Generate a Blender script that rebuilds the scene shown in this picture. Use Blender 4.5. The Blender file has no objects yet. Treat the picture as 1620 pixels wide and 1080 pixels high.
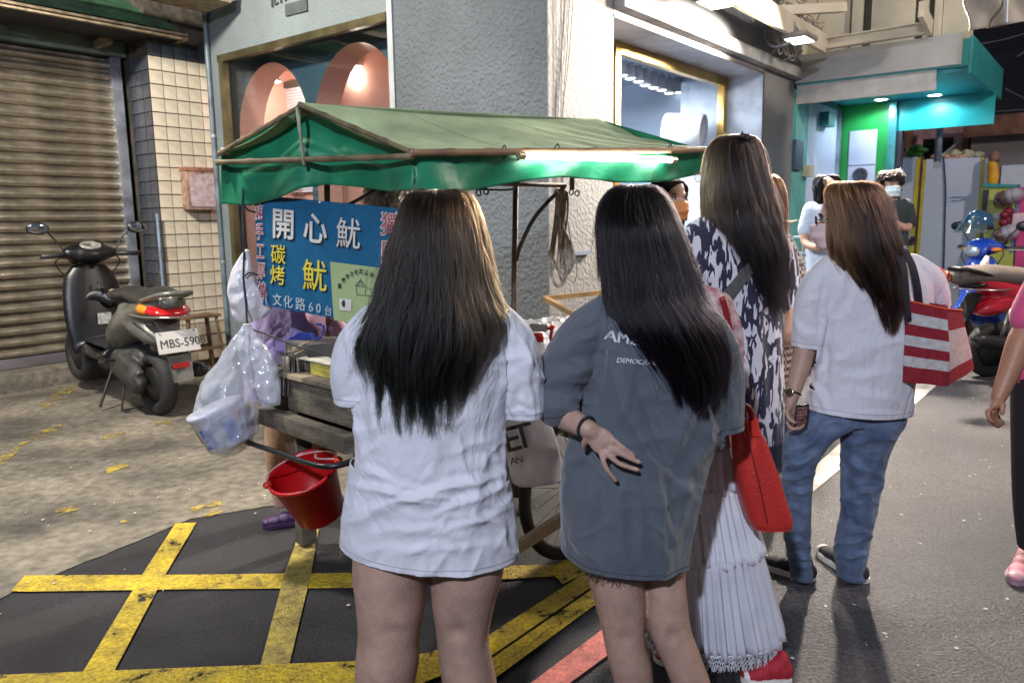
import bpy, bmesh, math, random
import numpy as np
from mathutils import Vector, Matrix
from mathutils import noise as mnoise
random.seed(7); np.random.seed(7)
C = bpy.context.scene.collection
R = math.radians
SC = bpy.context.scene

# ------------------------------------------------------------ camera, world, light
FPX, PITCH, ROLL, CAMH = 1215.6, R(8.937), R(0.881), 1.5
_fw = Vector((0, math.cos(PITCH), -math.sin(PITCH))); _rt = Vector((1, 0, 0)); _dn = _fw.cross(_rt)
RT = _rt*math.cos(ROLL) + _dn*math.sin(ROLL); DN = -_rt*math.sin(ROLL) + _dn*math.cos(ROLL); FW = _fw
cam_data = bpy.data.cameras.new('camera'); cam = bpy.data.objects.new('camera', cam_data); C.objects.link(cam)
cam_data.sensor_width = 36; cam_data.lens = 36*FPX/1620; cam_data.clip_end = 400; cam_data.clip_start = .05
mw = Matrix.Identity(4)
for i, c in enumerate((RT, -DN, -FW)):
    for j in range(3): mw[j][i] = c[j]
mw.translation = (0, 0, CAMH)
cam.matrix_world = mw
SC.camera = cam
cam_data.dof.use_dof = True; cam_data.dof.focus_distance = 2.7; cam_data.dof.aperture_fstop = 5.6
SC.view_settings.view_transform = 'Standard'; SC.view_settings.look = 'None'
SC.view_settings.exposure = 0.75; SC.view_settings.gamma = 1
W = bpy.data.worlds.new('World'); SC.world = W; W.use_nodes = True
nt = W.node_tree; nt.nodes.clear()
sky = nt.nodes.new('ShaderNodeTexSky'); sky.sky_type = 'NISHITA'; sky.sun_disc = False
sky.sun_elevation = R(8); sky.sun_rotation = R(200)
mixw = nt.nodes.new('ShaderNodeMix'); mixw.data_type = 'RGBA'
mixw.inputs[0].default_value = .985
mixw.inputs[7].default_value = (.72, .74, .86, 1)
bgw = nt.nodes.new('ShaderNodeBackground'); bgw.inputs[1].default_value = 0.105
outw = nt.nodes.new('ShaderNodeOutputWorld')
nt.links.new(sky.outputs[0], mixw.inputs[6]); nt.links.new(mixw.outputs[2], bgw.inputs[0]); nt.links.new(bgw.outputs[0], outw.inputs[0])
SC.cycles.max_bounces = 6; SC.cycles.transparent_max_bounces = 16; SC.cycles.use_denoising = True
SC.cycles.sample_clamp_indirect = 4; SC.cycles.caustics_reflective = False; SC.cycles.caustics_refractive = False

def light(name, kind, loc, target, power, color, size=.3, size_y=None, spot=None, blend=.4):
    d = bpy.data.lights.new(name, kind); o = bpy.data.objects.new(name, d); C.objects.link(o)
    d.energy = power; d.color = color
    if kind == 'AREA':
        d.size = size
        if size_y: d.shape = 'RECTANGLE'; d.size_y = size_y
    elif kind == 'SPOT': d.shadow_soft_size = size; d.spot_size = R(spot or 120); d.spot_blend = blend
    else: d.shadow_soft_size = size
    o.location = loc
    dv = Vector(target) - Vector(loc)
    o.rotation_euler = dv.to_track_quat('-Z', 'Y').to_euler()
    return o

# ------------------------------------------------------------ picture point -> place
def ray(x, y): return RT*((x-810)/FPX) + DN*((y-540)/FPX) + FW
CO = Vector((0, 0, CAMH))
def at(x, y, Y): r = ray(x, y); return CO + r*(Y/r.y)
def gnd(x, y, z=0.0): r = ray(x, y); return CO + r*((z-CAMH)/r.z)
def pz(x, Y): return at(x, 540, Y).x
AZ = R(38.3); U = Vector((math.sin(AZ), math.cos(AZ), 0)); V = Vector((-math.cos(AZ), math.sin(AZ), 0)); C0 = Vector((.285, 5.625, 0))
def B(a, b, z): return C0 + U*a + V*b + Vector((0, 0, z))
def vplane(x, y, p0, n): r = ray(x, y); return CO + r*((n.dot(Vector(p0)-CO))/n.dot(r))
def onB(x, y, b): p = vplane(x, y, B(0, b, 0), V)-C0; return (p.dot(U), b, p.z)   # building coords on a plane parallel to the street front
def onA(x, y, a): p = vplane(x, y, B(a, 0, 0), U)-C0; return (a, p.dot(V), p.z)

# ------------------------------------------------------------ materials
MATS = {}
def mat(name, col=(.5, .5, .5), rough=.6, var=.12, vs=6., bump=0., bs=60., metal=0., emit=None, es=0., alpha=1., trans=0., spec=.5, sheen=0., col2=None, stretch=None, coat=0., sss=0., v2=0., v2s=40.):
    if name in MATS: return MATS[name]
    m = bpy.data.materials.new(name); m.use_nodes = True; n = m.node_tree.nodes; L = m.node_tree.links
    b = n['Principled BSDF']; MATS[name] = m
    b.inputs['Roughness'].default_value = rough; b.inputs['Metallic'].default_value = metal
    b.inputs['Specular IOR Level'].default_value = spec
    if sheen: b.inputs['Sheen Weight'].default_value = sheen
    if coat: b.inputs['Coat Weight'].default_value = coat
    if sss: b.inputs['Subsurface Weight'].default_value = sss; b.inputs['Subsurface Radius'].default_value = (.012, .005, .003)
    b.inputs['Alpha'].default_value = alpha; b.inputs['Transmission Weight'].default_value = trans
    if emit: b.inputs['Emission Color'].default_value = (*emit, 1); b.inputs['Emission Strength'].default_value = es
    tc = n.new('ShaderNodeTexCoord'); mp = n.new('ShaderNodeMapping'); L.new(tc.outputs['Object'], mp.inputs[0])
    if stretch: mp.inputs['Scale'].default_value = stretch
    nz = n.new('ShaderNodeTexNoise'); nz.inputs['Scale'].default_value = vs; nz.inputs['Detail'].default_value = 6
    L.new(mp.outputs[0], nz.inputs['Vector'])
    rmp = n.new('ShaderNodeValToRGB'); L.new(nz.outputs['Fac'], rmp.inputs[0])
    c2 = col2 or tuple(max(0, c*(1-2*var)) for c in col); c1 = col if col2 else tuple(min(1, c*(1+var)) for c in col)
    rmp.color_ramp.elements[0].position = .32; rmp.color_ramp.elements[1].position = .68
    rmp.color_ramp.elements[0].color = (*c2, 1); rmp.color_ramp.elements[1].color = (*c1, 1)
    out = rmp.outputs[0]
    if v2:
        n2 = n.new('ShaderNodeTexNoise'); n2.inputs['Scale'].default_value = v2s; n2.inputs['Detail'].default_value = 3
        L.new(tc.outputs['Object'], n2.inputs['Vector'])
        mr = n.new('ShaderNodeMapRange'); mr.inputs[1].default_value = .3; mr.inputs[2].default_value = .7; mr.inputs[3].default_value = 1-v2; mr.inputs[4].default_value = 1+v2
        L.new(n2.outputs['Fac'], mr.inputs[0])
        mx = n.new('ShaderNodeVectorMath'); mx.operation = 'SCALE'; L.new(out, mx.inputs[0]); L.new(mr.outputs[0], mx.inputs['Scale']); out = mx.outputs[0]
    L.new(out, b.inputs['Base Color'])
    if bump:
        nb = n.new('ShaderNodeTexNoise'); nb.inputs['Scale'].default_value = bs; nb.inputs['Detail'].default_value = 4
        L.new(mp.outputs[0], nb.inputs['Vector'])
        bp = n.new('ShaderNodeBump'); bp.inputs['Strength'].default_value = min(1, bump); bp.inputs['Distance'].default_value = .01*max(1, bump)
        L.new(nb.outputs['Fac'], bp.inputs['Height']); L.new(bp.outputs[0], b.inputs['Normal'])
        m['bump'] = bp.name
    return m
def wear(m, lo, hi, scale=14, amin=0.):
    n = m.node_tree.nodes; L = m.node_tree.links; tc = [x for x in n if x.type == 'TEX_COORD'][0]
    z = n.new('ShaderNodeTexNoise'); z.inputs['Scale'].default_value = scale; z.inputs['Detail'].default_value = 8; z.inputs['Roughness'].default_value = .72; L.new(tc.outputs['Object'], z.inputs['Vector'])
    r = n.new('ShaderNodeMapRange'); r.inputs[1].default_value = lo; r.inputs[2].default_value = hi; r.inputs[3].default_value = amin; L.new(z.outputs['Fac'], r.inputs[0]); L.new(r.outputs[0], n['Principled BSDF'].inputs['Alpha'])
def emis(name, col, s):
    if name in MATS: return MATS[name]
    m = bpy.data.materials.new(name); m.use_nodes = True; n = m.node_tree.nodes; n.clear()
    e = n.new('ShaderNodeEmission'); e.inputs[0].default_value = (*col, 1); e.inputs[1].default_value = s
    o = n.new('ShaderNodeOutputMaterial'); m.node_tree.links.new(e.outputs[0], o.inputs[0]); MATS[name] = m
    return m
def glass(name, tint=(1, 1, 1), refl=.9):
    if name in MATS: return MATS[name]
    m = bpy.data.materials.new(name); m.use_nodes = True; n = m.node_tree.nodes; n.clear(); L = m.node_tree.links
    t = n.new('ShaderNodeBsdfTransparent'); t.inputs[0].default_value = (*tint, 1)
    g = n.new('ShaderNodeBsdfGlossy'); g.inputs['Roughness'].default_value = .02
    f = n.new('ShaderNodeLayerWeight'); f.inputs[0].default_value = .5
    pw = n.new('ShaderNodeMath'); pw.operation = 'POWER'; pw.inputs[1].default_value = 5; L.new(f.outputs['Facing'], pw.inputs[0])
    mu = n.new('ShaderNodeMath'); mu.operation = 'MULTIPLY_ADD'; mu.inputs[1].default_value = .9*refl; mu.inputs[2].default_value = .04*refl; L.new(pw.outputs[0], mu.inputs[0])
    x = n.new('ShaderNodeMixShader'); o = n.new('ShaderNodeOutputMaterial')
    L.new(mu.outputs[0], x.inputs[0]); L.new(t.outputs[0], x.inputs[1]); L.new(g.outputs[0], x.inputs[2]); L.new(x.outputs[0], o.inputs[0])
    MATS[name] = m; return m
def film(name, col, transp=.5, rough=.25, bump=.6, bs=25.):
    """thin crumpled plastic: part see-through, part glossy diffuse"""
    if name in MATS: return MATS[name]
    m = mat(name, col, rough, .05, 8, bump, bs, spec=.7)
    b = m.node_tree.nodes['Principled BSDF']; b.inputs['Alpha'].default_value = 1-transp
    return m
def stucco(name, col, scale=70, strength=.9, dist=.012, rough=.75, var=.06):
    m = mat(name, col, rough, var*2, .8, strength, scale, v2=.10, v2s=2.2, stretch=(1, 1, .45))
    n = m.node_tree.nodes; L = m.node_tree.links; bp = n[m['bump']]
    v = n.new('ShaderNodeTexVoronoi'); v.feature = 'SMOOTH_F1'; v.inputs['Scale'].default_value = scale*.8
    nz = n.new('ShaderNodeTexNoise'); nz.inputs['Scale'].default_value = scale*.5; nz.inputs['Detail'].default_value = 5; nz.inputs['Distortion'].default_value = 1.5
    tc = [x for x in n if x.type == 'TEX_COORD'][0]
    L.new(tc.outputs['Object'], nz.inputs['Vector']); L.new(tc.outputs['Object'], v.inputs['Vector'])
    ad = n.new('ShaderNodeMath'); ad.operation = 'ADD'; L.new(v.outputs['Distance'], ad.inputs[0]); L.new(nz.outputs['Fac'], ad.inputs[1])
    L.new(ad.outputs[0], bp.inputs['Height']); bp.inputs['Distance'].default_value = dist
    return m

# ------------------------------------------------------------ mesh helpers
def obj(name, bm, m=None, parent=None, smooth=False, angle=None):
    me = bpy.data.meshes.new(name)
    if isinstance(bm, bmesh.types.BMesh):
        bm.normal_update(); bm.to_mesh(me); bm.free()
    else: me.from_pydata(*bm); me.update()
    if m is not None:
        for k in (m if isinstance(m, (list, tuple)) else [m]): me.materials.append(k)
    o = bpy.data.objects.new(name, me); C.objects.link(o)
    if parent is not None: o.parent = parent
    if smooth: me.shade_smooth()
    if angle is not None:
        me.shade_smooth()
        try: me.set_sharp_from_angle(angle=R(angle))
        except Exception: pass
    return o
def tag(o, label=None, cat=None, group=None, kind=None):
    if label: o['label'] = label
    if cat: o['category'] = cat
    if group: o['group'] = group
    if kind: o['kind'] = kind
    return o
def thing(name, label, cat, loc=(0, 0, 0), group=None):
    o = bpy.data.objects.new(name, None); C.objects.link(o); o.location = (0, 0, 0)
    # parts are modelled in world coordinates: the empty stands at the base and its children are shifted back
    o.location = loc; o.empty_display_size = .1
    return tag(o, label, cat, group)
class Frame:
    pass
def settle(root):
    """re-express children modelled in world coordinates under an empty that is not at the origin"""
    inv = Matrix.Translation(root.location).inverted()
    for ch in root.children: ch.matrix_parent_inverse = inv
def dup(o, parent=None, mtx=None):
    c = o.copy(); C.objects.link(c)
    if parent is not None: c.parent = parent
    for ch in list(o.children): dup(ch, c)
    return c
def quad(bm, pts, mi=0):
    vs = [bm.verts.new(p) for p in pts]; f = bm.faces.new(vs); f.material_index = mi; return f
def box(bm, lo, hi, f=None, mi=0):
    """axis box in the frame given by f(a,b,c)->Vector (default world)"""
    f = f or (lambda a, b, c: Vector((a, b, c)))
    x0, y0, z0 = lo; x1, y1, z1 = hi
    p = [bm.verts.new(f(*q)) for q in ((x0, y0, z0), (x1, y0, z0), (x1, y1, z0), (x0, y1, z0), (x0, y0, z1), (x1, y0, z1), (x1, y1, z1), (x0, y1, z1))]
    fs = [bm.faces.new([p[i] for i in q]) for q in ((0, 3, 2, 1), (4, 5, 6, 7), (0, 1, 5, 4), (1, 2, 6, 5), (2, 3, 7, 6), (3, 0, 4, 7))]
    for q in fs: q.material_index = mi
    bmesh.ops.recalc_face_normals(bm, faces=fs)
    return fs
def boxo(name, lo, hi, m, parent=None, f=None, bev=0.):
    bm = bmesh.new(); box(bm, lo, hi, f)
    if bev: bmesh.ops.bevel(bm, geom=bm.edges[:], offset=bev, segments=2, profile=.7, affect='EDGES')
    return obj(name, bm, m, parent, angle=40 if bev else None)
def bar(bm, p, q, w, h=None, up=(0, 0, 1)):
    """rectangular bar from p to q"""
    p = Vector(p); q = Vector(q); h = h or w; d = (q-p).normalized(); s = d.cross(Vector(up))
    if s.length < 1e-4: s = d.cross(Vector((1, 0, 0)))
    s.normalize(); t = s.cross(d)
    v = [bm.verts.new(o+s*(a*w/2)+t*(b*h/2)) for o in (p, q) for a, b in ((-1, -1), (1, -1), (1, 1), (-1, 1))]
    fs = [bm.faces.new([v[i] for i in k]) for k in ((3, 2, 1, 0), (4, 5, 6, 7), (0, 1, 5, 4), (1, 2, 6, 5), (2, 3, 7, 6), (3, 0, 4, 7))]
    bmesh.ops.recalc_face_normals(bm, faces=fs)
def tube(bm, pts, rad, n=10, caps=True, flat=None, ref=None):
    """tube through pts; rad number or list of r or (rx,ry); ref fixes the rx axis"""
    pts = [Vector(p) for p in pts]; k = len(pts)
    if not isinstance(rad, (list,)): rad = [rad]*k
    rad = [(r, r) if not isinstance(r, (tuple,)) else r for r in rad]
    rings = []; prev = None
    for i, p in enumerate(pts):
        d = (pts[min(i+1, k-1)]-pts[max(i-1, 0)]).normalized()
        if ref is not None: a = Vector(ref)-d*d.dot(Vector(ref))
        elif prev is None: a = d.cross(Vector((0, 0, 1))) if abs(d.z) < .9 else d.cross(Vector((0, 1, 0)))
        else: a = prev-d*d.dot(prev)
        if a.length < 1e-6: a = d.orthogonal()
        a.normalize(); prev = a; b = d.cross(a)
        rings.append([bm.verts.new(p+a*(rad[i][0]*math.cos(t))+b*(rad[i][1]*math.sin(t))) for t in [2*math.pi*j/n for j in range(n)]])
    for i in range(k-1):
        for j in range(n):
            bm.faces.new((rings[i][j], rings[i][(j+1) % n], rings[i+1][(j+1) % n], rings[i+1][j]))
    if caps:
        bm.faces.new(rings[0][::-1]); bm.faces.new(rings[-1])
    return rings
def spline(pts, n=8):
    """Catmull-Rom resample"""
    pts = [Vector(p) for p in pts]; out = []
    P = [2*pts[0]-pts[1]]+pts+[2*pts[-1]-pts[-2]]
    for i in range(1, len(P)-2):
        for j in range(n):
            t = j/n; a, b, c, d = P[i-1], P[i], P[i+1], P[i+2]
            out.append(.5*((2*b)+(c-a)*t+(2*a-5*b+4*c-d)*t*t+(3*b-a-3*c+d)*t**3))
    out.append(pts[-1]); return out
def lspl(vals, n=8):
    """same resampling for numbers or tuples"""
    tup = isinstance(vals[0], tuple); k = len(vals[0]) if tup else 1
    vv = [v if tup else (v,) for v in vals]
    vv = [Vector((*v, 0, 0)[:3]) for v in vv]
    o = spline(vv, n)
    return [tuple(q[:k]) if tup else q[0] for q in o]
def lathe(bm, prof, c=(0, 0, 0), n=20, axis=None, caps=True):
    """prof: (r,h) list about axis through c"""
    c = Vector(c); ax = Vector(axis or (0, 0, 1)).normalized(); s = ax.orthogonal().normalized(); t = ax.cross(s); rings = []
    for r, h in prof:
        rings.append([bm.verts.new(c+ax*h+(s*math.cos(2*math.pi*j/n)+t*math.sin(2*math.pi*j/n))*max(r, 1e-4)) for j in range(n)])
    fs = []
    for i in range(len(rings)-1):
        for j in range(n): fs.append(bm.faces.new((rings[i][j], rings[i][(j+1) % n], rings[i+1][(j+1) % n], rings[i+1][j])))
    if caps: fs.append(bm.faces.new(rings[0][::-1])); fs.append(bm.faces.new(rings[-1]))
    bmesh.ops.recalc_face_normals(bm, faces=fs)
def ell(bm, c, r, rot=None, seg=16):
    m = Matrix.Translation(c) @ (rot.to_4x4() if rot is not None else Matrix.Identity(4)) @ Matrix.Diagonal((*r, 1))
    bmesh.ops.create_uvsphere(bm, u_segments=seg, v_segments=max(8, seg*2//3), radius=1, matrix=m)
def prism(bm, pts, depth):
    """closed polygon extruded by vector depth"""
    d = Vector(depth); a = [bm.verts.new(p) for p in pts]; b = [bm.verts.new(Vector(p)+d) for p in pts]; n = len(pts)
    fs = [bm.faces.new(a[::-1]), bm.faces.new(b)]
    for i in range(n): fs.append(bm.faces.new((a[i], a[(i+1) % n], b[(i+1) % n], b[i])))
    bmesh.ops.recalc_face_normals(bm, faces=fs)
def grid(bm, f, nu, nv, mi=0):
    vs = [[bm.verts.new(f(i/nu, j/nv)) for j in range(nv+1)] for i in range(nu+1)]
    for i in range(nu):
        for j in range(nv):
            q = bm.faces.new((vs[i][j], vs[i+1][j], vs[i+1][j+1], vs[i][j+1])); q.material_index = mi; q.smooth = True
    return vs
def fuse(name, bm, m, voxel=.008, smooth=4, parent=None, post=None):
    """join overlapping closed shapes into one continuous surface"""
    me = bpy.data.meshes.new(name); bm.to_mesh(me); bm.free()
    o = bpy.data.objects.new(name, me); C.objects.link(o)
    r = o.modifiers.new('r', 'REMESH'); r.mode = 'VOXEL'; r.voxel_size = voxel; r.use_smooth_shade = True
    if smooth: s = o.modifiers.new('s', 'SMOOTH'); s.iterations = smooth; s.factor = .5
    dg = bpy.context.evaluated_depsgraph_get(); dg.update()
    me2 = bpy.data.meshes.new_from_object(o.evaluated_get(dg)); o.modifiers.clear(); o.data = me2; bpy.data.meshes.remove(me)
    me2.name = name
    if post: post(me2)
    me2.materials.clear()
    for k in (m if isinstance(m, (list, tuple)) else [m]): me2.materials.append(k)
    me2.shade_smooth()
    if parent is not None: o.parent = parent
    return o
def getco(me): a = np.empty(len(me.vertices)*3); me.vertices.foreach_get('co', a); return a.reshape(-1, 3)
def setco(me, a): me.vertices.foreach_set('co', a.ravel()); me.update()
def getno(me): a = np.empty(len(me.vertices)*3); me.vertices.foreach_get('normal', a); return a.reshape(-1, 3)
def vnoise(co, scale, seed=0, oct=3):
    """cheap smooth value noise (sum of rotated sines) vectorised"""
    rs = np.random.RandomState(seed); out = np.zeros(len(co)); amp = 1.; tot = 0
    for o in range(oct):
        for k in range(5):
            d = rs.normal(size=3); d /= np.linalg.norm(d); out += amp*np.sin(co@d*scale*(1+.4*rs.rand())+rs.rand()*6.28)
        tot += amp*5*.5; amp *= .5; scale *= 1.9
    return out/tot
FONT_CACHE = {}
def text(name, s, size, origin, xdir, ydir, m, parent=None, depth=.001, bold=0., shear=0., align='LEFT', spacing=1.0, label=None, sx=1.):
    cu = bpy.data.curves.new(name, 'FONT'); cu.body = s; cu.size = size; cu.extrude = depth; cu.offset = bold; cu.shear = shear; cu.align_x = align; cu.space_character = spacing; cu.resolution_u = 3
    o = bpy.data.objects.new(name, cu); C.objects.link(o)
    dg = bpy.context.evaluated_depsgraph_get(); dg.update()
    me = bpy.data.meshes.new_from_object(o.evaluated_get(dg)); C.objects.unlink(o); bpy.data.objects.remove(o)
    x = Vector(xdir).normalized(); z = x.cross(Vector(ydir)).normalized(); y = z.cross(x)
    mt = Matrix.Identity(4)
    for i, c in enumerate((x*sx, y, z)):
        for j in range(3): mt[j][i] = c[j]
    mt.translation = Vector(origin); me.transform(mt)
    me.materials.clear(); me.materials.append(m)
    o = bpy.data.objects.new(name, me); C.objects.link(o)
    if parent is not None: o.parent = parent
    if label: o['label'] = label
    return o
def strands(bm, paths, r=.002, n=4):
    for p in paths: tube(bm, p, r, n, caps=False)
# ------------------------------------------------------------ flood lamps and added unseen lamps
FL1 = at(1265, 60, 8.3); FL2 = at(1132, 0, 6.9)
FO = Vector((.28, -.22, 0))*1.5
light('flood_light_far', 'SPOT', FL1+FO-Vector((0, 0, .06)), (1.5, 2.5, 0), 1200, (1, .87, .72), .12, spot=150)
light('flood_light_near', 'SPOT', FL2+FO-Vector((0, 0, .06)), (0.6, 2.0, 0), 250, (1, .88, .75), .12, spot=150)
light('unseen_lamp_light', 'SPOT', (7.0, 3.5, 5.2), (2.8, 6.5, 1.6), 560, (1, .86, .74), .2, spot=140)  # unseen warm lamp out of frame to the right
light('unseen_lamp_light', 'SPOT', (-1.6, -3.2, 4.4), (0.0, 3.6, .9), 860, (.74, .81, 1.0), .12, spot=130)  # unseen cool fill lamp added behind the camera, no fixture built
light('unseen_lamp_light', 'SPOT', (-3.6, 3.6, 4.6), (-4.3, 6.8, 1.2), 980, (1, .93, .81), .2, spot=150)  # unseen lamp out of frame, lights the shutter side

# ------------------------------------------------------------ ground
asph = mat('asphalt', (.026, .025, .030), .62, .3, 2.2, 1.4, 150, v2=.8, v2s=110, spec=.5)
asph_old = mat('asphalt_road', (.085, .08, .085), .42, .3, 1.1, 1.3, 120, col2=(.035, .033, .038), v2=.7, v2s=80, spec=.5)
conc = mat('old_concrete', (.235, .205, .160), .75, .3, 1.5, .9, 70, col2=(.055, .050, .042), v2=.38, v2s=16)
yel = mat('yellow_paint', (.62, .44, .02), .6, .2, 9, 1., 110, col2=(.33, .24, .03), v2=.4, v2s=70)
yel_old = mat('worn_yellow_paint', (.48, .35, .04), .7, .3, 11, .9, 60, col2=(.15, .125, .07), v2=.3, v2s=30)
wear(yel, .36, .42, 9); wear(yel_old, .44, .60, 7, 0.)
redp = mat('red_paint', (.62, .16, .13), .6, .2, 12, .4, 90, v2=.2, v2s=60)
whp = mat('white_road_paint', (.62, .58, .52), .6, .2, 6, .4, 90, v2=.15, v2s=60)
wear(redp, .34, .42, 9); wear(whp, .33, .40, 9)
def sheet(name, pts, z, m, label=None, sub=0):
    bm = bmesh.new(); vs = [bm.verts.new((p[0], p[1], z)) for p in pts]; f = bm.faces.new(vs)
    if f.normal.z < 0: f.normal_flip()
    bm.normal_update()
    if bm.faces[:][0].normal.z < 0: bmesh.ops.reverse_faces(bm, faces=bm.faces[:])
    o = obj(name, bm, m); o['kind'] = 'structure'; return o
sheet('ground', [(-60, -40), (60, -40), (60, 90), (-60, 90)], 0, asph)
G = lambda *q: [gnd(x, y) for x, y in q]
rng = random.Random(3)
def ragged(a, b, n, amp):
    out = []
    for i in range(n):
        t = i/n; p = Vector(a).lerp(Vector(b), t); out.append((p.x+rng.uniform(-amp, amp), p.y+rng.uniform(-amp, amp)))
    return out
edge = G((-700, 1330), (20, 937), (110, 900), (300, 822), (430, 800), (620, 800))
pts = []
for a, b in zip(edge[:-1], edge[1:]): pts += ragged(a, b, 8, .006)
pts += [(.1, 5.2), (1.0, 7.6), (-9, 14), (-14, 6)]
sheet('pavement', pts, .004, conc)
rp = G((1240, 1300), (1090, 860), (1190, 760), (1300, 640)) + [Vector(B(5.6, -.3, 0)), Vector(B(16, -.3, 0)), Vector((40, 22, 0)), Vector((30, -6, 0))]
sheet('road', [(p.x, p.y) for p in rp], .004, asph_old)
def band(name, q, m=yel, z=.008):
    p = G(*q); return sheet(name, [(v.x, v.y) for v in p], z, m)
band('yellow_road_line', [(17, 937), (40, 912), (300, 911), (560, 908), (900, 893), (905, 912), (560, 932), (300, 934), (40, 938)])
band('yellow_road_line', [(278, 830), (311, 829), (262, 911), (160, 1105), (108, 1105), (225, 912)], z=.010)
band('yellow_road_line', [(476, 839), (505, 837), (492, 911), (458, 1054), (412, 1056), (450, 911)], mat('shaded_yellow_paint', (.40, .31, .06), .6, .2, 9, 1., 110, col2=(.2, .16, .05), v2=.4), .010)  # duller yellow: the shade over this line is put into its colour
band('yellow_road_line', [(-60, 1074), (250, 1062), (560, 1050), (705, 1034), (700, 1068), (560, 1082), (250, 1100), (-60, 1120)], z=.012)
band('yellow_road_line', [(500, 1090), (775, 1008), (868, 948), (934, 905), (1010, 858), (1010, 884), (934, 934), (781, 1040), (560, 1130)], z=.014)
band('yellow_road_line', [(700, 1094), (783, 1044), (934, 939), (1010, 890), (1010, 915), (941, 962), (787, 1076), (700, 1140)], z=.016)
band('yellow_road_line', [(868, 905), (906, 884), (934, 896), (934, 908), (890, 930)], z=.018)
band('red_road_line', [(780, 1130), (952, 1000), (1090, 905), (1110, 935), (961, 1041), (840, 1130)], redp, .012)
band('white_road_line', [(1190, 825), (1282, 745), (1332, 700), (1439, 608), (1466, 585), (1508, 588), (1480, 612), (1332, 741), (1282, 783), (1215, 842)], whp, .008)
# worn marks on the concrete
for q in ([(168, 742), (206, 731), (204, 740), (170, 751)], [(86, 808), (128, 799), (126, 808), (90, 818)], [(-20, 738), (60, 684), (98, 672), (90, 684), (40, 704), (-10, 752)],
          [(190, 826), (236, 818), (230, 826), (192, 831)], [(245, 670), (275, 664), (270, 676), (248, 682)], [(300, 806), (350, 792), (352, 812), (318, 824)],
          [(60, 640), (120, 606), (118, 618), (72, 648)], [(160, 690), (200, 684), (196, 693), (162, 697)], [(395, 915), (412, 916), (418, 932), (404, 930)]):
    p = G(*q); sheet('worn_paint_mark', [(v.x, v.y) for v in p], .009, yel_old)
# cracks and patch seams
ckm = mat('crack_dark', (.012, .011, .011), .9); rng = random.Random(21)
for q in ([(1300, 640), (1380, 720), (1480, 760), (1640, 800)], [(1240, 900), (1330, 960), (1480, 1000), (1600, 1070)], [(560, 1000), (430, 985), (300, 1010), (180, 1000)], [(940, 962), (860, 1010), (790, 1062), (740, 1100)]):
    P_ = spline([gnd(x, y) for x, y in q], 10); P_ = [p+Vector((rng.uniform(-.012, .012), rng.uniform(-.012, .012), 0)) for p in P_]; bm = bmesh.new(); pv = None
    for a_, b_ in zip(P_[:-1], P_[1:]):
        d_ = (b_-a_).normalized().cross(Vector((0, 0, 1)))*rng.uniform(.0006, .0018); quad(bm, [(a_+d_).xy[:]+(.0205,), (b_+d_).xy[:]+(.0205,), (b_-d_).xy[:]+(.0205,), (a_-d_).xy[:]+(.0205,)])
    o = obj('road_crack', bm, ckm); o['kind'] = 'structure'
# litter: pale specks trodden on the road
lit = mat('pale_grit', (.55, .52, .5), .8)
bm = bmesh.new(); rng = random.Random(5)
for i in range(420):
    x = rng.uniform(.9, 5.5); y = rng.uniform(2.2, 7.5); s = rng.uniform(.003, .011); a = rng.uniform(0, 6)
    quad(bm, [(x+s*math.cos(a+k*1.57)*(.5 if k % 2 else 1), y+s*math.sin(a+k*1.57), .0075) for k in range(4)])
for i in range(260):
    x = rng.uniform(-5, .2); y = rng.uniform(2.8, 7.5); s = rng.uniform(.003, .010); a = rng.uniform(0, 6)
    quad(bm, [(x+s*math.cos(a+k*1.57)*(.5 if k % 2 else 1), y+s*math.sin(a+k*1.57), .0125) for k in range(4)])
o = obj('litter', bm, lit); o['kind'] = 'stuff'; o['label'] = 'pale grit and crumbs trodden over the road and pavement'

# ------------------------------------------------------------ shutter shop on the left
bfr = lambda a, b, z: B(a, b, z)
SB = 5.0
tilew = mat('cream_tile', (.66, .58, .45), .35, .10, 3, .12, 30, v2=.06, v2s=9); tiled = mat('dark_tile', (.055, .060, .075), .35, .2, 4, .15, 30)
grout = mat('grout', (.085, .07, .055), .9, .3, 10)
ws = thing('tiled_pillar', 'cream square tiled pillar with dark tiled side beside the shutter', 'pillar', B(-.54, 4.49, 0))
boxo('wall', (-.53, 4.50, 0), (.30, 5.30, 4.4), grout, ws, bfr)
T = .136; tm = None
def place(o, p, parent):   # link a shared-mesh piece
    o.location = p; o.parent = parent
def tilemesh(dx, m):
    bm = bmesh.new(); box(bm, (-T*.46, -.006, -T*.46), (T*.46, .006, T*.46), lambda a, b, c: U*a+V*b+Vector((0, 0, c)) if dx == 0 else V*a+U*b+Vector((0, 0, c)))
    return obj('tile', bm, m)
base_t = tilemesh(0, tilew); base_s = tilemesh(1, tiled); bands = tilemesh(0, tiled)
used = set()
def lay(src, p):
    o = src if src.name not in used else src.copy()
    if src.name in used: C.objects.link(o)
    used.add(src.name); o.parent = ws; o.location = p-ws.location
    return o
rng = random.Random(9)
for i in range(6):
    for j in range(24):
        a = -.54+T*(i+.5); z = T*(j+.5)+.05
        if a > .26: continue
        src = bands if j == 23 else base_t
        o = lay(src, B(a, 4.494-rng.uniform(0, .003), z)); o.rotation_euler.z = rng.uniform(-.006, .006)
for i in range(3):
    for j in range(23):
        lay(base_s, B(-.536-rng.uniform(0, .003), 4.49+T*(i+.62), T*(j+.5)+.05))
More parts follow.
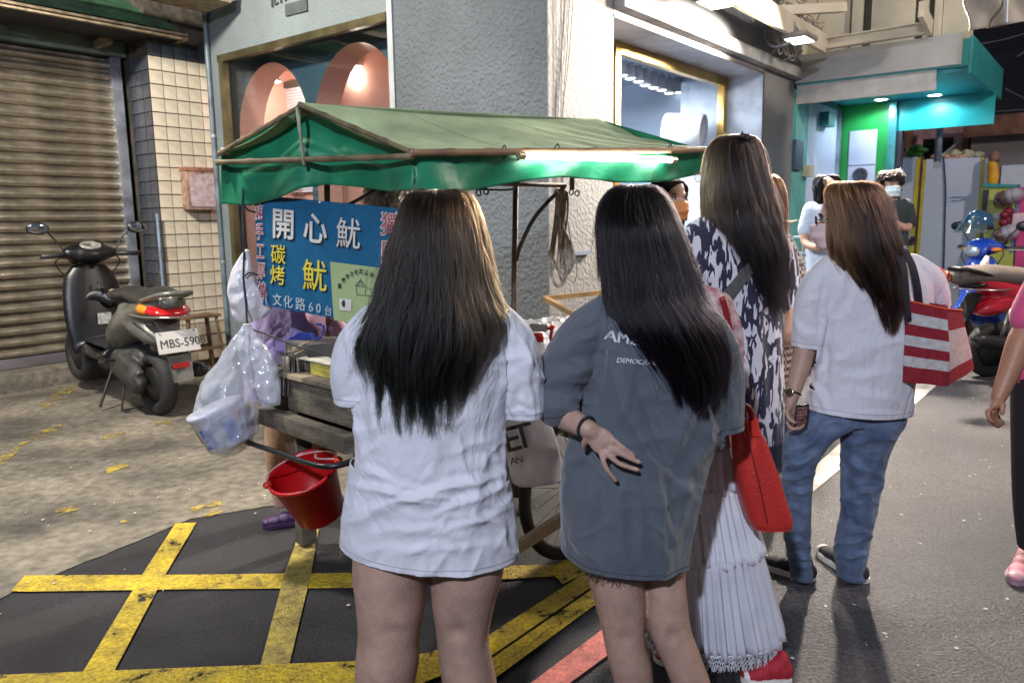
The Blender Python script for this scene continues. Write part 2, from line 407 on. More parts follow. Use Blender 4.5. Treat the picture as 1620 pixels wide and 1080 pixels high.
# shutter
shut = mat('galvanised_slat', (.62, .54, .42), .30, .2, 3, .3, 25, metal=.85, v2=.25, v2s=8, stretch=(1, 1, 6))
shd = mat('grimy_steel', (.30, .31, .34), .5, .25, 4, .3, 30, metal=.5)
sh = thing('roller_shutter', 'closed grey metal roller shutter of ribbed slats', 'shutter', B(-2.5, SB, 0))
bm = bmesh.new(); prof = []
for k in range(13):
    t = k/12; prof.append((-.040*math.sin(math.pi*min(1, t/.74))**.75 if t < .74 else 0.004, .104*t))
n = len(prof)
va = [[bm.verts.new(U*a+V*p[0]+Vector((0, 0, p[1]))) for p in prof] for a in (-1.3, 1.3)]
for i in range(n-1): bm.faces.new((va[0][i], va[1][i], va[1][i+1], va[0][i+1])).smooth = True
back = [bm.verts.new(U*a+V*.004+Vector((0, 0, z))) for a in (-1.3, 1.3) for z in (0, .104)]
bm.faces.new((back[0], back[1], back[3], back[2]))
slat = obj('slat', bm, shut, sh)
for k in range(27):
    o = slat if k == 0 else slat.copy()
    if k: C.objects.link(o)
    o.parent = sh; o.location = B(-2.0, SB+rng.uniform(-.003, .003), .27+k*.108)-sh.location
boxo('bottom_rail', (-3.3, SB-.03, .17), (-.70, SB+.03, .268), mat('shutter_rail', (.30, .27, .30), .45, .2, 4, metal=.6), sh, bfr, .006)
boxo('track', (-.70, SB-.07, .12), (-.60, SB+.06, 3.22), mat('shutter_track', (.38, .40, .46), .42, .3, 5, metal=.6, bump=.2), sh, bfr, .006)
boxo('shutter_box', (-3.4, SB-.10, 3.20), (-.55, SB+.3, 3.45), mat('green_grey_metal', (.16, .20, .16), .5, .2), sh, bfr, .008)
settle(sh)
for o in sh.children:
    if o.name.startswith('slat'): o.matrix_parent_inverse = Matrix.Identity(4)
for o in ws.children:
    if o.name.startswith('wall'): o.matrix_parent_inverse = Matrix.Translation(ws.location).inverted()
w = boxo('wall_shop', (-6, SB+.08, 0), (.3, SB+.5, 6), mat('dark_render', (.12, .12, .12), .8), None, bfr); w['kind'] = 'structure'; tag(w, 'dark wall behind the roller shutter')
s = boxo('door_step', (-3.5, SB-.35, 0), (-.56, SB+.08, .165), conc, None, bfr, .02); s['kind'] = 'structure'
# awning over the shutter
ag = mat('faded_green_canvas', (.035, .13, .055), .7, .3, 5, .3, 40, v2=.2); rust = mat('rusty_cream_metal', (.50, .42, .28), .6, .3, 12, .3, 40, col2=(.22, .14, .08))
aw = thing('shop_awning', 'green canvas awning with rusty cream edge above the roller shutter', 'awning', B(-1, 4.2, 3.3))
e1 = Vector(B(*onB(295, 57, 4.25))); e0 = e1-U*3.6; 
bm = bmesh.new(); dn = Vector((0, 0, 1))
def awf(s, t): return (e0+dn*.03).lerp(e1+dn*.03-U*.08, s) + V*(.75*t) + dn*(.42*t+.03*math.sin(s*9)*math.sin(t*3))
grid(bm, awf, 30, 6); obj('canopy', bm, ag, aw)
bm = bmesh.new(); bar(bm, e0, e1, .05, .022); obj('edge_rail', bm, rust, aw)
bm = bmesh.new(); bar(bm, e0-dn*.035, e1-dn*.035, .05, .018); obj('edge_rail', bm, rust, aw)
bm = bmesh.new(); bar(bm, e1-dn*.03, e1+V*.72-dn*.03, .03, .03); obj('edge_rail', bm, rust, aw)
bm = bmesh.new(); bar(bm, e0-dn*.03-V*-.7, e1+V*.7-dn*.03, .05, .14); obj('side_board', bm, mat('dark_green_board', (.03, .06, .035), .7), aw)
bm = bmesh.new(); bar(bm, e0+V*.3-dn*.02+U*2.0, e1+V*.35-dn*.02, .6, .01); obj('underside', bm, mat('awning_dark', (.03, .03, .03), .8), aw)  # plain dark sheet below the canopy
settle(aw)
sg = thing('security_camera', 'pale security camera bracket under the awning', 'camera', at(165, 70, 8))
bm = bmesh.new(); box(bm, (-.09, -.05, -.05), (.07, .05, .05), lambda a, b, c: at(165, 66, 8.0)+U*a+V*b+Vector((0, 0, c+a*.4))); bmesh.ops.bevel(bm, geom=bm.edges[:], offset=.015, segments=2, affect='EDGES'); obj('housing', bm, rust, sg)
bm = bmesh.new(); tube(bm, [at(150, 76, 8.1), at(185, 84, 8.2), at(212, 92, 8.4)], .018, 8); obj('bracket', bm, rust, sg)
settle(sg)
tp = thing('canopy_end', 'rusty green roof edge above the tiled pillar', 'roof edge', B(0, 4.2, 3.7))
bm = bmesh.new(); p0 = at(250, -14, 7.6); p1 = at(345, 8, 7.9); bar(bm, p0-U*2.0, p1, .5, .06); obj('fascia', bm, rust, tp)
bm = bmesh.new(); bar(bm, p0-U*2.0+dn*.06, p1+dn*.06, .52, .05); obj('gutter', bm, ag, tp); settle(tp)
# letter box
lb = thing('letter_box', 'small rusty letter box with torn paper on the tiled pillar', 'letter box', B(*onB(310, 300, 4.49)))
q0 = onB(289, 332, 4.49); q1 = onB(331, 270, 4.49)
boxo('box_body', (q0[0], 4.36, q0[2]), (q1[0], 4.485, q1[2]), mat('rust_box', (.42, .27, .20), .6, .3, 14, .3), lb, bfr, .008)
boxo('lid', (q0[0]-.01, 4.35, q1[2]-.02), (q1[0]+.01, 4.485, q1[2]+.02), mat('rust_lid', (.36, .16, .10), .6, .3, 12), lb, bfr, .006)
boxo('paper', (q0[0]+.03, 4.352, q0[2]+.03), (q1[0]-.02, 4.357, q1[2]-.05), mat('torn_paper', (.62, .52, .55), .7, .25, 18, col2=(.40, .24, .24)), lb, bfr)
settle(lb)
# down pipe between pillar and shop
dp = thing('drain_pipe', 'blue-grey drain pipe between the tiled pillar and grey shop', 'pipe', B(-.03, 4.33, 0))
bm = bmesh.new(); tube(bm, [B(-.032, 4.255, z) for z in np.linspace(0, 4.2, 12)], .026, 12); obj('pipe', bm, mat('pipe_paint', (.14, .19, .22), .4, .2), dp, smooth=True)
for z in (1.1, 2.4, 3.6):
    bm = bmesh.new(); tube(bm, [B(-.032, 4.255, z), B(-.032, 4.255, z+.03)], .031, 12); obj('clamp', bm, shd, dp)
bm = bmesh.new(); tube(bm, [B(-.62, 4.42, z) for z in (.3, 1.0, 1.62)], .014, 8); settle(dp)
o = obj('steel_rod', bm, mat('blue_steel', (.35, .45, .6), .4, metal=.5)); tag(o, 'thin pale steel rod standing by the dark tiles', 'rod')

# ------------------------------------------------------------ grey shop, left front (window with arches)
st_d = stucco('grey_stucco', (.115, .132, .148), 42, 1., .014); st_l = stucco('light_stucco', (.25, .25, .25), 46, .8, .006, var=.05)
st_b = stucco('blue_grey_stucco', (.21, .245, .255), 60, .7, .008)
gs = thing('grey_stucco_shop', 'grey stucco shop with arched display and recessed gold framed window', 'shop', B(0, 0, 0))
b1 = onA(614, 19, 0)[1]; zt = 3.2
boxo('wall', (0, 0.012, 0), (.14, b1, 6.2), st_d, gs, bfr)
boxo('lintel', (0, b1+.002, zt), (.14, 4.30, 6.2), st_b, gs, bfr)
boxo('sill', (0, b1+.002, 0), (.14, 4.30, .55), st_b, gs, bfr)
boxo('window_frame', (-.012, b1+.02, zt-.07), (.05, 4.12, zt-.002), mat('dull_gold', (.14, .12, .06), .45, .2, metal=.6), gs, bfr)
boxo('window_frame', (-.012, 4.03, .55), (.05, 4.10, zt-.07), MATS['dull_gold'], gs, bfr)
boxo('wall_end', (-.004, 4.12, .0), (.12, 4.28, zt), st_b, gs, bfr)
boxo('pilaster', (-.02, b1-.06, 0), (.0, b1+.0, 6.2), mat('pale_trim', (.42, .45, .46), .6), gs, bfr)
gl = boxo('glass_pane', (.06, b1+.01, .55), (.066, 4.03, zt-.07), glass('shop_glass', (.92, .96, .98), .9), gs, bfr)
# inner wall with two arches, built as strips round the openings
navy = mat('navy_wall', (.035, .075, .10), .6, .1, 3); pink = mat('pink_plaster', (.72, .40, .31), .6, .05, 2)
AW = .32
a1c = onA(433, 98, AW); a2c = onA(567, 67, AW)
def arch_px(xl, xr, top):
    bl = onA(xl, 160, AW)[1]; br = onA(xr, 160, AW)[1]; z = onA(*top, AW)[2]
    return ((bl+br)/2, (bl-br)/2, z)
A1 = arch_px(376, 487, (433, 98)); A2 = arch_px(496, 640, (570, 66))
bm = bmesh.new()
N = 40; top = 3.35; b_lo, b_hi = b1-.7, 5.0
def hgt(b):
    for c, h, z in (A1, A2):
        if abs(b-c) < h: return z-h*1.15+h*1.15*math.sqrt(max(0, 1-((b-c)/h)**2))
    return .5
rev = []
bsx = sorted(set([b_lo, b_hi]+[c+h*math.sin(math.pi/2*k/20) for c, h, z in (A1, A2) for k in range(-20, 21)]+[c+s*(h-1e-4) for c, h, z in (A1, A2) for s in (-1, 1)]))
for x0, x1 in zip(bsx[:-1], bsx[1:]):
    m_ = (x0+x1)/2; inside = any(abs(m_-c) < h for c, h, z in (A1, A2))
    z0 = hgt(x0) if inside else .5; z1 = hgt(x1) if inside else .5
    if inside:
        if z0 == .5: z0 = z1
        if z1 == .5: z1 = z0
    quad(bm, [B(AW, x0, z0), B(AW, x1, z1), B(AW, x1, top), B(AW, x0, top)])
    if inside: rev.append((x0, z0, x1, z1))
obj('arch_wall', bm, navy, gs)
bm = bmesh.new()   # niche behind
for x0, z0, x1, z1 in rev: quad(bm, [B(AW, x0, z0), B(AW, x1, z1), B(AW+.3, x1, z1), B(AW+.3, x0, z0)])
for c_, h_, z_ in (A1, A2):
    for s_ in (-1, 1): quad(bm, [B(AW, c_+s_*h_, .5), B(AW+.3, c_+s_*h_, .5), B(AW+.3, c_+s_*h_, z_-h_*1.15), B(AW, c_+s_*h_, z_-h_*1.15)])
quad(bm, [B(1.5, b_lo, .5), B(1.5, 5.0, .5), B(1.5, 5.0, top), B(1.5, b_lo, top)]); quad(bm, [B(AW, b_lo, top), B(1.5, b_lo, top), B(1.5, 5.0, top), B(AW, 5.0, top)])
quad(bm, [B(AW, 4.98, .5), B(1.5, 4.98, .5), B(1.5, 4.98, top), B(AW, 4.98, top)]); quad(bm, [B(AW, b_lo, .5), B(1.5, b_lo, .5), B(1.5, b_lo, top), B(AW, b_lo, top)])
quad(bm, [B(AW+.13, (A1[0]+A2[0])/2, .5), B(1.5, (A1[0]+A2[0])/2, .5), B(1.5, (A1[0]+A2[0])/2, top), B(AW+.13, (A1[0]+A2[0])/2, top)])
obj('niche_wall', bm, pink, gs)
blind = mat('white_blind', (.62, .62, .66), .5); drk = mat('dark_wood', (.07, .055, .045), .5)
for xl, xr, yt in ((437, 500, 143), (548, 640, 118)):
    q0 = onA(xl, yt, 1.42); q1 = onA(xr, yt, 1.42)
    bs = (max(q0[1], q1[1]), min(q0[1], q1[1])-.3); zz = q0[2]
    f = boxo('blind_frame', (1.40, bs[1], zz), (1.45, bs[0]+.06, zz+.07), drk, gs, bfr); boxo('blind_frame', (1.40, bs[0], 1.0), (1.45, bs[0]+.06, zz), drk, gs, bfr)
    bm = bmesh.new()
    for k in range(36): box(bm, (1.43, bs[1], zz-.035*(k+1)), (1.445, bs[0], zz-.035*k-.006), bfr)
    ob = obj('blind', bm, blind, gs); ob['kind'] = 'stuff'
for (x, y) in ((434, 122), (563, 98)):
    p = B(*onA(x, y, .9)); nm = thing('pendant_lamp', 'small white pendant lamp in the %s pink arch' % ('narrower left' if x < 500 else 'wider right'), 'lamp', p, 'pendant lamps in the pink arches')
    bm = bmesh.new(); lathe(bm, [(.03, .10), (.035, .09), (.05, .02), (.075, -.05), (.06, -.05)], p, 18); obj('lamp_shade', bm, mat('lamp_white', (.7, .68, .66), .3), nm, smooth=True)
    bm = bmesh.new(); tube(bm, [p+Vector((0, 0, .1)), p+Vector((0, 0, .5))], .008, 6); obj('stem', bm, drk, nm)
    bm = bmesh.new(); lathe(bm, [(.058, -.052), (.04, -.062)], p, 14); obj('bulb', bm, emis('bulb_glow', (1, .93, .85), 14), nm)
    settle(nm)
    light('pendant_light', 'POINT', p-Vector((0, 0, .14)), p, 20, (1, .84, .72), .05)
# wall lettering (cut off by the picture's edge)
lt = mat('weathered_letters', (.10, .115, .12), .6)
for a_, b_ in (((430, -14), (431, 12)), ((434, -12), (435, 8)), ((434, 7), (440, 5)), ((444, -10), (445, 5)), ((452, -12), (452, 2))):
    bm = bmesh.new(); bar(bm, B(*onA(*a_, -.012)), B(*onA(*b_, -.012)), .012, .022, up=U); obj('wall_letter', bm, lt, gs)
bm = bmesh.new(); bar(bm, B(*onA(452, 17, -.012)), B(*onA(486, 8, -.012)), .015, .10); obj('wall_plate', bm, lt, gs)

# ---- right front
zr = 3.08; aL, aR = .885, 4.12
boxo('wall', (0.0, 0, 0), (aL, .0105, 3.42), st_l, gs, bfr); boxo('wall_core', (.145, .0107, 0), (aL, .55, 3.42), st_l, gs, bfr)
boxo('wall', (0.0, .02, 3.42), (6.0, .55, 6.2), mat('cream_panel', (.66, .60, .47), .6, .08), gs, bfr)
boxo('pillar', (aR, 0, 0), (5.12, .55, 3.12), st_l, gs, bfr)
boxo('cornice', (aL+.0, -.10, 3.12), (5.16, .55, 3.24), mat('cornice_white', (.42, .42, .41), .6, .2, 5), gs, bfr, .006)
boxo('fascia', (-.02, -.06, 3.242), (5.16, .55, 3.56), stucco('slate_band', (.20, .215, .245), 60, .4, .004), gs, bfr)
boxo('lintel', (aL, .0, zr), (aR, .55, 3.118), mat('soffit', (.50, .50, .55), .6), gs, bfr)
boxo('trim', (aL, -.006, zr-.025), (aR, .0, zr), mat('brown_trim', (.09, .07, .055), .5), gs, bfr)
boxo('trim', (aR-.02, -.006, 0), (aR+.01, .0, zr-.026), MATS['brown_trim'], gs, bfr)
bw = onA(1148, 124, aR)[1]
boxo('recess_wall', (aR-.004, .01, 0), (aR+.3, 1.0, zr), mat('recess_blue', (.46, .50, .56), .6), gs, bfr)
boxo('recess_ceiling', (aL, .01, zr-.01), (aR, bw+.1, zr-.003), MATS['soffit'], gs, bfr)
gold = mat('brass', (.62, .40, .12), .32, .15, 4, metal=.85)
ztop = onB(1148, 124, bw)[2]; gx0 = onB(970, 100, bw)[0]
fr = [((gx0, bw-.03, .5), (gx0+.09, bw+.05, ztop)), ((aR-.10, bw-.03, .5), (aR-.005, bw+.05, ztop)), ((gx0+.09, bw-.03, ztop-.10), (aR-.10, bw+.05, ztop)), ((gx0+.09, bw-.03, .5), (aR-.10, bw+.05, .62))]
for a, b in fr: boxo('window_frame', a, b, gold, gs, bfr, .004)
boxo('recess_header', (gx0-.3, bw-.02, ztop+.002), (aR-.005, bw+.05, zr-.012), MATS['soffit'], gs, bfr)
boxo('recess_side', (aL, .45, 0), (gx0-.002, bw+.05, zr-.012), st_l, gs, bfr)
boxo('glass_pane', (gx0+.09, bw, .62), (aR-.10, bw+.008, ztop-.10), glass('shop_glass2', (.95, .97, 1), .8), gs, bfr)
boxo('sill', (gx0, bw-.02, 0), (aR-.005, bw+.3, .498), st_l, gs, bfr)
# shop interior
room = mat('shop_inside', (.36, .42, .50), .7, .06, 2); RB = bw+3.2
bm = bmesh.new()
for q in ([(1.6, RB, 0), (5.0, RB, 0), (5.0, RB, 3.3), (1.6, RB, 3.3)], [(5.0, bw+.06, 0), (5.0, RB, 0), (5.0, RB, 3.3), (5.0, bw+.06, 3.3)],
          [(1.6, bw+.06, 3.3), (5, bw+.06, 3.3), (5, RB, 3.3), (1.6, RB, 3.3)], [(1.6, bw+.06, 0), (5, bw+.06, 0), (5, RB, 0), (1.6, RB, 0)], [(1.6, bw+.06, 0), (1.6, RB, 0), (1.6, RB, 3.3), (1.6, bw+.06, 3.3)]):
    quad(bm, [B(*k) for k in q])
obj('room_wall', bm, room, gs)
boxo('room_post', (3.3, RB-.35, 0), (3.42, RB-.2, 3.3), mat('white_post', (.85, .85, .9), .5), gs, bfr)
boxo('room_panel', (1.2, RB-.5, .2), (2.2, RB-.4, 2.9), mat('pale_panel', (.55, .62, .72), .5), gs, bfr)
settle(gs)
light('shop_light', 'AREA', B(2.6, bw+1.3, 3.0), B(2.6, bw+1.3, 0), 170, (.90, .95, 1), 2.0, 1.4)
# row of bell lamps
rail = [B(*onB(x, y, bw+.9)) for x, y in ((982, 92), (1118, 132))]
LAMP_N = 11
for k in range(LAMP_N):
    t = k/(LAMP_N-1); x, y = [(984, 114), (997, 119), (1010, 124), (1021, 130), (1034, 134), (1047, 138), (1059, 143), (1071, 142), (1083, 147), (1094, 149), (1104, 155)][k]
    p = B(*onB(x, y-4, bw+1.0))
    which = ['first', 'second', 'third', 'fourth', 'fifth', 'sixth', 'seventh', 'eighth', 'ninth', 'tenth', 'last'][k]
    l = thing('ceiling_spotlight', '%s white bell spotlight of the row inside the brass framed window' % which, 'spotlight', p, 'bell spotlights in the shop window')
    if k == 0:
        bm = bmesh.new(); lathe(bm, [(.03, .12), (.05, .10), (.055, .02), (.085, -.07), (.07, -.07), (.05, .0)], (0, 0, 0), 16); s0 = obj('lamp_shade', bm, mat('grey_lamp', (.40, .40, .44), .35, metal=.3), l, smooth=True)
        bm = bmesh.new(); lathe(bm, [(.062, -.062), (.045, -.078)], (0, 0, 0), 12); g0 = obj('bulb', bm, emis('spot_glow', (1, 1, 1), 4), l)
        bm = bmesh.new(); tube(bm, [(0, 0, .12), (0, 0, .36)], .02, 6); t0 = obj('stem', bm, MATS['grey_lamp'], l)
    else:
        for s in (s0, g0, t0): c = s.copy(); C.objects.link(c); c.parent = l
bm = bmesh.new(); bar(bm, rail[0]+Vector((0, 0, .3)), rail[1]+Vector((0, 0, .3)), .05, .04); o = obj('lamp_track', bm, drk); tag(o, 'dark ceiling track carrying the row of bell spotlights', 'lamp track')
# white drum and toy duck in the window
wh = mat('white_gloss', (.82, .80, .78), .3); org = mat('toy_orange', (.85, .42, .08), .4)
p = B(*onB(1078, 206, bw+.35)); dr = thing('display_drum', 'round white open drum standing in the shop window', 'display', p)
bm = bmesh.new(); ax = Vector((.86, -.48, -.08)).normalized(); lathe(bm, [(.17, .26), (.185, .24), (.185, -.18), (.17, -.18), (.165, .22)], p, 28, axis=ax, caps=False); obj('shell', bm, wh, dr, smooth=True)
bm = bmesh.new(); lathe(bm, [(.165, -.10), (.001, -.10)], p, 28, axis=ax, caps=False); obj('back_plate', bm, wh, dr)
bm = bmesh.new(); ell(bm, p+Vector((0, 0, -.13))+U*.05, (.05, .05, .03)); obj('toy_base', bm, org, dr, smooth=True); settle(dr)
p = B(*onB(1112, 205, bw+.3)); dk = thing('toy_duck', 'white toy duck with yellow beak and pink cap in the shop window', 'toy', p)
bm = bmesh.new(); ell(bm, p, (.085, .085, .10)); ell(bm, p+Vector((0, 0, -.18)), (.10, .10, .14)); ell(bm, p+Vector((0, 0, -.09)), (.06, .06, .08)); fuse('body', bm, wh, .012, 3, dk)
bm = bmesh.new(); ell(bm, p-V*.07+U*.03+Vector((0, 0, -.05)), (.06, .05, .025)); obj('beak', bm, mat('toy_yellow', (.85, .62, .10), .4), dk, smooth=True)
bm = bmesh.new(); ell(bm, p+Vector((0, 0, .11)), (.05, .05, .055)); obj('cap', bm, mat('toy_pink', (.80, .45, .48), .6), dk, smooth=True)
bm = bmesh.new(); ell(bm, p-V*.078+Vector((0, 0, .02)), (.012, .012, .018)); obj('eye', bm, drk, dk, smooth=True); settle(dk)
# three wires down the light wall
for k, (xa, xb) in enumerate(((898, 886), (904, 887), (884, 884))):
    bm = bmesh.new(); pts = [B(*[c-(.02 if i == 1 else 0) for i, c in enumerate(onB(x, y, 0))]) for x, y in ((xa, -10), ((xa+xb)/2+1, 90), (xb, 185), (xb, 300))]
    tube(bm, spline(pts, 4), .004, 5); o = obj('wall_cable', bm, mat('dark_cable', (.09, .08, .07), .6)); tag(o, ['right hand thin cable slanting down the pale shop wall', 'middle thin cable slanting down the pale shop wall', 'upright thin cable on the pale shop wall'][k], 'cable', 'cables on the pale wall')
# small ledge on the wall behind cart
q = onB(915, 397, 0); o = boxo('wall_ledge', (q[0]-.13, -.03, q[2]-.03), (q[0]+.13, -.002, q[2]+.0), mat('ledge_blue', (.2, .24, .33), .5), None, bfr); tag(o, 'small blue-grey ledge fixed low on the pale stucco wall', 'ledge')
# ------------------------------------------------------------ steel canopy frame above the right front
crm = mat('cream_steel', (.66, .60, .47), .5, .1, 3, .15, 30); crm2 = mat('cream_sheet', (.66, .60, .46), .6, .07, 1.5, .2, 12, v2=.08, v2s=5)
fr = thing('steel_gantry', 'cream steel channel gantry bolted above the grey cornice', 'steel frame', B(2.5, -.5, 3.7))
bm = bmesh.new(); c1 = B(*onB(1305, 70, -.42)); c0 = c1-U*5.2; bar(bm, c0, c1, .05, .20); obj('beam', bm, crm, fr)
cz = c1.z
bm = bmesh.new(); bar(bm, c0-U*.0+V*.05+dn*.1, c1+V*.05+dn*.1, .14, .012); obj('beam_flange', bm, crm, fr)
c2 = Vector(B(*onA(1470, 44, onB(1305, 70, -.42)[0])))
bm = bmesh.new(); bar(bm, c1-dn*.055, c2-dn*.055, .10, .012); obj('beam_flange', bm, crm, fr)
bm = bmesh.new(); bar(bm, c1+U*.03, c2+U*.03, .02, .10); obj('beam', bm, crm, fr)
bm = bmesh.new(); bar(bm, c1+dn*.055, c2+dn*.055, .10, .012); obj('beam_flange', bm, crm, fr)
c3 = Vector(at(1460, 22, (c2-U*.3).y)); bm = bmesh.new(); bar(bm, c2+U*.05, c2-U*.45+dn*.1, .05, .16); obj('beam', bm, crm, fr)
for k, (t) in enumerate((.12, .36, .6, .84)):
    p = c0.lerp(c1, t); bm = bmesh.new(); bar(bm, p+dn*.05, p+V*.55+dn*.12, .05, .05); obj('bracket', bm, crm, fr)
bm = bmesh.new(); p = B(*onB(1225, 18, -.3)); bar(bm, p, p+V*.05-U*.0+Vector((0.9, .35, .12)), .09, .09); obj('brace', bm, crm, fr)
settle(fr)
# wall above: cream sheet panels facing the camera
ap = onB(1262, 124, 0)[0]+.02
pf = thing('cream_panel_wall', 'cream sheet metal panel wall above the grey canopy', 'panel wall', B(ap, -.8, 3.4))
xs = [(1228, 1262), (1264, 1330), (1334, 1352), (1358, 1376), (1380, 1446), (1450, 1464), (1470, 1476), (1482, 1520)]
for k, (x0, x1) in enumerate([(1180, 1225), (1228, 1270), (1274, 1345), (1350, 1366), (1379, 1448), (1462, 1470), (1480, 1492), (1493, 1541)]):
    pa = onA(x0, 20, ap+.35); pb = onA(x1, 20, ap+.35); d = [.05, .02, .0, -.05, 0, -.04, -.06, -.03][k]
    boxo('panel', (ap+.35+d, pb[1], 3.18), (ap+.42+d, pa[1], 6.0), crm2, pf, bfr, .004)
pa = onA(1180, 20, ap+.45); pb = onA(1541, 20, ap+.45)
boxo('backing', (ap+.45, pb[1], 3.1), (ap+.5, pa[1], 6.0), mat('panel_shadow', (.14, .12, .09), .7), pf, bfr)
settle(pf)
# upper wall details over the cornice: windows with dark slats
pw_ = thing('louvre_window', 'dark louvred window above the grey cornice', 'window', B(2.6, 0, 3.75))
for x0, x1 in ((1010, 1160), (1190, 1232)):
    q0 = onB(x0, 14, .02)[0]; q1 = onB(x1, 14, .02)[0]
    boxo('frame', (q0-.05, -.02, 3.60), (q1+.05, .015, 3.66), crm, pw_, bfr)
    boxo('frame', (q1, -.02, 3.66), (q1+.09, .015, 4.6), crm, pw_, bfr)
    boxo('backing', (q0, .004, 3.66), (q1, .016, 4.6), mat('louvre_dark', (.05, .055, .05), .4), pw_, bfr)
    for k in range(8): boxo('slat', (q0, -.012, 3.70+.11*k), (q1, .0, 3.715+.11*k), mat('louvre_rail', (.02, .02, .02), .5), pw_, bfr)
settle(pw_)
# plastic sheeting along the cornice top
bm = bmesh.new()
def shf(s, t): return B(.2+4.9*s, -.07-.02*math.sin(s*31)-.015*math.sin(s*57+2), 3.50+.20*t+.02*math.sin(s*44+t*3))
grid(bm, shf, 120, 4); o = obj('plastic_sheeting', bm, film('clear_sheet', (.75, .76, .70), .55)); tag(o, 'clear crumpled plastic sheeting along the top of the grey cornice', 'plastic sheet')
# floodlights
for k, (x, y, Y, lab) in enumerate(((1265, 60, 8.3, 'lit flood lamp by the fan at the far end of the cornice'), (1132, 1, 6.9, 'lit flood lamp nearer the camera on the cream beam'))):
    p = at(x, y, Y); t = thing('flood_lamp', lab, 'lamp', p, 'flood lamps on the steel frame')
    bm = bmesh.new(); box(bm, (-.19, -.13, -.025), (.19, .13, .03), lambda a, b, c: p+U*(a)+V*b+Vector((0, 0, c))); bmesh.ops.bevel(bm, geom=bm.edges[:], offset=.012, segments=2, affect='EDGES'); obj('housing', bm, mat('lamp_grey', (.25, .23, .21), .5), t)
    bm = bmesh.new(); box(bm, (-.15, -.10, -.032), (.15, .10, -.027), lambda a, b, c: p+U*(a)+V*b+Vector((0, 0, c))); obj('lens', bm, emis('flood_glow', (1, .95, .85), 9), t)
    bm = bmesh.new(); bar(bm, p+Vector((0, 0, .03)), p+Vector((0, 0, .2))+V*.1, .03); obj('bracket', bm, shd, t); settle(t)
p = at(1233, 50, 8.35); t = thing('wall_fan', 'dark round wall fan beside the lit flood lamp', 'fan', p)
bm = bmesh.new(); ax = (Vector((-.5, -1, -.3))).normalized()
lathe(bm, [(.15, -.03), (.17, 0), (.15, .03), (.14, .03), (.16, 0), (.14, -.03)], p, 24, axis=ax, caps=False); obj('cage_ring', bm, shd, t)
bm = bmesh.new(); lathe(bm, [(.04, -.05), (.045, .03)], p, 12, axis=ax); obj('hub', bm, drk, t)
s_ = ax.orthogonal().normalized(); t_ = ax.cross(s_)
for k in range(5):
    a = k*2*math.pi/5; d = s_*math.cos(a)+t_*math.sin(a); e = ax.cross(d); bm = bmesh.new(); prism(bm, [p+d*.04-e*.02, p+d*.13-e*.05+ax*.01, p+d*.135+e*.03-ax*.01, p+d*.04+e*.02], ax*.004); obj('blade', bm, drk, t)
bm = bmesh.new()
for k in range(24):
    a = k*2*math.pi/24; d = s_*math.cos(a)+t_*math.sin(a); tube(bm, [p+d*.03+ax*.04, p+d*.1+ax*.045, p+d*.165], .0025, 4)
o = obj('wire_guard', bm, shd, t); settle(t)
# tangles of cable
rng = random.Random(11)
def tangle(name, lab, c, span, n, r=.006, m=None, sag=.1):
    bm = bmesh.new()
    for k in range(n):
        p = [c+span*(i/5-.5)+Vector((rng.uniform(-.05, .05), rng.uniform(-.05, .05), rng.uniform(-sag, sag))) for i in range(6)]
        tube(bm, spline(p, 4), r, 5)
    o = obj(name, bm, m or mat('dusty_cable', (.35, .32, .28), .6, .3, 20)); tag(o, lab, 'cables'); o['kind'] = 'stuff'; return o
tangle('cable_tangle', 'tangled dusty cables looped over the cream beam', at(1275, 38, 8.9), U*1.1, 9)
tangle('cable_tangle', 'loose grey hoses and cables under the far flood lamp', at(1246, 78, 8.9), U*.7, 6, .010, mat('hose', (.5, .48, .44), .5))
tangle('cable_tangle', 'bundle of cables at the top edge beside the cream panels', at(1228, 4, 8.4), U*.8+V*-.3, 8)
bm = bmesh.new(); q = spline([at(1290, -10, 9), at(1297, 20, 9), at(1288, 38, 9), at(1294, 42, 9)], 6); tube(bm, q, .008, 5); o = obj('hanging_wire', bm, mat('dusty_cable')); tag(o, 'single wire hanging in front of the cream panels', 'wire')

# ------------------------------------------------------------ grey and teal canopy over the green shop
teal = mat('teal_paint', (.03, .30, .32), .45, .1, 2, .1, 30); teal_l = mat('light_teal', (.16, .52, .46), .5, .15, 3, v2=.08); grn = mat('green_paint', (.02, .38, .08), .4, .08, 2)
cgr = stucco('canopy_grey', (.42, .43, .42), 80, .3, .004); bw_ = mat('blue_white', (.60, .68, .86), .5, .06, 2); bb = mat('board_white', (.62, .70, .86), .45, .05, 1.2, v2=.04, v2s=3)
ca = thing('shop_canopy', 'grey fronted canopy with teal underside and downlights over the green shop', 'canopy', B(5.5, -.8, 2.9))
aC = 5.125; z0 = onA(1257, 130, aC)[2]; bR = onA(1520, 100, aC)[1]; bR2 = onA(1480, 130, aC+.05)[1]
boxo('front_board', (aC, bR, z0-.02), (aC+.04, -.01, 3.40), cgr, ca, bfr)
boxo('front_rail', (aC+.06, bR2, 2.84), (aC+.10, -.01, z0+.02), mat('rail_grey', (.48, .48, .46), .5, .1), ca, bfr, .004)
boxo('front_rail', (aC+.045, bR2-.01, 2.84), (aC+.06, -.01, 2.93), MATS['rail_grey'], ca, bfr)
aF = 7.12
boxo('underside', (aC+.11, bR-.06, 3.02), (aF+.6, .0, 3.06), mat('teal_under', (.04, .32, .38), .4, .1, 2), ca, bfr)
boxo('side_panel', (aC+.04, bR-.10, 2.98), (aF+.6, bR-.065, 3.36), teal, ca, bfr)
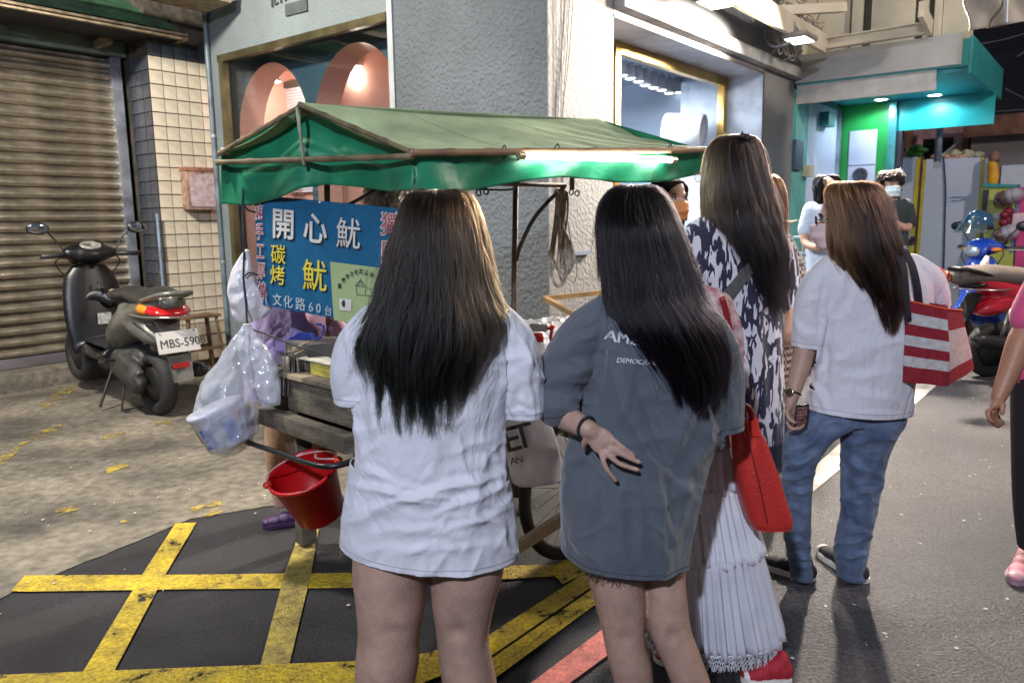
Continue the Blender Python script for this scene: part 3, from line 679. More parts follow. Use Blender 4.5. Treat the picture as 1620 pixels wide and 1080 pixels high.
bm = bmesh.new(); prism(bm, [B(aC+.04, bR-.062, 3.06), B(aC+.04, bR-.062, 3.34), B(aC+.04, 0, 3.34), B(aC+.04, 0, 3.06)], U*2.2); obj('roof', bm, teal, ca)
zf = onA(1585, 190, aF)[2]
boxo('end_fascia', (aF, bR-.105, 2.62), (aF+.05, -.67, 3.019), mat('teal_bright', (.02, .42, .45), .4, .06, 2), ca, bfr)
settle(ca)
for k, (x, y) in enumerate(((1394, 157), (1479, 150))):
    r_ = ray(x, y); tt = (3.018-CAMH)/r_.z; p = CO+r_*tt
    t = thing('downlight', ['left round downlight in the teal canopy', 'right round downlight in the teal canopy'][k], 'downlight', p, 'round downlights in the teal canopy')
    bm = bmesh.new(); lathe(bm, [(.075, 0), (.095, -.012), (.10, 0)], p, 20); obj('rim', bm, mat('white_rim', (.8, .8, .8), .4), t)
    bm = bmesh.new(); lathe(bm, [(.072, -.006), (.06, -.013)], p, 18); obj('lens', bm, emis('down_glow', (.92, .96, 1), 14), t); settle(t)
    light('downlight_light', 'SPOT', p-Vector((0, 0, .04)), p-Vector((0, 0, 2)), 20, (.78, .88, 1), .08, spot=165, blend=.3)
# street front beyond the pillar
ts = thing('green_shop', 'blue-white and green shop front under the teal canopy', 'shop', B(6.2, 0, 0))
x1 = onB(1280, 170, 0)[0]
boxo('wall_panel', (5.15, .0, 0), (x1, .3, 3.02), teal_l, ts, bfr)
boxo('wall', (x1+.003, .02, 0), (aF-.10, .3, 3.02), bw_, ts, bfr)
boxo('shutter_track', (aF-.10, -.03, 0), (aF-.02, .3, 3.018), mat('track_steel', (.28, .36, .42), .35, .2, metal=.6), ts, bfr, .004)
boxo('header', (x1, -.03, 2.96), (aF-.1, .019, 3.019), mat('teal_dark', (.02, .10, .12), .5), ts, bfr)
bG = onA(1408, 173, aF)[1]
boxo('green_wall', (aF, bG, 0), (aF+.2, .3, 3.018), grn, ts, bfr)
q0 = onA(1345, 208, aF-.01); q1 = onA(1388, 208, aF-.01)
boxo('panel_door', (aF-.02, q1[1], .2), (aF-.003, q0[1], q0[2]), bw_, ts, bfr, .004)
q = onA(1366, 259, aF-.02); boxo('panel_door', (aF-.026, q1[1]+.0, q[2]-.02), (aF-.021, q0[1], q[2]-.012), mat('seam', (.2, .25, .35), .5), ts, bfr)
bm = bmesh.new(); pv = B(*onA(1361, 277, aF-.03)); lathe(bm, [(.10, 0), (.10, .02), (.07, .025), (.06, .01), (.02, .01), (.02, .03)], pv, 20, axis=-U); obj('vent', bm, mat('vent_dark', (.06, .07, .09), .4), ts)
boxo('corner_post', (aF-.06, bG-.10, 0), (aF+.2, bG-.003, 3.017), mat('chrome_teal', (.10, .42, .44), .25, .2, metal=.4), ts, bfr, .004)
boxo('dark_post', (aF+.0, bG-.17, 0), (aF+.15, bG-.103, 2.62), mat('dark_post', (.03, .03, .05), .5), ts, bfr)
q = onB(1304, 190, .0); boxo('wall_lamp', (q[0]-.14, -.10, q[2]-.09), (q[0]+.14, .018, q[2]+.09), mat('teal_box', (.02, .26, .26), .5), ts, bfr, .006)
q = onB(1259, 247, 0); boxo('notice_board', (q[0]-.14, -.05, q[2]-.17), (q[0]+.14, -.002, q[2]+.19), mat('slate_panel', (.06, .09, .16), .5), ts, bfr, .008)
q = onB(1273, 271, 0); boxo('switch_box', (q[0]-.10, -.09, q[2]-.07), (q[0]+.10, -.002, q[2]+.07), mat('cream_box', (.62, .56, .40), .5), ts, bfr, .01)
q = onB(1266, 200, 0); boxo('hatch', (q[0]-.22, -.02, q[2]-.38), (q[0]+.2, -.002, q[2]+.36), mat('hatch_teal', (.14, .48, .46), .5), ts, bfr, .01)
settle(ts)
# ------------------------------------------------------------ hoarding boards and what is behind
ho = thing('hoarding', 'tall white hoarding boards with yellow edge strips behind the man in black', 'hoarding', B(9, -1, 0))
ye = mat('yellow_edge', (.62, .52, .05), .5, .1); aH = 9.0
def hb(name, quadpx, m, a, th=.03, parent=ho):
    bm = bmesh.new(); prism(bm, [B(*onA(x, y, a)) for x, y in quadpx], U*th); return obj(name, bm, m, parent)
hb('board', [(1404, 249), (1452, 248), (1436, 470), (1400, 470)], bb, aH+.04)
hb('edge_strip', [(1450, 250), (1456, 250), (1440, 470), (1432, 470)], ye, aH+.02)
hb('edge_strip', [(1461, 253), (1466, 253), (1449, 470), (1444, 470)], ye, aH-.01)
hb('board', [(1466, 252), (1552, 249), (1546, 344), (1540, 440), (1538, 520), (1447, 520), (1451, 440)], bb, aH)
hb('edge_strip', [(1552, 249), (1557, 249), (1546, 420), (1541, 420)], ye, aH-.01)
hb('post', [(1456, 248), (1462, 248), (1446, 470), (1440, 470)], mat('rust_post', (.30, .15, .08), .6, .3, 6), aH+.05)
bm = bmesh.new(); tube(bm, spline([B(*onA(x, y, aH-.03)) for x, y in ((1493, 250), (1496, 300), (1495, 340), (1493, 420), (1490, 500))], 4), .012, 6); obj('cable', bm, mat('navy_cable', (.02, .04, .12), .5), ho)
bm = bmesh.new(); q = B(*onA(1499, 312, aH-.03)); tube(bm, [q-V*.05+dn*.0, q-V*.22, q-V*.22-dn*.04, q-V*.05-dn*.06], .008, 6); obj('handle', bm, mat('handle_blue', (.3, .4, .6), .3), ho)
settle(ho)
tarp = mat('clear_bag', (.60, .62, .55), .4, .2, 12, .6, 30)
rng = random.Random(4)
for (x, y, w, col, lab, nm, cat) in ((1442, 243, .28, (.05, .22, .05), 'green plant clippings heaped on top of the hoarding', 'clippings', 'clippings'), (1520, 244, .34, (.62, .60, .42), 'knotted pale plastic bag lying on top of the hoarding', 'plastic_bag', 'bag'), (1498, 248, .30, (.75, .42, .30), 'flat orange bag on top of the hoarding beside the pipe', 'orange_bag', 'bag')):
    p = B(*onA(x, y+3, aH+.1)); bm = bmesh.new()
    for k in range(9): ell(bm, p+V*rng.uniform(-w, w)*.7+Vector((0, 0, rng.uniform(-.01, .05 if cat == 'bag' else .12))), (rng.uniform(.05, .10), rng.uniform(.06, .1), rng.uniform(.03, .07)), seg=8)
    o = fuse(nm, bm, mat(nm+'_mat', col, .5, .3, 20, .6, 40), .014, 1); tag(o, lab, cat)
bm = bmesh.new(); tube(bm, [B(*onA(1488, 180, aH-.5)), B(*onA(1483, 256, aH-.5))], .05, 12); o = obj('steel_pipe', bm, mat('blue_steel'), smooth=True); tag(o, 'blue-grey steel pipe hanging from the teal canopy', 'pipe')
# junk behind
bk = thing('back_shed', 'pink and brown steel shed frame behind the hoarding', 'shed', B(11, -1, 2))
pnk = mat('pink_steel', (.55, .33, .33), .6, .2, 4); brn = mat('brown_post', (.28, .14, .10), .6, .3, 5)
def bb_(name, x0, y0, x1, y1, a, m, parent, th=.05):
    p = onA(x0, y0, a); q = onA(x1, y1, a); boxo(name, (a, min(p[1], q[1]), min(p[2], q[2])), (a+th, max(p[1], q[1]), max(p[2], q[2])), m, parent, bfr)
bb_('back_wall', 1400, 120, 1700, 262, 12.5, mat('shed_dark', (.03, .022, .03), .8), bk)
bb_('beam', 1440, 199, 1580, 212, 11.5, pnk, bk); bb_('beam', 1500, 202, 1620, 209, 11.2, pnk, bk)
bb_('yellow_panel', 1411, 205, 1435, 262, 11.6, mat('yellow_wall', (.70, .48, .08), .6, .1), bk)
bb_('post', 1434, 205, 1440, 262, 11.4, brn, bk); bb_('pink_panel', 1440, 209, 1455, 262, 11.6, mat('mauve', (.42, .26, .38), .6), bk)
bb_('post', 1452, 209, 1457, 262, 11.3, pnk, bk); bb_('post', 1510, 205, 1520, 262, 11.0, pnk, bk); bb_('post', 1526, 207, 1529, 262, 10.9, brn, bk)
bb_('post', 1538, 206, 1540, 262, 10.8, mat('pale_pole', (.5, .6, .7), .4), bk)
bm = bmesh.new(); bar(bm, B(*onA(1488, 248, 10.6)), B(*onA(1520, 222, 10.6)), .03); obj('strut', bm, mat('pale_pole'), bk)
bb_('sign_strip', 1413, 215, 1418, 248, 11.0, mat('blue_sign', (.10, .12, .40), .5), bk)
settle(bk)
gw = thing('grey_shed_wall', 'plain grey wall with corrugated band behind the parked scooters', 'wall', B(10.5, -2.5, 2))
bb_('wall', 1538, 208, 1900, 420, 10.6, mat('shed_grey', (.24, .23, .24), .7, .08, 1), gw)
for k in range(16):
    x = 1546+k*13; bb_('corrugation', x, 190, x+8, 213, 10.45, mat('corr', (.20, .23, .28), .5, .2), gw)
bb_('white_panel', 1585, 262, 1900, 420, 10.5, mat('shed_white', (.75, .82, .92), .5, .04), gw)  # plain pale blue-white panel
bb_('roof_edge', 1525, 186, 1900, 192, 10.3, brn, gw)
settle(gw)
# night dark above the shed painted as a near-black slab, and a grey tarpaulin
bm = bmesh.new(); 
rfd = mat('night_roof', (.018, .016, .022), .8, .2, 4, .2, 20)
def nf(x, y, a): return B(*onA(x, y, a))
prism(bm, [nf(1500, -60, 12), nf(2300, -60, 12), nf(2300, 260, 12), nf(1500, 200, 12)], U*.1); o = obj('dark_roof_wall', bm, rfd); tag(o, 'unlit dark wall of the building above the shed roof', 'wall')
rd = thing('roof_truss', 'thin pale steel truss rods in the dark roof at the right', 'truss', nf(1560, 60, 9.5))
for q in ([(1540, 72), (1588, 63)], [(1588, 63), (1640, 48)], [(1610, 90), (1650, 60)], [(1528, 180), (1640, 172)], [(1590, 140), (1625, 158)], [(1560, 36), (1620, 26)]):
    bm = bmesh.new(); bar(bm, nf(*q[0], 9.5), nf(*q[1], 9.5), .012); obj('rod', bm, mat('truss_grey', (.16, .17, .19), .5, metal=.4), rd)
settle(rd)
tp = mat('tarp_grey', (.34, .31, .27), .7, .15, 2, .3, 15)
bm = bmesh.new(); q = [at(1536, -60, 7), at(1700, -80, 7), at(1700, 18, 7), at(1527, 52, 7)]
def tf(s, t):
    a = q[0].lerp(q[1], s); b = q[3].lerp(q[2], s); p = a.lerp(b, t); p.y += .05*math.sin(s*9+t*4)+.03*math.sin(s*17-t*9); return p
grid(bm, tf, 40, 24); o = obj('grey_tarpaulin', bm, tp); tag(o, 'creased grey tarpaulin hanging at the top right corner', 'tarpaulin')
s = o.modifiers.new('t', 'SOLIDIFY'); s.thickness = .006
bm = bmesh.new(); bar(bm, at(1594, -40, 6.9), at(1592, 36, 6.9), .025, .01); o = obj('tarp_strap', bm, mat('pale_pole')); tag(o, 'pale strap hanging down the grey tarpaulin', 'strap')
# claw machine / gachapon stand : yellow-green panel with clear domes, pink panel
gm = thing('capsule_machine', 'yellow-green capsule toy machine with clear domes behind the scooter', 'machine', B(8.6, -2.2, 0))
def fpan(name, pl, m, a, th=.3): bm = bmesh.new(); prism(bm, [nf(x, y, a) for x, y in pl], U*th); return obj(name, bm, m, gm)
fpan('body', [(1553, 295), (1608, 295), (1600, 470), (1540, 470)], mat('lime', (.50, .56, .10), .4, .06), 8.7)
fpan('top', [(1556, 290), (1612, 292), (1608, 296), (1553, 296)], teal, 8.65)
fpan('side_strip', [(1555, 300), (1565, 300), (1552, 400), (1548, 400)], mat('dark_post'), 8.66, .02)
fpan('price_card', [(1573, 337), (1584, 337), (1583, 346), (1572, 346)], bb, 8.66, .02)
for k, (x, y) in enumerate(((1587, 314), (1598, 311), (1606, 309), (1583, 372), (1592, 369), (1600, 366))):
    p = nf(x, y, 8.45); bm = bmesh.new(); lathe(bm, [(.03, .16), (.07, .10), (.11, .04), (.11, -.04), (.08, -.10), (.04, -.12)], p, 16, axis=-U); obj('dome', bm, mat('dome_brown' if k in (0, 3) else 'dome_clear', (.16, .09, .09) if k in (0, 3) else (.45, .44, .50), .05, .25, 3, coat=1.), gm, smooth=True)
for k, (x, y) in enumerate(((1590, 340), (1597, 348), (1604, 342), (1596, 334), (1588, 352))):
    p = nf(x, y, 8.5); bm = bmesh.new(); ell(bm, p, (.07, .07, .06)); obj('knob', bm, mat('wine_red', (.28, .03, .06), .25), gm, smooth=True)
settle(gm)
pm = thing('pink_machine', 'magenta toy machine with price card beside the capsule machine', 'machine', B(8.6, -2.8, 0))
def gp(name, pl, m, a, th=.3, par=pm): bm = bmesh.new(); prism(bm, [nf(x, y, a) for x, y in pl], U*th); return obj(name, bm, m, par)
gp('body', [(1614, 296), (1760, 296), (1740, 480), (1600, 480)], mat('magenta', (.72, .06, .26), .4), 8.7)
gp('edge', [(1611, 296), (1615, 296), (1602, 400), (1598, 400)], mat('blue_edge', (.08, .25, .6), .4), 8.68, .02)
gp('price_card', [(1603, 338), (1626, 336), (1624, 357), (1601, 357)], mat('pink_card', (.85, .62, .68), .5), 8.4, .02); settle(pm)
bm = bmesh.new(); prism(bm, [nf(x, y, 8.8) for x, y in ((1558, 250), (1566, 250), (1563, 300), (1556, 300))], U*.1); o = obj('orange_banner', bm, mat('orange_banner', (.85, .42, .02), .5)); 
tag(o, 'narrow white hanging banner beside the orange figure', 'banner'); o.data.materials[0] = bb
t = thing('orange_figure', 'slim orange and brown carved figure above the capsule machine', 'figure', nf(1571, 300, 8.75))
bm = bmesh.new(); ell(bm, nf(1571, 278, 8.75), (.08, .08, .22)); ell(bm, nf(1570, 262, 8.75), (.07, .07, .10)); fuse('body', bm, mat('orange_fig', (.80, .40, .02), .5), .016, 2, t)
bm = bmesh.new(); ell(bm, nf(1574, 249, 8.75), (.08, .07, .09)); obj('head', bm, brn, t, smooth=True); settle(t)
# wire rack and stock boxes seen beside the teal panel
rk = thing('stock_rack', 'small steel rack with pale boxes by the teal wall panel', 'rack', gnd(1290, 470))
Yr = 7.6; 
for a, b in (((1262, 375), (1318, 375)), ((1270, 400), (1318, 400)), ((1270, 418), (1318, 418))):
    bm = bmesh.new(); bar(bm, at(*a, Yr), at(*b, Yr), .25, .02); obj('shelf', bm, mat('rack_steel', (.45, .48, .45), .4, metal=.5), rk)
for x in (1272, 1314):
    bm = bmesh.new(); p = at(x, 375, Yr); bar(bm, p, Vector((p.x, p.y, 0)), .025); obj('post', bm, mat('rack_steel'), rk)
settle(rk)
for k, (x0, y0, x1, y1, c, lab) in enumerate(((1275, 402, 1294, 416, (.75, .72, .62), 'white box on the middle shelf of the steel rack'), (1278, 379, 1292, 398, (.75, .48, .15), 'orange carton on the top shelf of the steel rack'), (1294, 403, 1312, 416, (.6, .62, .75), 'pale blue box on the middle shelf of the steel rack'), (1264, 422, 1284, 436, (.16, .15, .14), 'dark crate low beside the steel rack'), (1262, 438, 1282, 460, (.22, .18, .14), 'brown sack on the ground below the steel rack'))):
    p = at(x0, y1, Yr); q = at(x1, y0, Yr); o = boxo('stock_box' if k != 4 else 'sack', (p.x, Yr-.12, p.z), (q.x, Yr+.1, q.z), mat('stock%d' % k, c, .6, .2, 12), None, None, .012); tag(o, lab, 'box' if k != 4 else 'sack')
# ------------------------------------------------------------ the food cart
canv_t = mat('canvas_top', (.33, .43, .25), .65, .14, 2.5, .35, 14, v2=.14, v2s=5); canv = mat('canvas_green', (.012, .20, .095), .42, .18, 4, .5, 10, v2=.12, v2s=9)
bamb = mat('bamboo', (.36, .22, .11), .45, .3, 9, .2, 40, col2=(.17, .10, .06)); bamb_d = mat('old_bamboo', (.22, .17, .09), .6, .3, 9, .2, 40)
A_ = at(655, 243, 2.9); B_ = at(350, 240, 3.45); C_ = at(1118, 238, 3.8); D_ = C_+(B_-A_); RL = at(475, 163, 3.2); RR = at(948, 189, 4.07)
ct = thing('food_cart', 'wooden food cart with green canvas roof and fluorescent tube', 'food cart', gnd(562, 860))
def roof_front(s, t):
    a = RL.lerp(RR, s) + Vector((0, 0, -.02*math.sin(s*math.pi))); b = A_.lerp(C_, s)
    p = a.lerp(b, t); sag = .035*math.sin(math.pi*t)*(.6+.4*math.sin(s*7+1))
    p.z -= sag*.8+.012*math.sin((s-t*.35)*46)*t*max(0, s-.45)*2; return p
def roof_back(s, t):
    p = (RL.lerp(RR, s)).lerp(B_.lerp(D_, s), t); p.z -= .03*math.sin(math.pi*t); return p
bm = bmesh.new(); grid(bm, roof_front, 70, 24); grid(bm, roof_back, 30, 12)
rf = obj('roof_canopy', bm, canv_t, ct); s_ = rf.modifiers.new('t', 'SOLIDIFY'); s_.thickness = .004
for sq in (.30, .62, .88):
    bm = bmesh.new(); bp_ = [roof_front(sq, t/12)+Vector((0, -.001, .0035)) for t in range(13)]
    for a, b in zip(bp_[:-1], bp_[1:]): bar(bm, a, b, .004, .0015)
    obj('canvas_seam', bm, mat('seam_green', (.12, .20, .10), .8), ct)
# far end triangle
bm = bmesh.new(); f = bm.faces.new([bm.verts.new(p) for p in (RR, C_, D_)]); obj('end_flap', bm, canv, ct)
# near gable: triangle and hanging flap, as one pleated cloth
gx = [350, 395, 440, 475, 520, 570, 615, 655]
topy = [243, 216, 184, 165, 184, 208, 229, 246]; boty = [322, 326, 314, 298, 292, 296, 303, 299]
gY = [3.45, 3.38, 3.30, 3.22, 3.14, 3.05, 2.98, 2.9]
def interp(x, xs, ys): return float(np.interp(x, xs, ys))
def gab(s, t):
    x = 350+305*s; y = interp(x, gx, topy)*(1-t)+interp(x, gx, boty)*t; Y = interp(x, gx, gY)
    d = .045*math.sin(s*11+.5)*t*(1-.3*t)+.02*math.sin(s*23+t*2)*t + .05*math.sin(math.pi*min(1, t*1.8))*math.sin(math.pi*s)
    return at(x, y, Y+d+.02)
bm = bmesh.new(); grid(bm, gab, 90, 26); o = obj('gable_flap', bm, canv, ct); s_ = o.modifiers.new('t', 'SOLIDIFY'); s_.thickness = .004
# front valance
def val(s, t):
    a = A_.lerp(C_, s); h = .13+.02*math.sin(s*9+1)-.012*s
    p = a+Vector((0, 0, -h*t)); n_ = Vector((.4, -.9, 0)); w = .024*math.sin(s*19+.6*math.sin(s*7))*t+.012*math.sin(s*41+t*3)*t + (.03*math.sin(min(1, s*9)*math.pi)*t)
    return p+n_*(w-.01)
bm = bmesh.new(); grid(bm, val, 140, 14); o = obj('front_valance', bm, canv, ct); s_ = o.modifiers.new('t', 'SOLIDIFY'); s_.thickness = .004
def vback(s, t): a = B_.lerp(D_, s); return a+Vector((0, 0, -.13*t))+Vector((.02*math.sin(s*19)*t, .02*math.sin(s*19)*t, 0))
bm = bmesh.new(); grid(bm, vback, 50, 5); obj('back_valance', bm, canv, ct)
def pole(name, a, b, r, m=bamb, knots=0, n=12, par=None):
    bm = bmesh.new(); k = max(2, knots*6+1); pts = []; rr = []
    for i in range(k+1):
        t = i/k; pts.append(Vector(a).lerp(Vector(b), t)); ph = (t*knots) % 1 if knots else .5
        rr.append(r*(1+(.32*math.exp(-((min(ph, 1-ph))/.10)**2) if knots else 0)))
    tube(bm, pts, rr, n); return obj(name, bm, m, par or ct, smooth=True)
off = Vector((.0, -.03, .0))
pole('eave_pole', A_+off-(C_-A_)*.01, C_+off, .0135, bamb, 9)
pole('eave_pole', B_, D_, .0135, bamb, 5)
pole('gable_pole', at(344, 257, 3.42), at(652, 247, 2.86), .011, bamb_d, 5)
pole('rafter_pole', at(347, 243, 3.42), at(478, 167, 3.16), .010, bamb_d, 4)
pole('rafter_pole', at(474, 166, 3.16), at(656, 243, 2.86), .010, bamb_d, 4)
pole('gable_strut', at(470, 170, 3.15), at(481, 262, 3.14), .0075, mat('pale_cane', (.35, .38, .26), .5, .2, 8), 0)
pole('ridge_pole', RL-Vector((0, 0, .03)), RR-Vector((0, 0, .06)), .014, bamb, 4)
# fluorescent tube and its holder
T0 = A_.lerp(C_, .335)+Vector((.0, -.055, -.018)); T1 = A_.lerp(C_, .885)+Vector((.0, -.055, -.035))
T0 = at(826, 246, T0.y-.03); T1 = at(1064, 253, T1.y-.03)
bm = bmesh.new(); tube(bm, [T0, T1], .0135, 14); fl = obj('fluorescent_tube', bm, emis('tube_glow', (1, .97, .90), 15), ct, smooth=True)
for a, b in ((T0, T1), (T1, T0)):
    bm = bmesh.new(); d = (b-a).normalized(); tube(bm, [a-d*.02, a+d*.012], .0155, 12); obj('tube_cap', bm, mat('cap_metal', (.6, .5, .3), .3, metal=.6), ct)
def cable(name, pts, r, m, lab=None, cat=None, parent=None, n=6):
    bm = bmesh.new(); tube(bm, spline(pts, n), r, 6); o = obj(name, bm, m, parent, smooth=True)
    if lab: tag(o, lab, cat)
    return o
blk = mat('black_rubber', (.02, .02, .022), .5, .2)
cable('lamp_wire', [T0, at(818, 258, 3.2), at(824, 275, 3.2), at(820, 292, 3.25), at(806, 300, 3.3), at(770, 300, 3.25), at(740, 297, 3.2), at(705, 292, 3.1)], .004, blk, parent=ct)
for x, y in ((798, 238), (1061, 236), (882, 232)):
    Yq = interp(x, (655, 1118), (2.88, 3.76))-.03
    cable('tie_wire', [at(x-8, y+8, Yq), at(x, y-8 if x != 882 else y-4, Yq), at(x+3, y+4, Yq), at(x-2, y+14, Yq)], .003, blk, parent=ct)
# posts and brace under the roof
pm_ = mat('rust_steel', (.10, .065, .05), .6, .3, 12, .2, 40)
pole('roof_post', at(816, 292, 3.95), at(810, 640, 3.95), .0145, pm_)
pole('roof_post', at(517, 250, 3.62), at(520, 560, 3.62), .014, bamb)
pole('roof_post', at(905, 240, 4.2), at(905, 300, 4.2), .014, pm_)
pole('cross_bar', at(640, 287, 3.6), at(895, 293, 4.0), .012, pm_)
cable('curved_brace', [at(893, 296, 4.0), at(868, 318, 3.98), at(842, 350, 3.96), at(822, 392, 3.95), at(817, 412, 3.95)], .011, pm_, parent=ct)
pole('cross_bar', at(540, 330, 3.5), at(620, 288, 3.6), .008, pm_)
for x, y, Y in ((881, 304, 4.0), (893, 306, 4.0), (904, 304, 4.0), (913, 306, 4.0), (757, 305, 3.6), (769, 303, 3.6)):
    c = at(x, y, Y); bm = bmesh.new(); tube(bm, [c+Vector((math.cos(k*.7)*.011, 0, math.sin(k*.7)*.014)) for k in range(10)], .004, 5); obj('hook_ring', bm, blk, ct)
# body of the cart
P0 = gnd(562, 697, .67); P1 = gnd(408, 646, .67); ev = Vector((.86, .51, 0)).normalized(); gv = (P1-P0); gv.z = 0; GW = gv.length; gv.normalize()
cf = lambda s, t, z: Vector((P0.x, P0.y, 0))+ev*s+gv*t+Vector((0, 0, z))
wd = mat('grimy_wood', (.16, .135, .10), .7, .35, 5, .5, 50, col2=(.045, .04, .032), stretch=(1, 1, 4), v2=.2, v2s=30); wd2 = mat('pale_wood', (.42, .34, .22), .65, .25, 6, .4, 50, v2=.15, v2s=40)
CL = 1.75; CW = GW-.03
boxo('side_rail', (-.06, -.03, .63), (.0, GW+.04, .70), wd, ct, cf, .004)
boxo('side_rail', (.0, -.04, .60), (CL, .02, .67), wd, ct, cf, .004)
boxo('side_rail', (.0, CW-.02, .60), (CL, CW+.04, .67), wd, ct, cf, .004)
boxo('end_board', (.02, .0, .705), (.045, CW*.72, .845), wd, ct, cf, .004)
boxo('end_board', (CL-.03, .0, .672), (CL, CW, .845), wd, ct, cf, .004)
boxo('side_board', (.046, .0, .672), (CL-.031, .022, .845), wd, ct, cf, .004)
boxo('side_board', (.046, CW-.02, .672), (CL-.031, CW, .845), wd, ct, cf, .004)
for k in range(6):
    boxo('deck_plank', (.0, .003+CW*k/6, .847), (CL, CW*(k+1)/6-.004, .868), wd2 if k in (0, 3) else wd, ct, cf, .003)
boxo('floor_board', (.05, .03, .64), (CL-.04, CW-.03, .66), wd, ct, cf)
for s, t in ((.10, .05), (.10, CW-.10), (CL-.15, .05), (CL-.15, CW-.1)):
    boxo('leg', (s, t, .30 if s > 1 else .02), (s+.07, t+.06, .63), wd2 if t < .1 else wd, ct, cf, .004)
boxo('axle_beam', (.70, -.02, .30), (.78, CW+.02, .36), wd, ct, cf, .004); boxo('hanger', (.70, .03, .36), (.78, .08, .60), wd, ct, cf); boxo('hanger', (.70, CW-.08, .36), (.78, CW-.03, .60), wd, ct, cf)
bm = bmesh.new(); bar(bm, at(790, 884, 2.92), at(1000, 748, 3.1), .03, .045); obj('prop_bar', bm, mat('raw_wood', (.50, .42, .28), .6, .2, 8, .3, 60), ct)
# wheels
rub = mat('tyre_rubber', (.022, .021, .022), .7, .25, 14, .4, 120); stl = mat('dull_rim', (.28, .27, .25), .35, .25, 8, metal=.8)
def wheel(c, Rr, parent, ax, spokes=28):
    ax = Vector(ax).normalized(); s = ax.cross(Vector((0, 0, 1))).normalized(); t = Vector((0, 0, 1))
    bm = bmesh.new(); ring = [c+(s*math.cos(a)+t*math.sin(a))*(Rr-.022) for a in np.linspace(0, 2*math.pi, 49)]; tube(bm, ring, .023, 12, caps=False); ty = obj('wheel', bm, rub, parent, smooth=True)
    bm = bmesh.new(); tube(bm, [c+(s*math.cos(a)+t*math.sin(a))*(Rr-.05) for a in np.linspace(0, 2*math.pi, 49)], .010, 8, caps=False); obj('rim', bm, stl, ty, smooth=True)
    bm = bmesh.new(); tube(bm, [c-ax*.045, c+ax*.045], .022, 12); tube(bm, [c-ax*.09, c+ax*.09], .008, 8); obj('hub', bm, stl, ty, smooth=True)
    for k in range(spokes):
        a = 2*math.pi*k/spokes; b = a+(.35 if k % 2 else -.35); sd = 1 if (k//2) % 2 else -1
        bm = bmesh.new(); tube(bm, [c+ax*(.03*sd)+(s*math.cos(b)+t*math.sin(b))*.022, c+(s*math.cos(a)+t*math.sin(a))*(Rr-.055)], .0016, 4); obj('spoke', bm, mat('spoke_steel', (.5, .45, .35), .3, metal=.8), ty)
    return ty
WC = at(905, 776, 3.27); WC.z = .335
wheel(WC, .33, ct, gv)
wheel(WC+gv*(GW-.02), .33, ct, gv)
# handle bar at the left end
cable('handle_bar', [cf(-.02, CW-.02, .62), cf(-.12, CW+.03, .60), cf(-.16, CW-.1, .585), cf(-.15, .35, .585), cf(-.12, .02, .585), cf(.02, -.02, .60)], .0125, mat('black_steel', (.025, .025, .028), .35, .2, metal=.4), parent=ct)
settle(ct)
# ---- sign board
SG = thing('sign_board', 'blue hand painted squid stall sign with white and yellow characters', 'sign', at(405, 480, 3.42))
s0 = at(402, 308, 3.42); s1 = at(668, 333, 3.0); s2 = at(668, 530, 3.0); s3 = at(410, 481, 3.42)
sx = (s1-s0); SX = sx.normalized(); SY = (s3-s0).normalized(); SN = SX.cross(-SY).normalized()
if SN.y > 0: SN = -SN
bm = bmesh.new(); prism(bm, [s0, s1, s2, s3], -SN*.006); obj('panel', bm, mat('sign_blue', (.012, .115, .235), .4, .12, 3, v2=.1, v2s=20), SG)
def onS(x, y, d=.002): return vplane(x, y, s0+SN*d, SN)
sw = mat('sign_white', (.66, .64, .60), .5, .08, 12); sye = mat('sign_yellow', (.72, .60, .06), .5, .1, 12); ssh = mat('sign_shadow', (.012, .02, .03), .6); sr = mat('sign_red', (.42, .07, .09), .5, .1)
def stext(s, x, y, hpx, m, bold=.0, n='character', xx=None, shadow=True, sxs=1.):
    """one character, lower-left corner at picture point x,y"""
    p = onS(x, y, .004); q = onS(x, y-hpx, .004); h = (q-p).length; p2 = onS(x+hpx, y+hpx*.11, .004)
    X = (p2-p).normalized(); Y_ = (q-p).normalized()
    if shadow: text(n+'_shadow', s, h*1.08, onS(x+2.2, y+2.6, .0012), X, Y_, ssh, SG, .0004, bold*h)
    text(n, s, h*1.08, p, X, Y_, m, SG, .0006, bold*h, sx=sxs)
for s, x, y in (('開', 429, 371), ('心', 479, 378), ('魷', 531, 386)): stext(s, x, y, 47, sw, .004 if s == '魷' else .018)
for s, x, y, h in (('碳', 428, 413, 30), ('烤', 427, 446, 30)): stext(s, x, y, h, sye, .006)
for s, x, y in (('魷', 478, 453), ('魚', 527, 459)): stext(s, x, y, 48, sye, .004)
for s, x, y in (('獨', 601, 368), ('門', 601, 412)): stext(s, x, y, 36, sw, .035, shadow=False); p_ = onS(x+.6, y-.8, .0052); text('character', s, (onS(x, y-36, .004)-onS(x, y, .004)).length*1.04, p_, (onS(x+36, y+4, .004)-onS(x, y, .004)), (onS(x, y-36, .004)-onS(x, y, .004)), sr, SG, .0004, .0002)
for k, s in enumerate('純手工厚燒'): stext(s, 403+1.4*k, 345+31*k, 26, sw, .04, shadow=False, sxs=.62)
for k, s in enumerate('純手工厚燒'): x = 403.4+1.4*k; y = 344.6+31*k; text('character', s, (onS(x, y-26, .004)-onS(x, y, .004)).length*1.05, onS(x, y, .0052), (onS(x+36, y+4, .004)-onS(x, y, .004)), (onS(x, y-36, .004)-onS(x, y, .004)), sr, SG, .0004, .0, sx=.62)
sc_ = mat('sign_pale', (.5, .58, .62), .5)
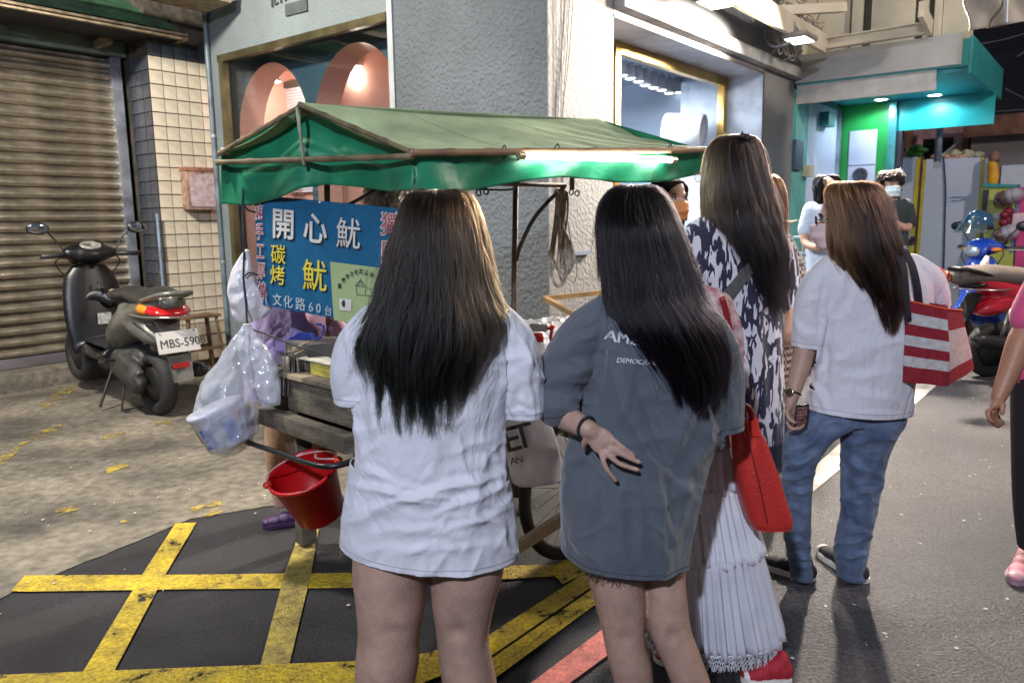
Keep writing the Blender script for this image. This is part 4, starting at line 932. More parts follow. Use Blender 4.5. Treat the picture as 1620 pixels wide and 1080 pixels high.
for s, x, y, h in (('(', 419, 478, 20), ('文', 431, 481, 19), ('化', 448, 484, 19), ('路', 467, 488, 20), ('6', 488, 492, 19), ('0', 500, 494, 19), ('台', 513, 497, 15)): stext(s, x, y, h, sc_, .0, shadow=False)
for x, y in ((506, 320), (627, 337), (407, 316)):
    bm = bmesh.new(); ell(bm, onS(x, y, .003), (.006, .006, .006)); obj('rivet', bm, mat('rivet', (.7, .7, .7), .3), SG, smooth=True)
settle(SG)
gs_ = thing('green_card', 'pale green laminated card with arched lettering hung on the sign', 'card', onS(560, 505, .012))
bm = bmesh.new(); prism(bm, [onS(522, 414, .016), onS(603, 424, .016), onS(600, 520, .020), onS(528, 506, .020)], -SN*.002); obj('card', bm, mat('card_green', (.34, .44, .22), .35, .05), gs_)
ink = mat('ink', (.03, .03, .03), .6)
for s, x, y, a in (('嘉', 534, 455, 0), ('義', 540, 446, 0), ('市', 546, 440, 0), ('文', 553, 436, 0), ('化', 560, 433, 0), ('路', 568, 432, 0), ('雙', 576, 434, 0), ('井', 585, 438, 0)):
    p = onS(x, y, .019); X = (onS(x+8, y+1, .019)-p).normalized(); Y_ = (onS(x, y-8, .019)-p).normalized(); text('character', s, (onS(x, y-8, .019)-p).length*1.05, p, X, Y_, ink, gs_, .0003, .0004)
# little stall drawing and a face photo on the card
bm = bmesh.new()
pp = lambda x, y: onS(x, y, .0192)
for a, b in (((562, 452), (570, 443)), ((570, 443), (579, 453)), ((562, 452), (579, 453)), ((566, 452), (570, 443)), ((574, 453), (570, 443)), ((564, 453), (564, 466)), ((578, 454), (578, 466)), ((564, 466), (588, 468)), ((580, 455), (588, 458)), ((588, 458), (589, 468)), ((570, 440), (570, 444))): bar(bm, pp(*a), pp(*b), .0022, .0006, up=SN)
obj('stall_drawing', bm, ink, gs_)
bm = bmesh.new(); prism(bm, [onS(537, 472, .021), onS(556, 474, .021), onS(555, 492, .0215), onS(537, 490, .0215)], -SN*.001); obj('photo', bm, sw, gs_)
bm = bmesh.new(); ell(bm, onS(545, 480, .0205), (.012, .003, .016)); obj('face_print', bm, ink, gs_)
settle(gs_)
# ---- goods on the cart
foil = mat('clear_wrap', (.74, .70, .66), .18, .15, 14, 1.6, 26, coat=.6, v2=.18, v2s=30)
bm = bmesh.new()
def wrap(s, t):
    z = .875+.15*math.sin(math.pi*min(1, max(0, s)))**.5*math.sin(math.pi*t)**.5
    p = cf(.55+1.18*s, .03+.58*t, z); v_ = mnoise.noise(p*6)*.04+mnoise.noise(p*19)*.022+abs(mnoise.noise(p*38))*.012; p.z += v_*min(1, 6*s*(1-s))*min(1, 6*t*(1-t)); return p
grid(bm, wrap, 130, 70); o = obj('wrapped_food', bm, foil); tag(o, 'food trays under crumpled clear plastic wrap on the cart', 'wrapped food')
wf = thing('wooden_tray_frame', 'empty wooden frame lying on the plastic wrap', 'frame', at(900, 480, 3.5))
fw_ = mat('golden_wood', (.50, .30, .12), .45, .2, 8)
q = [at(862, 472, 3.50), at(955, 462, 3.72), at(1010, 492, 3.3), at(918, 502, 3.05)]
for a, b in ((0, 1), (1, 2), (2, 3), (3, 0)):
    bm = bmesh.new(); bar(bm, q[a], q[b], .022, .022); obj('rail', bm, fw_, wf)
settle(wf)
sb = thing('spray_bottle', 'clear spray bottle with red trigger on the cart', 'bottle', at(850, 600, 2.75))
p = at(852, 532, 2.78)
bm = bmesh.new(); lathe(bm, [(.035, -.20), (.038, -.19), (.038, -.09), (.02, -.03), (.015, -.01)], p, 18); obj('body', bm, film('bottle_plastic', (.72, .72, .78), .45, .1, .1), sb, smooth=True)
red = mat('bright_red', (.62, .025, .02), .3, .05)
bm = bmesh.new(); lathe(bm, [(.018, -.02), (.02, .0), (.018, .012)], p, 16); obj('collar', bm, red, sb, smooth=True)
bm = bmesh.new(); bar(bm, p+Vector((-.035, 0, .035)), p+Vector((.035, 0, .03)), .02, .028); bmesh.ops.bevel(bm, geom=bm.edges[:], offset=.005, segments=2, affect='EDGES'); obj('spray_head', bm, mat('grey_plastic', (.45, .45, .46), .4), sb)
bm = bmesh.new(); tube(bm, spline([p+Vector((.03, 0, .03)), p+Vector((.048, 0, .025)), p+Vector((.044, 0, -.005)), p+Vector((.05, 0, -.025))], 4), .006, 8); ell(bm, p+Vector((.05, 0, .033)), (.010, .010, .010)); obj('trigger', bm, red, sb, smooth=True); settle(sb)
# left end things
tc_ = thing('tong_holder', 'steel tongs and skewers standing in a grey can at the cart end', 'utensil can', at(460, 632, 3.3))
c = at(470, 620, 3.32); bm = bmesh.new(); lathe(bm, [(.055, -.02), (.06, .0), (.062, .17), (.057, .17), (.052, .01)], c, 20); obj('can', bm, mat('soot_tin', (.10, .10, .10), .45, .3, metal=.4), tc_, smooth=True)
chr_ = mat('chrome', (.72, .72, .75), .15, .1, metal=1.)
for x, x2 in ((448, 452), (456, 458), (463, 466)):
    bm = bmesh.new(); bar(bm, at(x2, 548, 3.25), at(x, 626, 3.24), .012, .004); bmesh.ops.bevel(bm, geom=bm.edges[:], offset=.0012, segments=1, affect='EDGES'); obj('tong', bm, chr_, tc_)
for x, y, x2, y2 in ((462, 552, 488, 540), (455, 556, 480, 552), (466, 560, 492, 548), (470, 566, 478, 640)):
    bm = bmesh.new(); tube(bm, [at(x, y, 3.2), at(x2, y2, 3.28)], .0035, 6); obj('skewer', bm, wd2, tc_)
settle(tc_)
bm = bmesh.new(); rng = random.Random(2)
for k in range(14): p = at(486+rng.uniform(-22, 18), 540+rng.uniform(-8, 8)-abs(k-7)*.6, 3.45+rng.uniform(-.04, .04)); ell(bm, p, (.03, .03, .022), seg=8)
bm2 = tube(bm, spline([at(498, 540, 3.36), at(510, 530, 3.36), at(512, 516, 3.36), at(500, 512, 3.38)], 5), .008, 6)
o = fuse('blue_cloth', bm, mat('blue_cloth', (.02, .045, .30), .8, .2, 12, .6, 60), .008, 2); tag(o, 'crumpled blue cloth lying on the cart end', 'cloth')
for k, (lo, hi, m, lab) in enumerate((((.06, .20, .870), (.30, .42, .925), mat('sponge_yellow', (.50, .42, .08), .8, .2, 10, .4, 60), 'yellow foam block under paper at the cart end'), ((.05, .18, .927), (.34, .50, .935), mat('old_paper', (.55, .54, .46), .7, .2, 9), 'creased paper sheets on the yellow foam block'), ((.08, .46, .872), (.30, .66, .99), mat('dark_tin', (.09, .085, .08), .5, .3, 8), 'dark tin box beside the blue cloth'), ((.36, .3, .872), (.52, .62, 1.03), mat('dark_red', (.16, .012, .02), .6, .3), 'dark red box behind the yellow block'))):
    o = boxo(['foam_block', 'paper_sheets', 'tin_box', 'red_box'][k], lo, hi, m, None, cf, .006); tag(o, lab, ['block', 'paper', 'tin box', 'box'][k])
# ---- buckets and bags
def frame_of(axis):
    a = Vector(axis).normalized(); s = a.orthogonal().normalized(); return a, s, a.cross(s)
bk_ = thing('bucket', 'red plastic bucket hanging tilted from the cart handle bar', 'bucket', at(500, 820, 3.2))
t0 = at(478, 744, 3.12); b0 = at(508, 812, 3.2); axv = (t0-b0).normalized(); hL = (t0-b0).length
bm = bmesh.new(); lathe(bm, [(.098, 0), (.104, .005), (.142, hL*.93), (.152, hL*.94), (.152, hL), (.140, hL), (.138, hL*.94), (.096, .012)], b0, 40, axis=axv, caps=True); 
obj('tub', bm, mat('red_plastic', (.50, .008, .012), .32, .1, 3, .1, 30), bk_, smooth=True)
a_, s_, t_ = frame_of(axv); side = (at(430, 770, 3.1)-t0).normalized(); side = (side-axv*side.dot(axv)).normalized(); oth = axv.cross(side)
for k, sg_ in enumerate((1, -1)):
    bm = bmesh.new(); ell(bm, t0+side*.152*sg_-axv*.01, (.020, .020, .016)); obj('handle_lug', bm, mat('lug_orange', (.62, .06, .02), .4), bk_, smooth=True)
bm = bmesh.new(); tube(bm, [t0+side*(.150*math.cos(a))+oth*(-.02*math.sin(a))+axv*(.012+.05*math.sin(a)) for a in np.linspace(0, math.pi, 20)], .003, 6); obj('handle', bm, mat('pink_plastic', (.7, .4, .4), .3), bk_)
settle(bk_)
cable('bucket_string', [t0+side*-.14, at(500, 724, 3.14), at(503, 712, 3.16)], .004, mat('pale_string', (.6, .52, .45), .8), 'pale string tying the red bucket to the handle bar', 'string')
def bag(name, rings, m, lab, cat='bag', seed=1, amp=.012, nn=84, sub=10, freq=22):
    """rings: (x,y,Y,half width px,depth m, tilt)"""
    cs = [at(x, y, Y) for x, y, Y, hw, hd in rings]; ws_ = [(hw*Y/FPX, hd) for x, y, Y, hw, hd in rings]
    cs = spline(cs, sub); ws_ = lspl(ws_, sub); bm = bmesh.new(); tube(bm, cs, ws_, nn, ref=(1, 0, 0))
    for v in bm.verts:
        d = mnoise.noise(v.co*freq+Vector((seed, 0, 0)))+.25*mnoise.noise(v.co*freq*1.8)+.7*abs(mnoise.noise(Vector((v.co.x*34, v.co.y*34, v.co.z*6))))
        v.co += Vector((v.co.x-cs[0].x, -.5, 0)).normalized()*d*amp
    o = obj(name, bm, m, smooth=True); tag(o, lab, cat); return o
fwht = film('milky_plastic', (.74, .75, .80), .30, .16, .5, 14); fclr = film('clear_plastic', (.70, .74, .82), .58, .10, .5, 14); fwh2 = film('white_plastic', (.72, .70, .74), .12, .3, .6, 25)
cord = mat('black_cord', (.015, .015, .018), .6)
cable('black_cord', [at(385, 300, 3.42), at(383, 350, 3.42), at(386, 400, 3.41), at(385, 440, 3.4), at(389, 480, 3.38), at(391, 518, 3.36)], .0045, cord, 'black cord hanging down beside the blue sign', 'cord')
cable('black_cord', [at(386, 322, 3.40), at(392, 332, 3.40), at(404, 336, 3.41)], .004, cord, 'short upper black tie between cord and sign', 'cord')
cable('black_cord', [at(386, 437, 3.38), at(396, 431, 3.4), at(408, 435, 3.41)], .004, cord, 'short lower black tie between cord and sign', 'cord')
cable('black_cord', [at(391, 518, 3.34), at(430, 532, 3.28), at(465, 546, 3.2), at(520, 563, 3.0), at(575, 590, 2.9)], .004, cord, 'black cord stretched along the end of the cart', 'cord')
bag('plastic_bag', [(392, 395, 3.44, 4, .01), (386, 425, 3.44, 16, .03), (385, 455, 3.44, 24, .05), (396, 480, 3.44, 33, .05), (404, 497, 3.44, 30, .03), (408, 506, 3.44, 14, .01)], fwh2, 'empty white plastic bag tucked behind the black cord by the sign', seed=3)
bag('plastic_bag', [(391, 512, 3.3, 5, .012), (392, 530, 3.3, 14, .03), (402, 560, 3.28, 24, .05), (414, 590, 3.27, 28, .05), (424, 620, 3.26, 22, .04), (430, 642, 3.26, 14, .02)], fwht, 'milky empty plastic bag knotted on the black cord at the cart end', seed=5, amp=.018)
bag('plastic_bag', [(388, 520, 3.26, 5, .012), (380, 545, 3.24, 16, .04), (372, 580, 3.22, 30, .07), (362, 620, 3.2, 44, .11), (360, 660, 3.2, 48, .12), (372, 695, 3.2, 40, .10), (382, 712, 3.2, 20, .05)], fclr, 'big clear plastic bag holding the printed tub, hanging from the cart', seed=7, amp=.016)
tb = thing('printed_tub', 'white tub with blue and pink print inside the clear hanging bag', 'tub', at(352, 700, 3.22))
tp0 = at(372, 640, 3.22); tb0 = at(345, 700, 3.22); axv = (at(352, 628, 3.22)-at(368, 702, 3.24)).normalized(); c = at(366, 702, 3.22)
bm = bmesh.new(); lathe(bm, [(.092, 0), (.096, .004), (.112, .16), (.118, .165), (.118, .18), (.001, .182)], c, 32, axis=(axv+Vector((-.25, 0, 0))).normalized()); obj('shell', bm, mat('tub_white', (.55, .58, .68), .4, .1, 6), tb, smooth=True)
axt = (axv+Vector((-.25, 0, 0))).normalized(); a_, s_, t_ = frame_of(axt)
bpr = mat('tub_blue', (.04, .12, .50), .4, .15, 20); ppr = mat('tub_pink', (.55, .20, .32), .4, .15, 20)
for k, (al, h0, h1, w, m) in enumerate(((0, .03, .12, .5, bpr), (.75, .09, .15, .4, ppr), (1.6, .03, .11, .6, bpr), (-.8, .04, .13, .45, bpr), (2.5, .05, .12, .5, ppr), (3.4, .03, .12, .5, bpr), (4.4, .03, .12, .5, bpr), (5.0, .1, .15, .3, ppr))):
    bm = bmesh.new(); grid(bm, lambda u_, v_: c+axt*(h0+(h1-h0)*v_)+(s_*math.cos(al+w*u_)+t_*math.sin(al+w*u_))*(.0975+.016*(h0+(h1-h0)*v_)/.16), 8, 3); obj('print', bm, m, tb)
for k in range(16):
    al = k*.39+.1*(k % 3); h = .03+.035*(k % 4); pos = c+axt*h+(s_*math.cos(al)+t_*math.sin(al))*(.0985+.016*h/.16); tg = axt.cross(s_*math.cos(al)+t_*math.sin(al)); bm = bmesh.new(); bar(bm, pos-tg*.016, pos+tg*.014+axt*.006*(k % 2), .010, .001); obj('print', bm, mat('tub_navy', (.02, .05, .28), .4), tb)
settle(tb)
o = bag('shopping_bag', [(828, 640, 2.52, 22, .02), (830, 662, 2.52, 34, .03), (838, 690, 2.52, 40, .04), (845, 725, 2.52, 44, .045), (850, 755, 2.52, 42, .04), (851, 764, 2.52, 34, .03)], film('shop_bag_white', (.70, .68, .74), .10, .25, .5, 14), 'white plastic shopping bag with black lettering beside the cart wheel', seed=9, amp=.007, freq=12)
for s, x, y, h in (('E', 800, 716, 40), ('T', 815, 712, 40), ('A', 808, 735, 11), ('N', 817, 733, 11)):
    Y_ = 2.445; p = at(x, y, Y_); t_o = text('letter', s, (at(x, y-h, Y_)-p).length*1.4, p, (at(x+20, y-5, Y_)-p), (at(x-4 if h > 20 else x-1, y-h, Y_)-p), ink, o, .0006, .001 if h > 20 else 0)
# rope bundle hanging from the roof frame
rope = mat('grey_rope', (.36, .31, .26), .8, .25, 30, .5, 200); rb = thing('rope_bundle', 'bundle of looped grey ropes hanging from the roof frame', 'rope', at(888, 300, 3.95))
rng = random.Random(8)
for k in range(13):
    x0 = 880+rng.uniform(-3, 18); w = rng.uniform(5, 13); yb = rng.uniform(415, 458); Y = 3.95+rng.uniform(-.03, .03); xc = 888+rng.uniform(-7, 7)
    bm = bmesh.new(); tube(bm, spline([at(x0, 303, Y), at((x0+xc-w)/2+3, 340, Y), at(xc-w*.8, 390, Y), at(xc-w, yb-18, Y), at(xc, yb, Y), at(xc+w, yb-18, Y), at(xc+w*.5, 380, Y), at(x0+3, 335, Y), at(x0+2, 303, Y)], 6), .0055, 6); obj('loop', bm, rope, rb, smooth=True)
bm = bmesh.new(); tube(bm, spline([at(897, 330, 3.95), at(901, 370, 3.93), at(912, 420, 3.92), at(909, 446, 3.92), at(898, 440, 3.93)], 6), .003, 5); obj('loose_end', bm, rope, rb); settle(rb)
# thing seen above the sign
# ------------------------------------------------------------ people
skin = mat('skin', (.50, .31, .23), .5, .08, 7, .2, 140, sss=.12, v2=.06, v2s=40); skin_d = mat('skin_tan', (.46, .22, .13), .45, .10, 6, .2, 90, sss=.1); skin_p = mat('skin_leg', (.45, .285, .215), .52, .10, 7, .25, 160, sss=.1, v2=.09, v2s=34)
M_ = np.array([RT, DN, FW])
def toPx(co):
    v = (co-np.array([0, 0, CAMH]))@M_.T; return FPX*v[:, 0]/v[:, 2]+810, FPX*v[:, 1]/v[:, 2]+540
HS = 1.
def pxloft(bm, rows, Y, hd=None, n=28, sub=4, powr=None):
    """rows (y, xl, xr[, Y[, half depth]]) in picture points become horizontal rings at real depth Y"""
    cs, rr = [], []
    for r in rows:
        Yr = r[3] if len(r) > 3 and r[3] else Y; a = at(r[1], r[0], Yr); b = at(r[2], r[0], Yr); c = (a+b)/2; hw = (b-a).length/2
        h = r[4] if len(r) > 4 else hd; h = h*HS if h else hw
        cs.append(c); rr.append((hw, h))
    cs = spline(cs, sub); rr = lspl(rr, sub)
    rings = []
    for c, (w, h) in zip(cs, rr):
        ring = []
        for j in range(n):
            t = 2*math.pi*j/n; ct_, st_ = math.cos(t), math.sin(t)
            if powr: ct_ = math.copysign(abs(ct_)**powr, ct_); st_ = math.copysign(abs(st_)**powr, st_)
            ring.append(bm.verts.new(c+Vector((w*ct_, h*st_, 0))))
        rings.append(ring)
    for a, b in zip(rings[:-1], rings[1:]):
        for j in range(n): bm.faces.new((a[j], a[(j+1) % n], b[(j+1) % n], b[j]))
    bm.faces.new(rings[0]); bm.faces.new(rings[-1][::-1])
def limb(bm, pts, rad, n=16, sub=4, ref=None):
    rad = [tuple(v*HS for v in q) if isinstance(q, tuple) else q*HS for q in rad]
    p = spline([Vector(q) for q in pts], sub); r = lspl(rad, sub); tube(bm, p, r, n, ref=ref)
    for e, rr in ((p[0], r[0]), (p[-1], r[-1])):
        rr = rr if isinstance(rr, float) else min(rr); ell(bm, e, (rr*.97,)*3, seg=10)
def pr(px, Y): return px*Y/FPX
def folds(me, segs, noise=(), camside=True, seed=0):
    """press creases into cloth: segs of (x0,y0,x1,y1,height m,width px) lie along lines seen from the street side"""
    co = getco(me); no = getno(me); X, Yp = toPx(co); v = co-np.array([0, 0, CAMH]); v /= np.linalg.norm(v, axis=1)[:, None]
    fac = np.clip(-(no*v).sum(1)*2.2+.25, 0, 1) if camside else np.ones(len(co)); d = np.zeros(len(co))
    for s in segs:
        x0, y0, x1, y1, a, w = s[:6]; dx, dy = x1-x0, y1-y0; L2 = dx*dx+dy*dy
        t = ((X-x0)*dx+(Yp-y0)*dy)/L2; tc = np.clip(t, 0, 1); px, py = x0+tc*dx, y0+tc*dy
        sgn = ((X-x0)*dy-(Yp-y0)*dx)/math.sqrt(L2); bow = (s[6] if len(s) > 6 else 0)*np.sin(np.pi*tc)
        sgn = sgn+bow+2.0*np.sin(tc*9+x0); along = np.exp(-(np.maximum(0, np.maximum(-t, t-1))*math.sqrt(L2)/(w*1.6))**2)*(np.sin(np.pi*np.clip(tc*.86+.07, 0, 1))**.6)
        g = np.exp(-np.abs(sgn/w)**1.35)-.5*np.exp(-((sgn-1.6*w)/(w*1.1))**2)
        d += a*g*along*fac
    for q in noise:
        sc, am, sd, st = q[:4]; nz_ = vnoise(co*np.array(st)+(.03*vnoise(co, 12, sd+99))[:, None], sc, sd)
        d += am*nz_ if len(q) == 4 else am*fac*(np.maximum(0, 1-np.abs(nz_)*q[4])**2-.25)
    setco(me, co+no*d[:, None])
def ridged(co, sc, sd, st): n_ = vnoise(co*np.array(st), sc, sd, 3); return 1-np.abs(n_)*2
def cut(me, p, n, near=None, rad=None, xl=None):
    """open the cloth with a clean edge: remove what lies beyond the plane"""
    bm = bmesh.new(); bm.from_mesh(me); p = Vector(p); n = Vector(n).normalized()
    if near is None: geom = bm.verts[:]+bm.edges[:]+bm.faces[:]
    else:
        near = Vector(near)
        def inside(c): dv = c-near; a = dv.dot(n); return (dv-n*a).length < rad and -.03 < a < .16 and (xl is None or (c.x-xl[1])*xl[0] > 0)
        fs = [f for f in bm.faces if inside(f.calc_center_median())]
        st = set(); 
        for f in fs: st.add(f); st.update(f.verts); st.update(f.edges)
        geom = list(st)
    bmesh.ops.bisect_plane(bm, geom=geom, dist=1e-5, plane_co=p, plane_no=n, clear_outer=(near is None))
    if near is not None:
        kill = [f for f in bm.faces if inside(f.calc_center_median()) and (f.calc_center_median()-p).dot(n) > 1e-4]
        bmesh.ops.delete(bm, geom=kill, context='FACES')
    bm.normal_update(); bm.to_mesh(me); bm.free(); me.shade_smooth()
def seam(parent, target, p, n, m, w=.0012, near=None, rad=None):
    bm = bmesh.new(); bm.from_mesh(target.data); r = bmesh.ops.bisect_plane(bm, geom=bm.verts[:]+bm.edges[:]+bm.faces[:], dist=1e-6, plane_co=Vector(p), plane_no=Vector(n)); nn = Vector(n).normalized()
    bm.normal_update(); out = bmesh.new()
    for e in r['geom_cut']:
        if not isinstance(e, bmesh.types.BMEdge): continue
        a, b = e.verts
        if near is not None and (a.co-Vector(near)).length > rad: continue
        q = []
        for v, s in ((a, -1), (b, -1), (b, 1), (a, 1)): q.append(out.verts.new(v.co+v.normal*.0009+nn*(w*s)))
        out.faces.new(q)
    bm.free(); return obj('seam', out, m, parent)
def solid(o, t=.003): s = o.modifiers.new('t', 'SOLIDIFY'); s.thickness = t; s.offset = -1
def cloth(name, col, rough=.85, fine=900, big=28, amp=.35, col2=None, sheen=.3, wrk=1.):
    m = mat(name, col, rough, .04, 2.5, amp, big, sheen=sheen, col2=col2); n = m.node_tree.nodes; L = m.node_tree.links; b1_ = n[m['bump']]; b1_.inputs['Distance'].default_value = .010
    w_ = n.new('ShaderNodeTexNoise'); w_.inputs['Scale'].default_value = fine; w_.inputs['Detail'].default_value = 2
    tc = [x for x in n if x.type == 'TEX_COORD'][0]; L.new(tc.outputs['Object'], w_.inputs['Vector'])
    b2 = n.new('ShaderNodeBump'); b2.inputs['Strength'].default_value = .35; b2.inputs['Distance'].default_value = .0012; L.new(w_.outputs['Fac'], b2.inputs['Height'])
    wr_ = n.new('ShaderNodeTexNoise'); wr_.inputs['Scale'].default_value = 4.2; wr_.inputs['Detail'].default_value = 3; wr_.inputs['Distortion'].default_value = 1.6
    mpw = n.new('ShaderNodeMapping'); mpw.inputs['Scale'].default_value = (1, 1, .6); mpw.inputs['Rotation'].default_value = (.3, .5, 0); L.new(tc.outputs['Object'], mpw.inputs[0]); L.new(mpw.outputs[0], wr_.inputs['Vector'])
    pp_ = n.new('ShaderNodeMath'); pp_.operation = 'PINGPONG'; pp_.inputs[1].default_value = .14; L.new(wr_.outputs['Fac'], pp_.inputs[0])
    b3 = n.new('ShaderNodeBump'); b3.inputs['Strength'].default_value = .30; b3.inputs['Distance'].default_value = .09*wrk; L.new(pp_.outputs[0], b3.inputs['Height']); L.new(b1_.outputs[0], b3.inputs['Normal'])
    L.new(b3.outputs[0], b2.inputs['Normal']); L.new(b2.outputs[0], n['Principled BSDF'].inputs['Normal']); return m
# hair: real strands
def hairmat(name, root, tip, edge=None, ex=None, rough=.28, rnd=.35, ior=1.42):
    m = bpy.data.materials.new(name); m.use_nodes = True; n = m.node_tree.nodes; L = m.node_tree.links; n.clear()
    h = n.new('ShaderNodeBsdfHairPrincipled'); h.model = 'CHIANG'; h.parametrization = 'COLOR'; h.inputs['Roughness'].default_value = rough; h.inputs['Radial Roughness'].default_value = .5; h.inputs['IOR'].default_value = ior
    o = n.new('ShaderNodeOutputMaterial'); L.new(h.outputs[0], o.inputs[0]); hi = n.new('ShaderNodeHairInfo')
    mx = n.new('ShaderNodeMix'); mx.data_type = 'RGBA'; mx.inputs[6].default_value = (*root, 1); mx.inputs[7].default_value = (*tip, 1)
    mr = n.new('ShaderNodeMapRange'); mr.inputs[1].default_value = .25; mr.inputs[2].default_value = .75; L.new(hi.outputs['Intercept'], mr.inputs[0]); L.new(mr.outputs[0], mx.inputs[0]); out = mx.outputs[2]
    if edge:
        g = n.new('ShaderNodeNewGeometry'); sp = n.new('ShaderNodeSeparateXYZ'); L.new(g.outputs['Position'], sp.inputs[0])
        m2 = n.new('ShaderNodeMapRange'); m2.inputs[1].default_value = ex[0]; m2.inputs[2].default_value = ex[1]; L.new(sp.outputs['X'], m2.inputs[0])
        ad = n.new('ShaderNodeMath'); ad.operation = 'MULTIPLY'; L.new(m2.outputs[0], ad.inputs[0])
        m3 = n.new('ShaderNodeMapRange'); m3.inputs[1].default_value = .25; m3.inputs[2].default_value = .9; m3.inputs[3].default_value = .15; L.new(hi.outputs['Random'], m3.inputs[0]); L.new(m3.outputs[0], ad.inputs[1])
        m5 = n.new('ShaderNodeMapRange'); m5.inputs[1].default_value = .62; m5.inputs[2].default_value = .85; m5.inputs[3].default_value = 1; m5.inputs[4].default_value = 0.12; L.new(hi.outputs['Intercept'], m5.inputs[0])
        ad2 = n.new('ShaderNodeMath'); ad2.operation = 'MULTIPLY'; L.new(ad.outputs[0], ad2.inputs[0]); L.new(m5.outputs[0], ad2.inputs[1])
        m4 = n.new('ShaderNodeMix'); m4.data_type = 'RGBA'; L.new(ad2.outputs[0], m4.inputs[0]); L.new(out, m4.inputs[6]); m4.inputs[7].default_value = (*edge, 1); out = m4.outputs[2]
    hv = n.new('ShaderNodeHueSaturation'); r2 = n.new('ShaderNodeMapRange'); r2.inputs[3].default_value = 1-rnd; r2.inputs[4].default_value = 1+rnd*1.6; L.new(hi.outputs['Random'], r2.inputs[0]); L.new(r2.outputs[0], hv.inputs['Value']); L.new(out, hv.inputs['Color'])
    L.new(hv.outputs[0], h.inputs['Color']); return m
def hair_curves(name, parent, P, rad, m):
    n_, k = P.shape[:2]; hc = bpy.data.hair_curves.new(name); hc.add_curves([k]*n_)
    hc.points.foreach_set('position', P.reshape(-1).astype(np.float32)) if hasattr(hc.points, 'foreach_set') and 'position' in dir(hc.points[0]) else hc.position_data.foreach_set('vector', P.reshape(-1).astype(np.float32))
    at_r = hc.attributes.get('radius') or hc.attributes.new('radius', 'FLOAT', 'POINT')
    t = np.linspace(0, 1, k); prof = (1-.75*t**3)
    at_r.data.foreach_set('value', (rad[:, None]*prof[None, :]).reshape(-1).astype(np.float32))
    hc.materials.append(m); o = bpy.data.objects.new(name, hc); C.objects.link(o); o.parent = parent; return o
def hair(parent, rows, m, n=14000, th=(-1.7, 1.7), lenf=None, seed=0, k=18, clumps=70, clump=.55, wave=.006, fly=.04, rad=.00042, layer=.28, Y=2.2, part=0., name='hair'):
    """rows (y px, xl, xr, Y axis, half depth) from crown to tip; strands run down the shell they describe"""
    rs = np.random.RandomState(seed); R_ = []
    for r in rows:
        a = at(r[1], r[0], r[3]); b = at(r[2], r[0], r[3]); R_.append(((a.x+b.x)/2, r[3], (a.z+b.z)/2, abs(b.x-a.x)/2, r[4]*HS))
    R_ = np.array(R_); nr = len(R_)
    theta = rs.uniform(th[0], th[1], n); theta = np.sign(theta)*np.abs(theta)
    cth = np.sort(rs.uniform(th[0], th[1], clumps)); cid = np.abs(theta[:, None]-cth[None, :]).argmin(1)
    lay = 1-layer*rs.rand(n)**1.3; t0 = rs.rand(n)**2.2*.24; 
    clen = rs.normal(0, .018, clumps)[cid]
    end = np.array([lenf(a) if lenf else 1. for a in theta])+clen-np.abs(rs.normal(0, .05, n))-(rs.rand(n) < .4)*rs.uniform(0, .22, n)
    end = np.where(rs.rand(n) < .10, end*rs.uniform(.6, 1, n), end); end = np.clip(end, .2, 1.04)
    u_ = np.linspace(0, 1, k)[None, :]; T_ = t0[:, None]+(end-t0)[:, None]*u_; 
    f = np.clip(T_*(nr-1), 0, nr-1.001+.04); i = np.minimum(f.astype(int), nr-2); g = f-i
    def sm(col):   # catmull-rom on rows
        p1 = R_[i, col]; p2 = R_[i+1, col]; p0 = R_[np.maximum(i-1, 0), col]; p3 = R_[np.minimum(i+2, nr-1), col]
        return .5*(2*p1+(p2-p0)*g+(2*p0-5*p1+4*p2-p3)*g**2+(3*p1-p0-3*p2+p3)*g**3)
    cl = clump*np.clip((T_-.15)/.85, 0, 1)**1.2*(.5+.5*rs.rand(n)[:, None]); TH = theta[:, None]*(1-cl)+cth[cid][:, None]*cl
    TH = TH + .05*np.sin(T_*7+rs.rand(clumps)[cid][:, None]*6)*T_ 
    LAY = lay[:, None]; LAY = LAY*(1-.05*cl)
    w = sm(3); hd_ = sm(4)
    X = sm(0)+w*LAY*np.sin(TH); Yy = sm(1)-hd_*(1-(1-LAY)*1.0)*np.cos(TH); Z = sm(2)
    ph = rs.rand(clumps)[cid][:, None]*6.28+rs.rand(n)[:, None]*.8; X += wave*np.sin(T_*19+ph)*T_*1.4; Yy += wave*.7*np.cos(T_*17+ph*1.7)*T_
    X += rs.normal(0, .0022, (n, 1))*np.ones((1, k)); 
    fl_ = (rs.rand(n) < fly)[:, None]; fd = rs.normal(0, 1, (n, 3)); X += fl_*fd[:, :1]*.022*u_**1.5*np.sin(1+T_*5+fd[:, 1:2]); Yy -= fl_*np.abs(fd[:, 1:2])*.018*u_; Z += fl_*fd[:, 2:]*.010*np.sin(3*u_)
    # roots swept from the parting
    Yy = np.where(T_ < .03, Yy, Yy)
    P = np.stack([X, Yy, Z], -1); rr = rad*rs.uniform(.7, 1.4, n); return hair_curves(name, parent, P, rr, m)
class Hd: pass
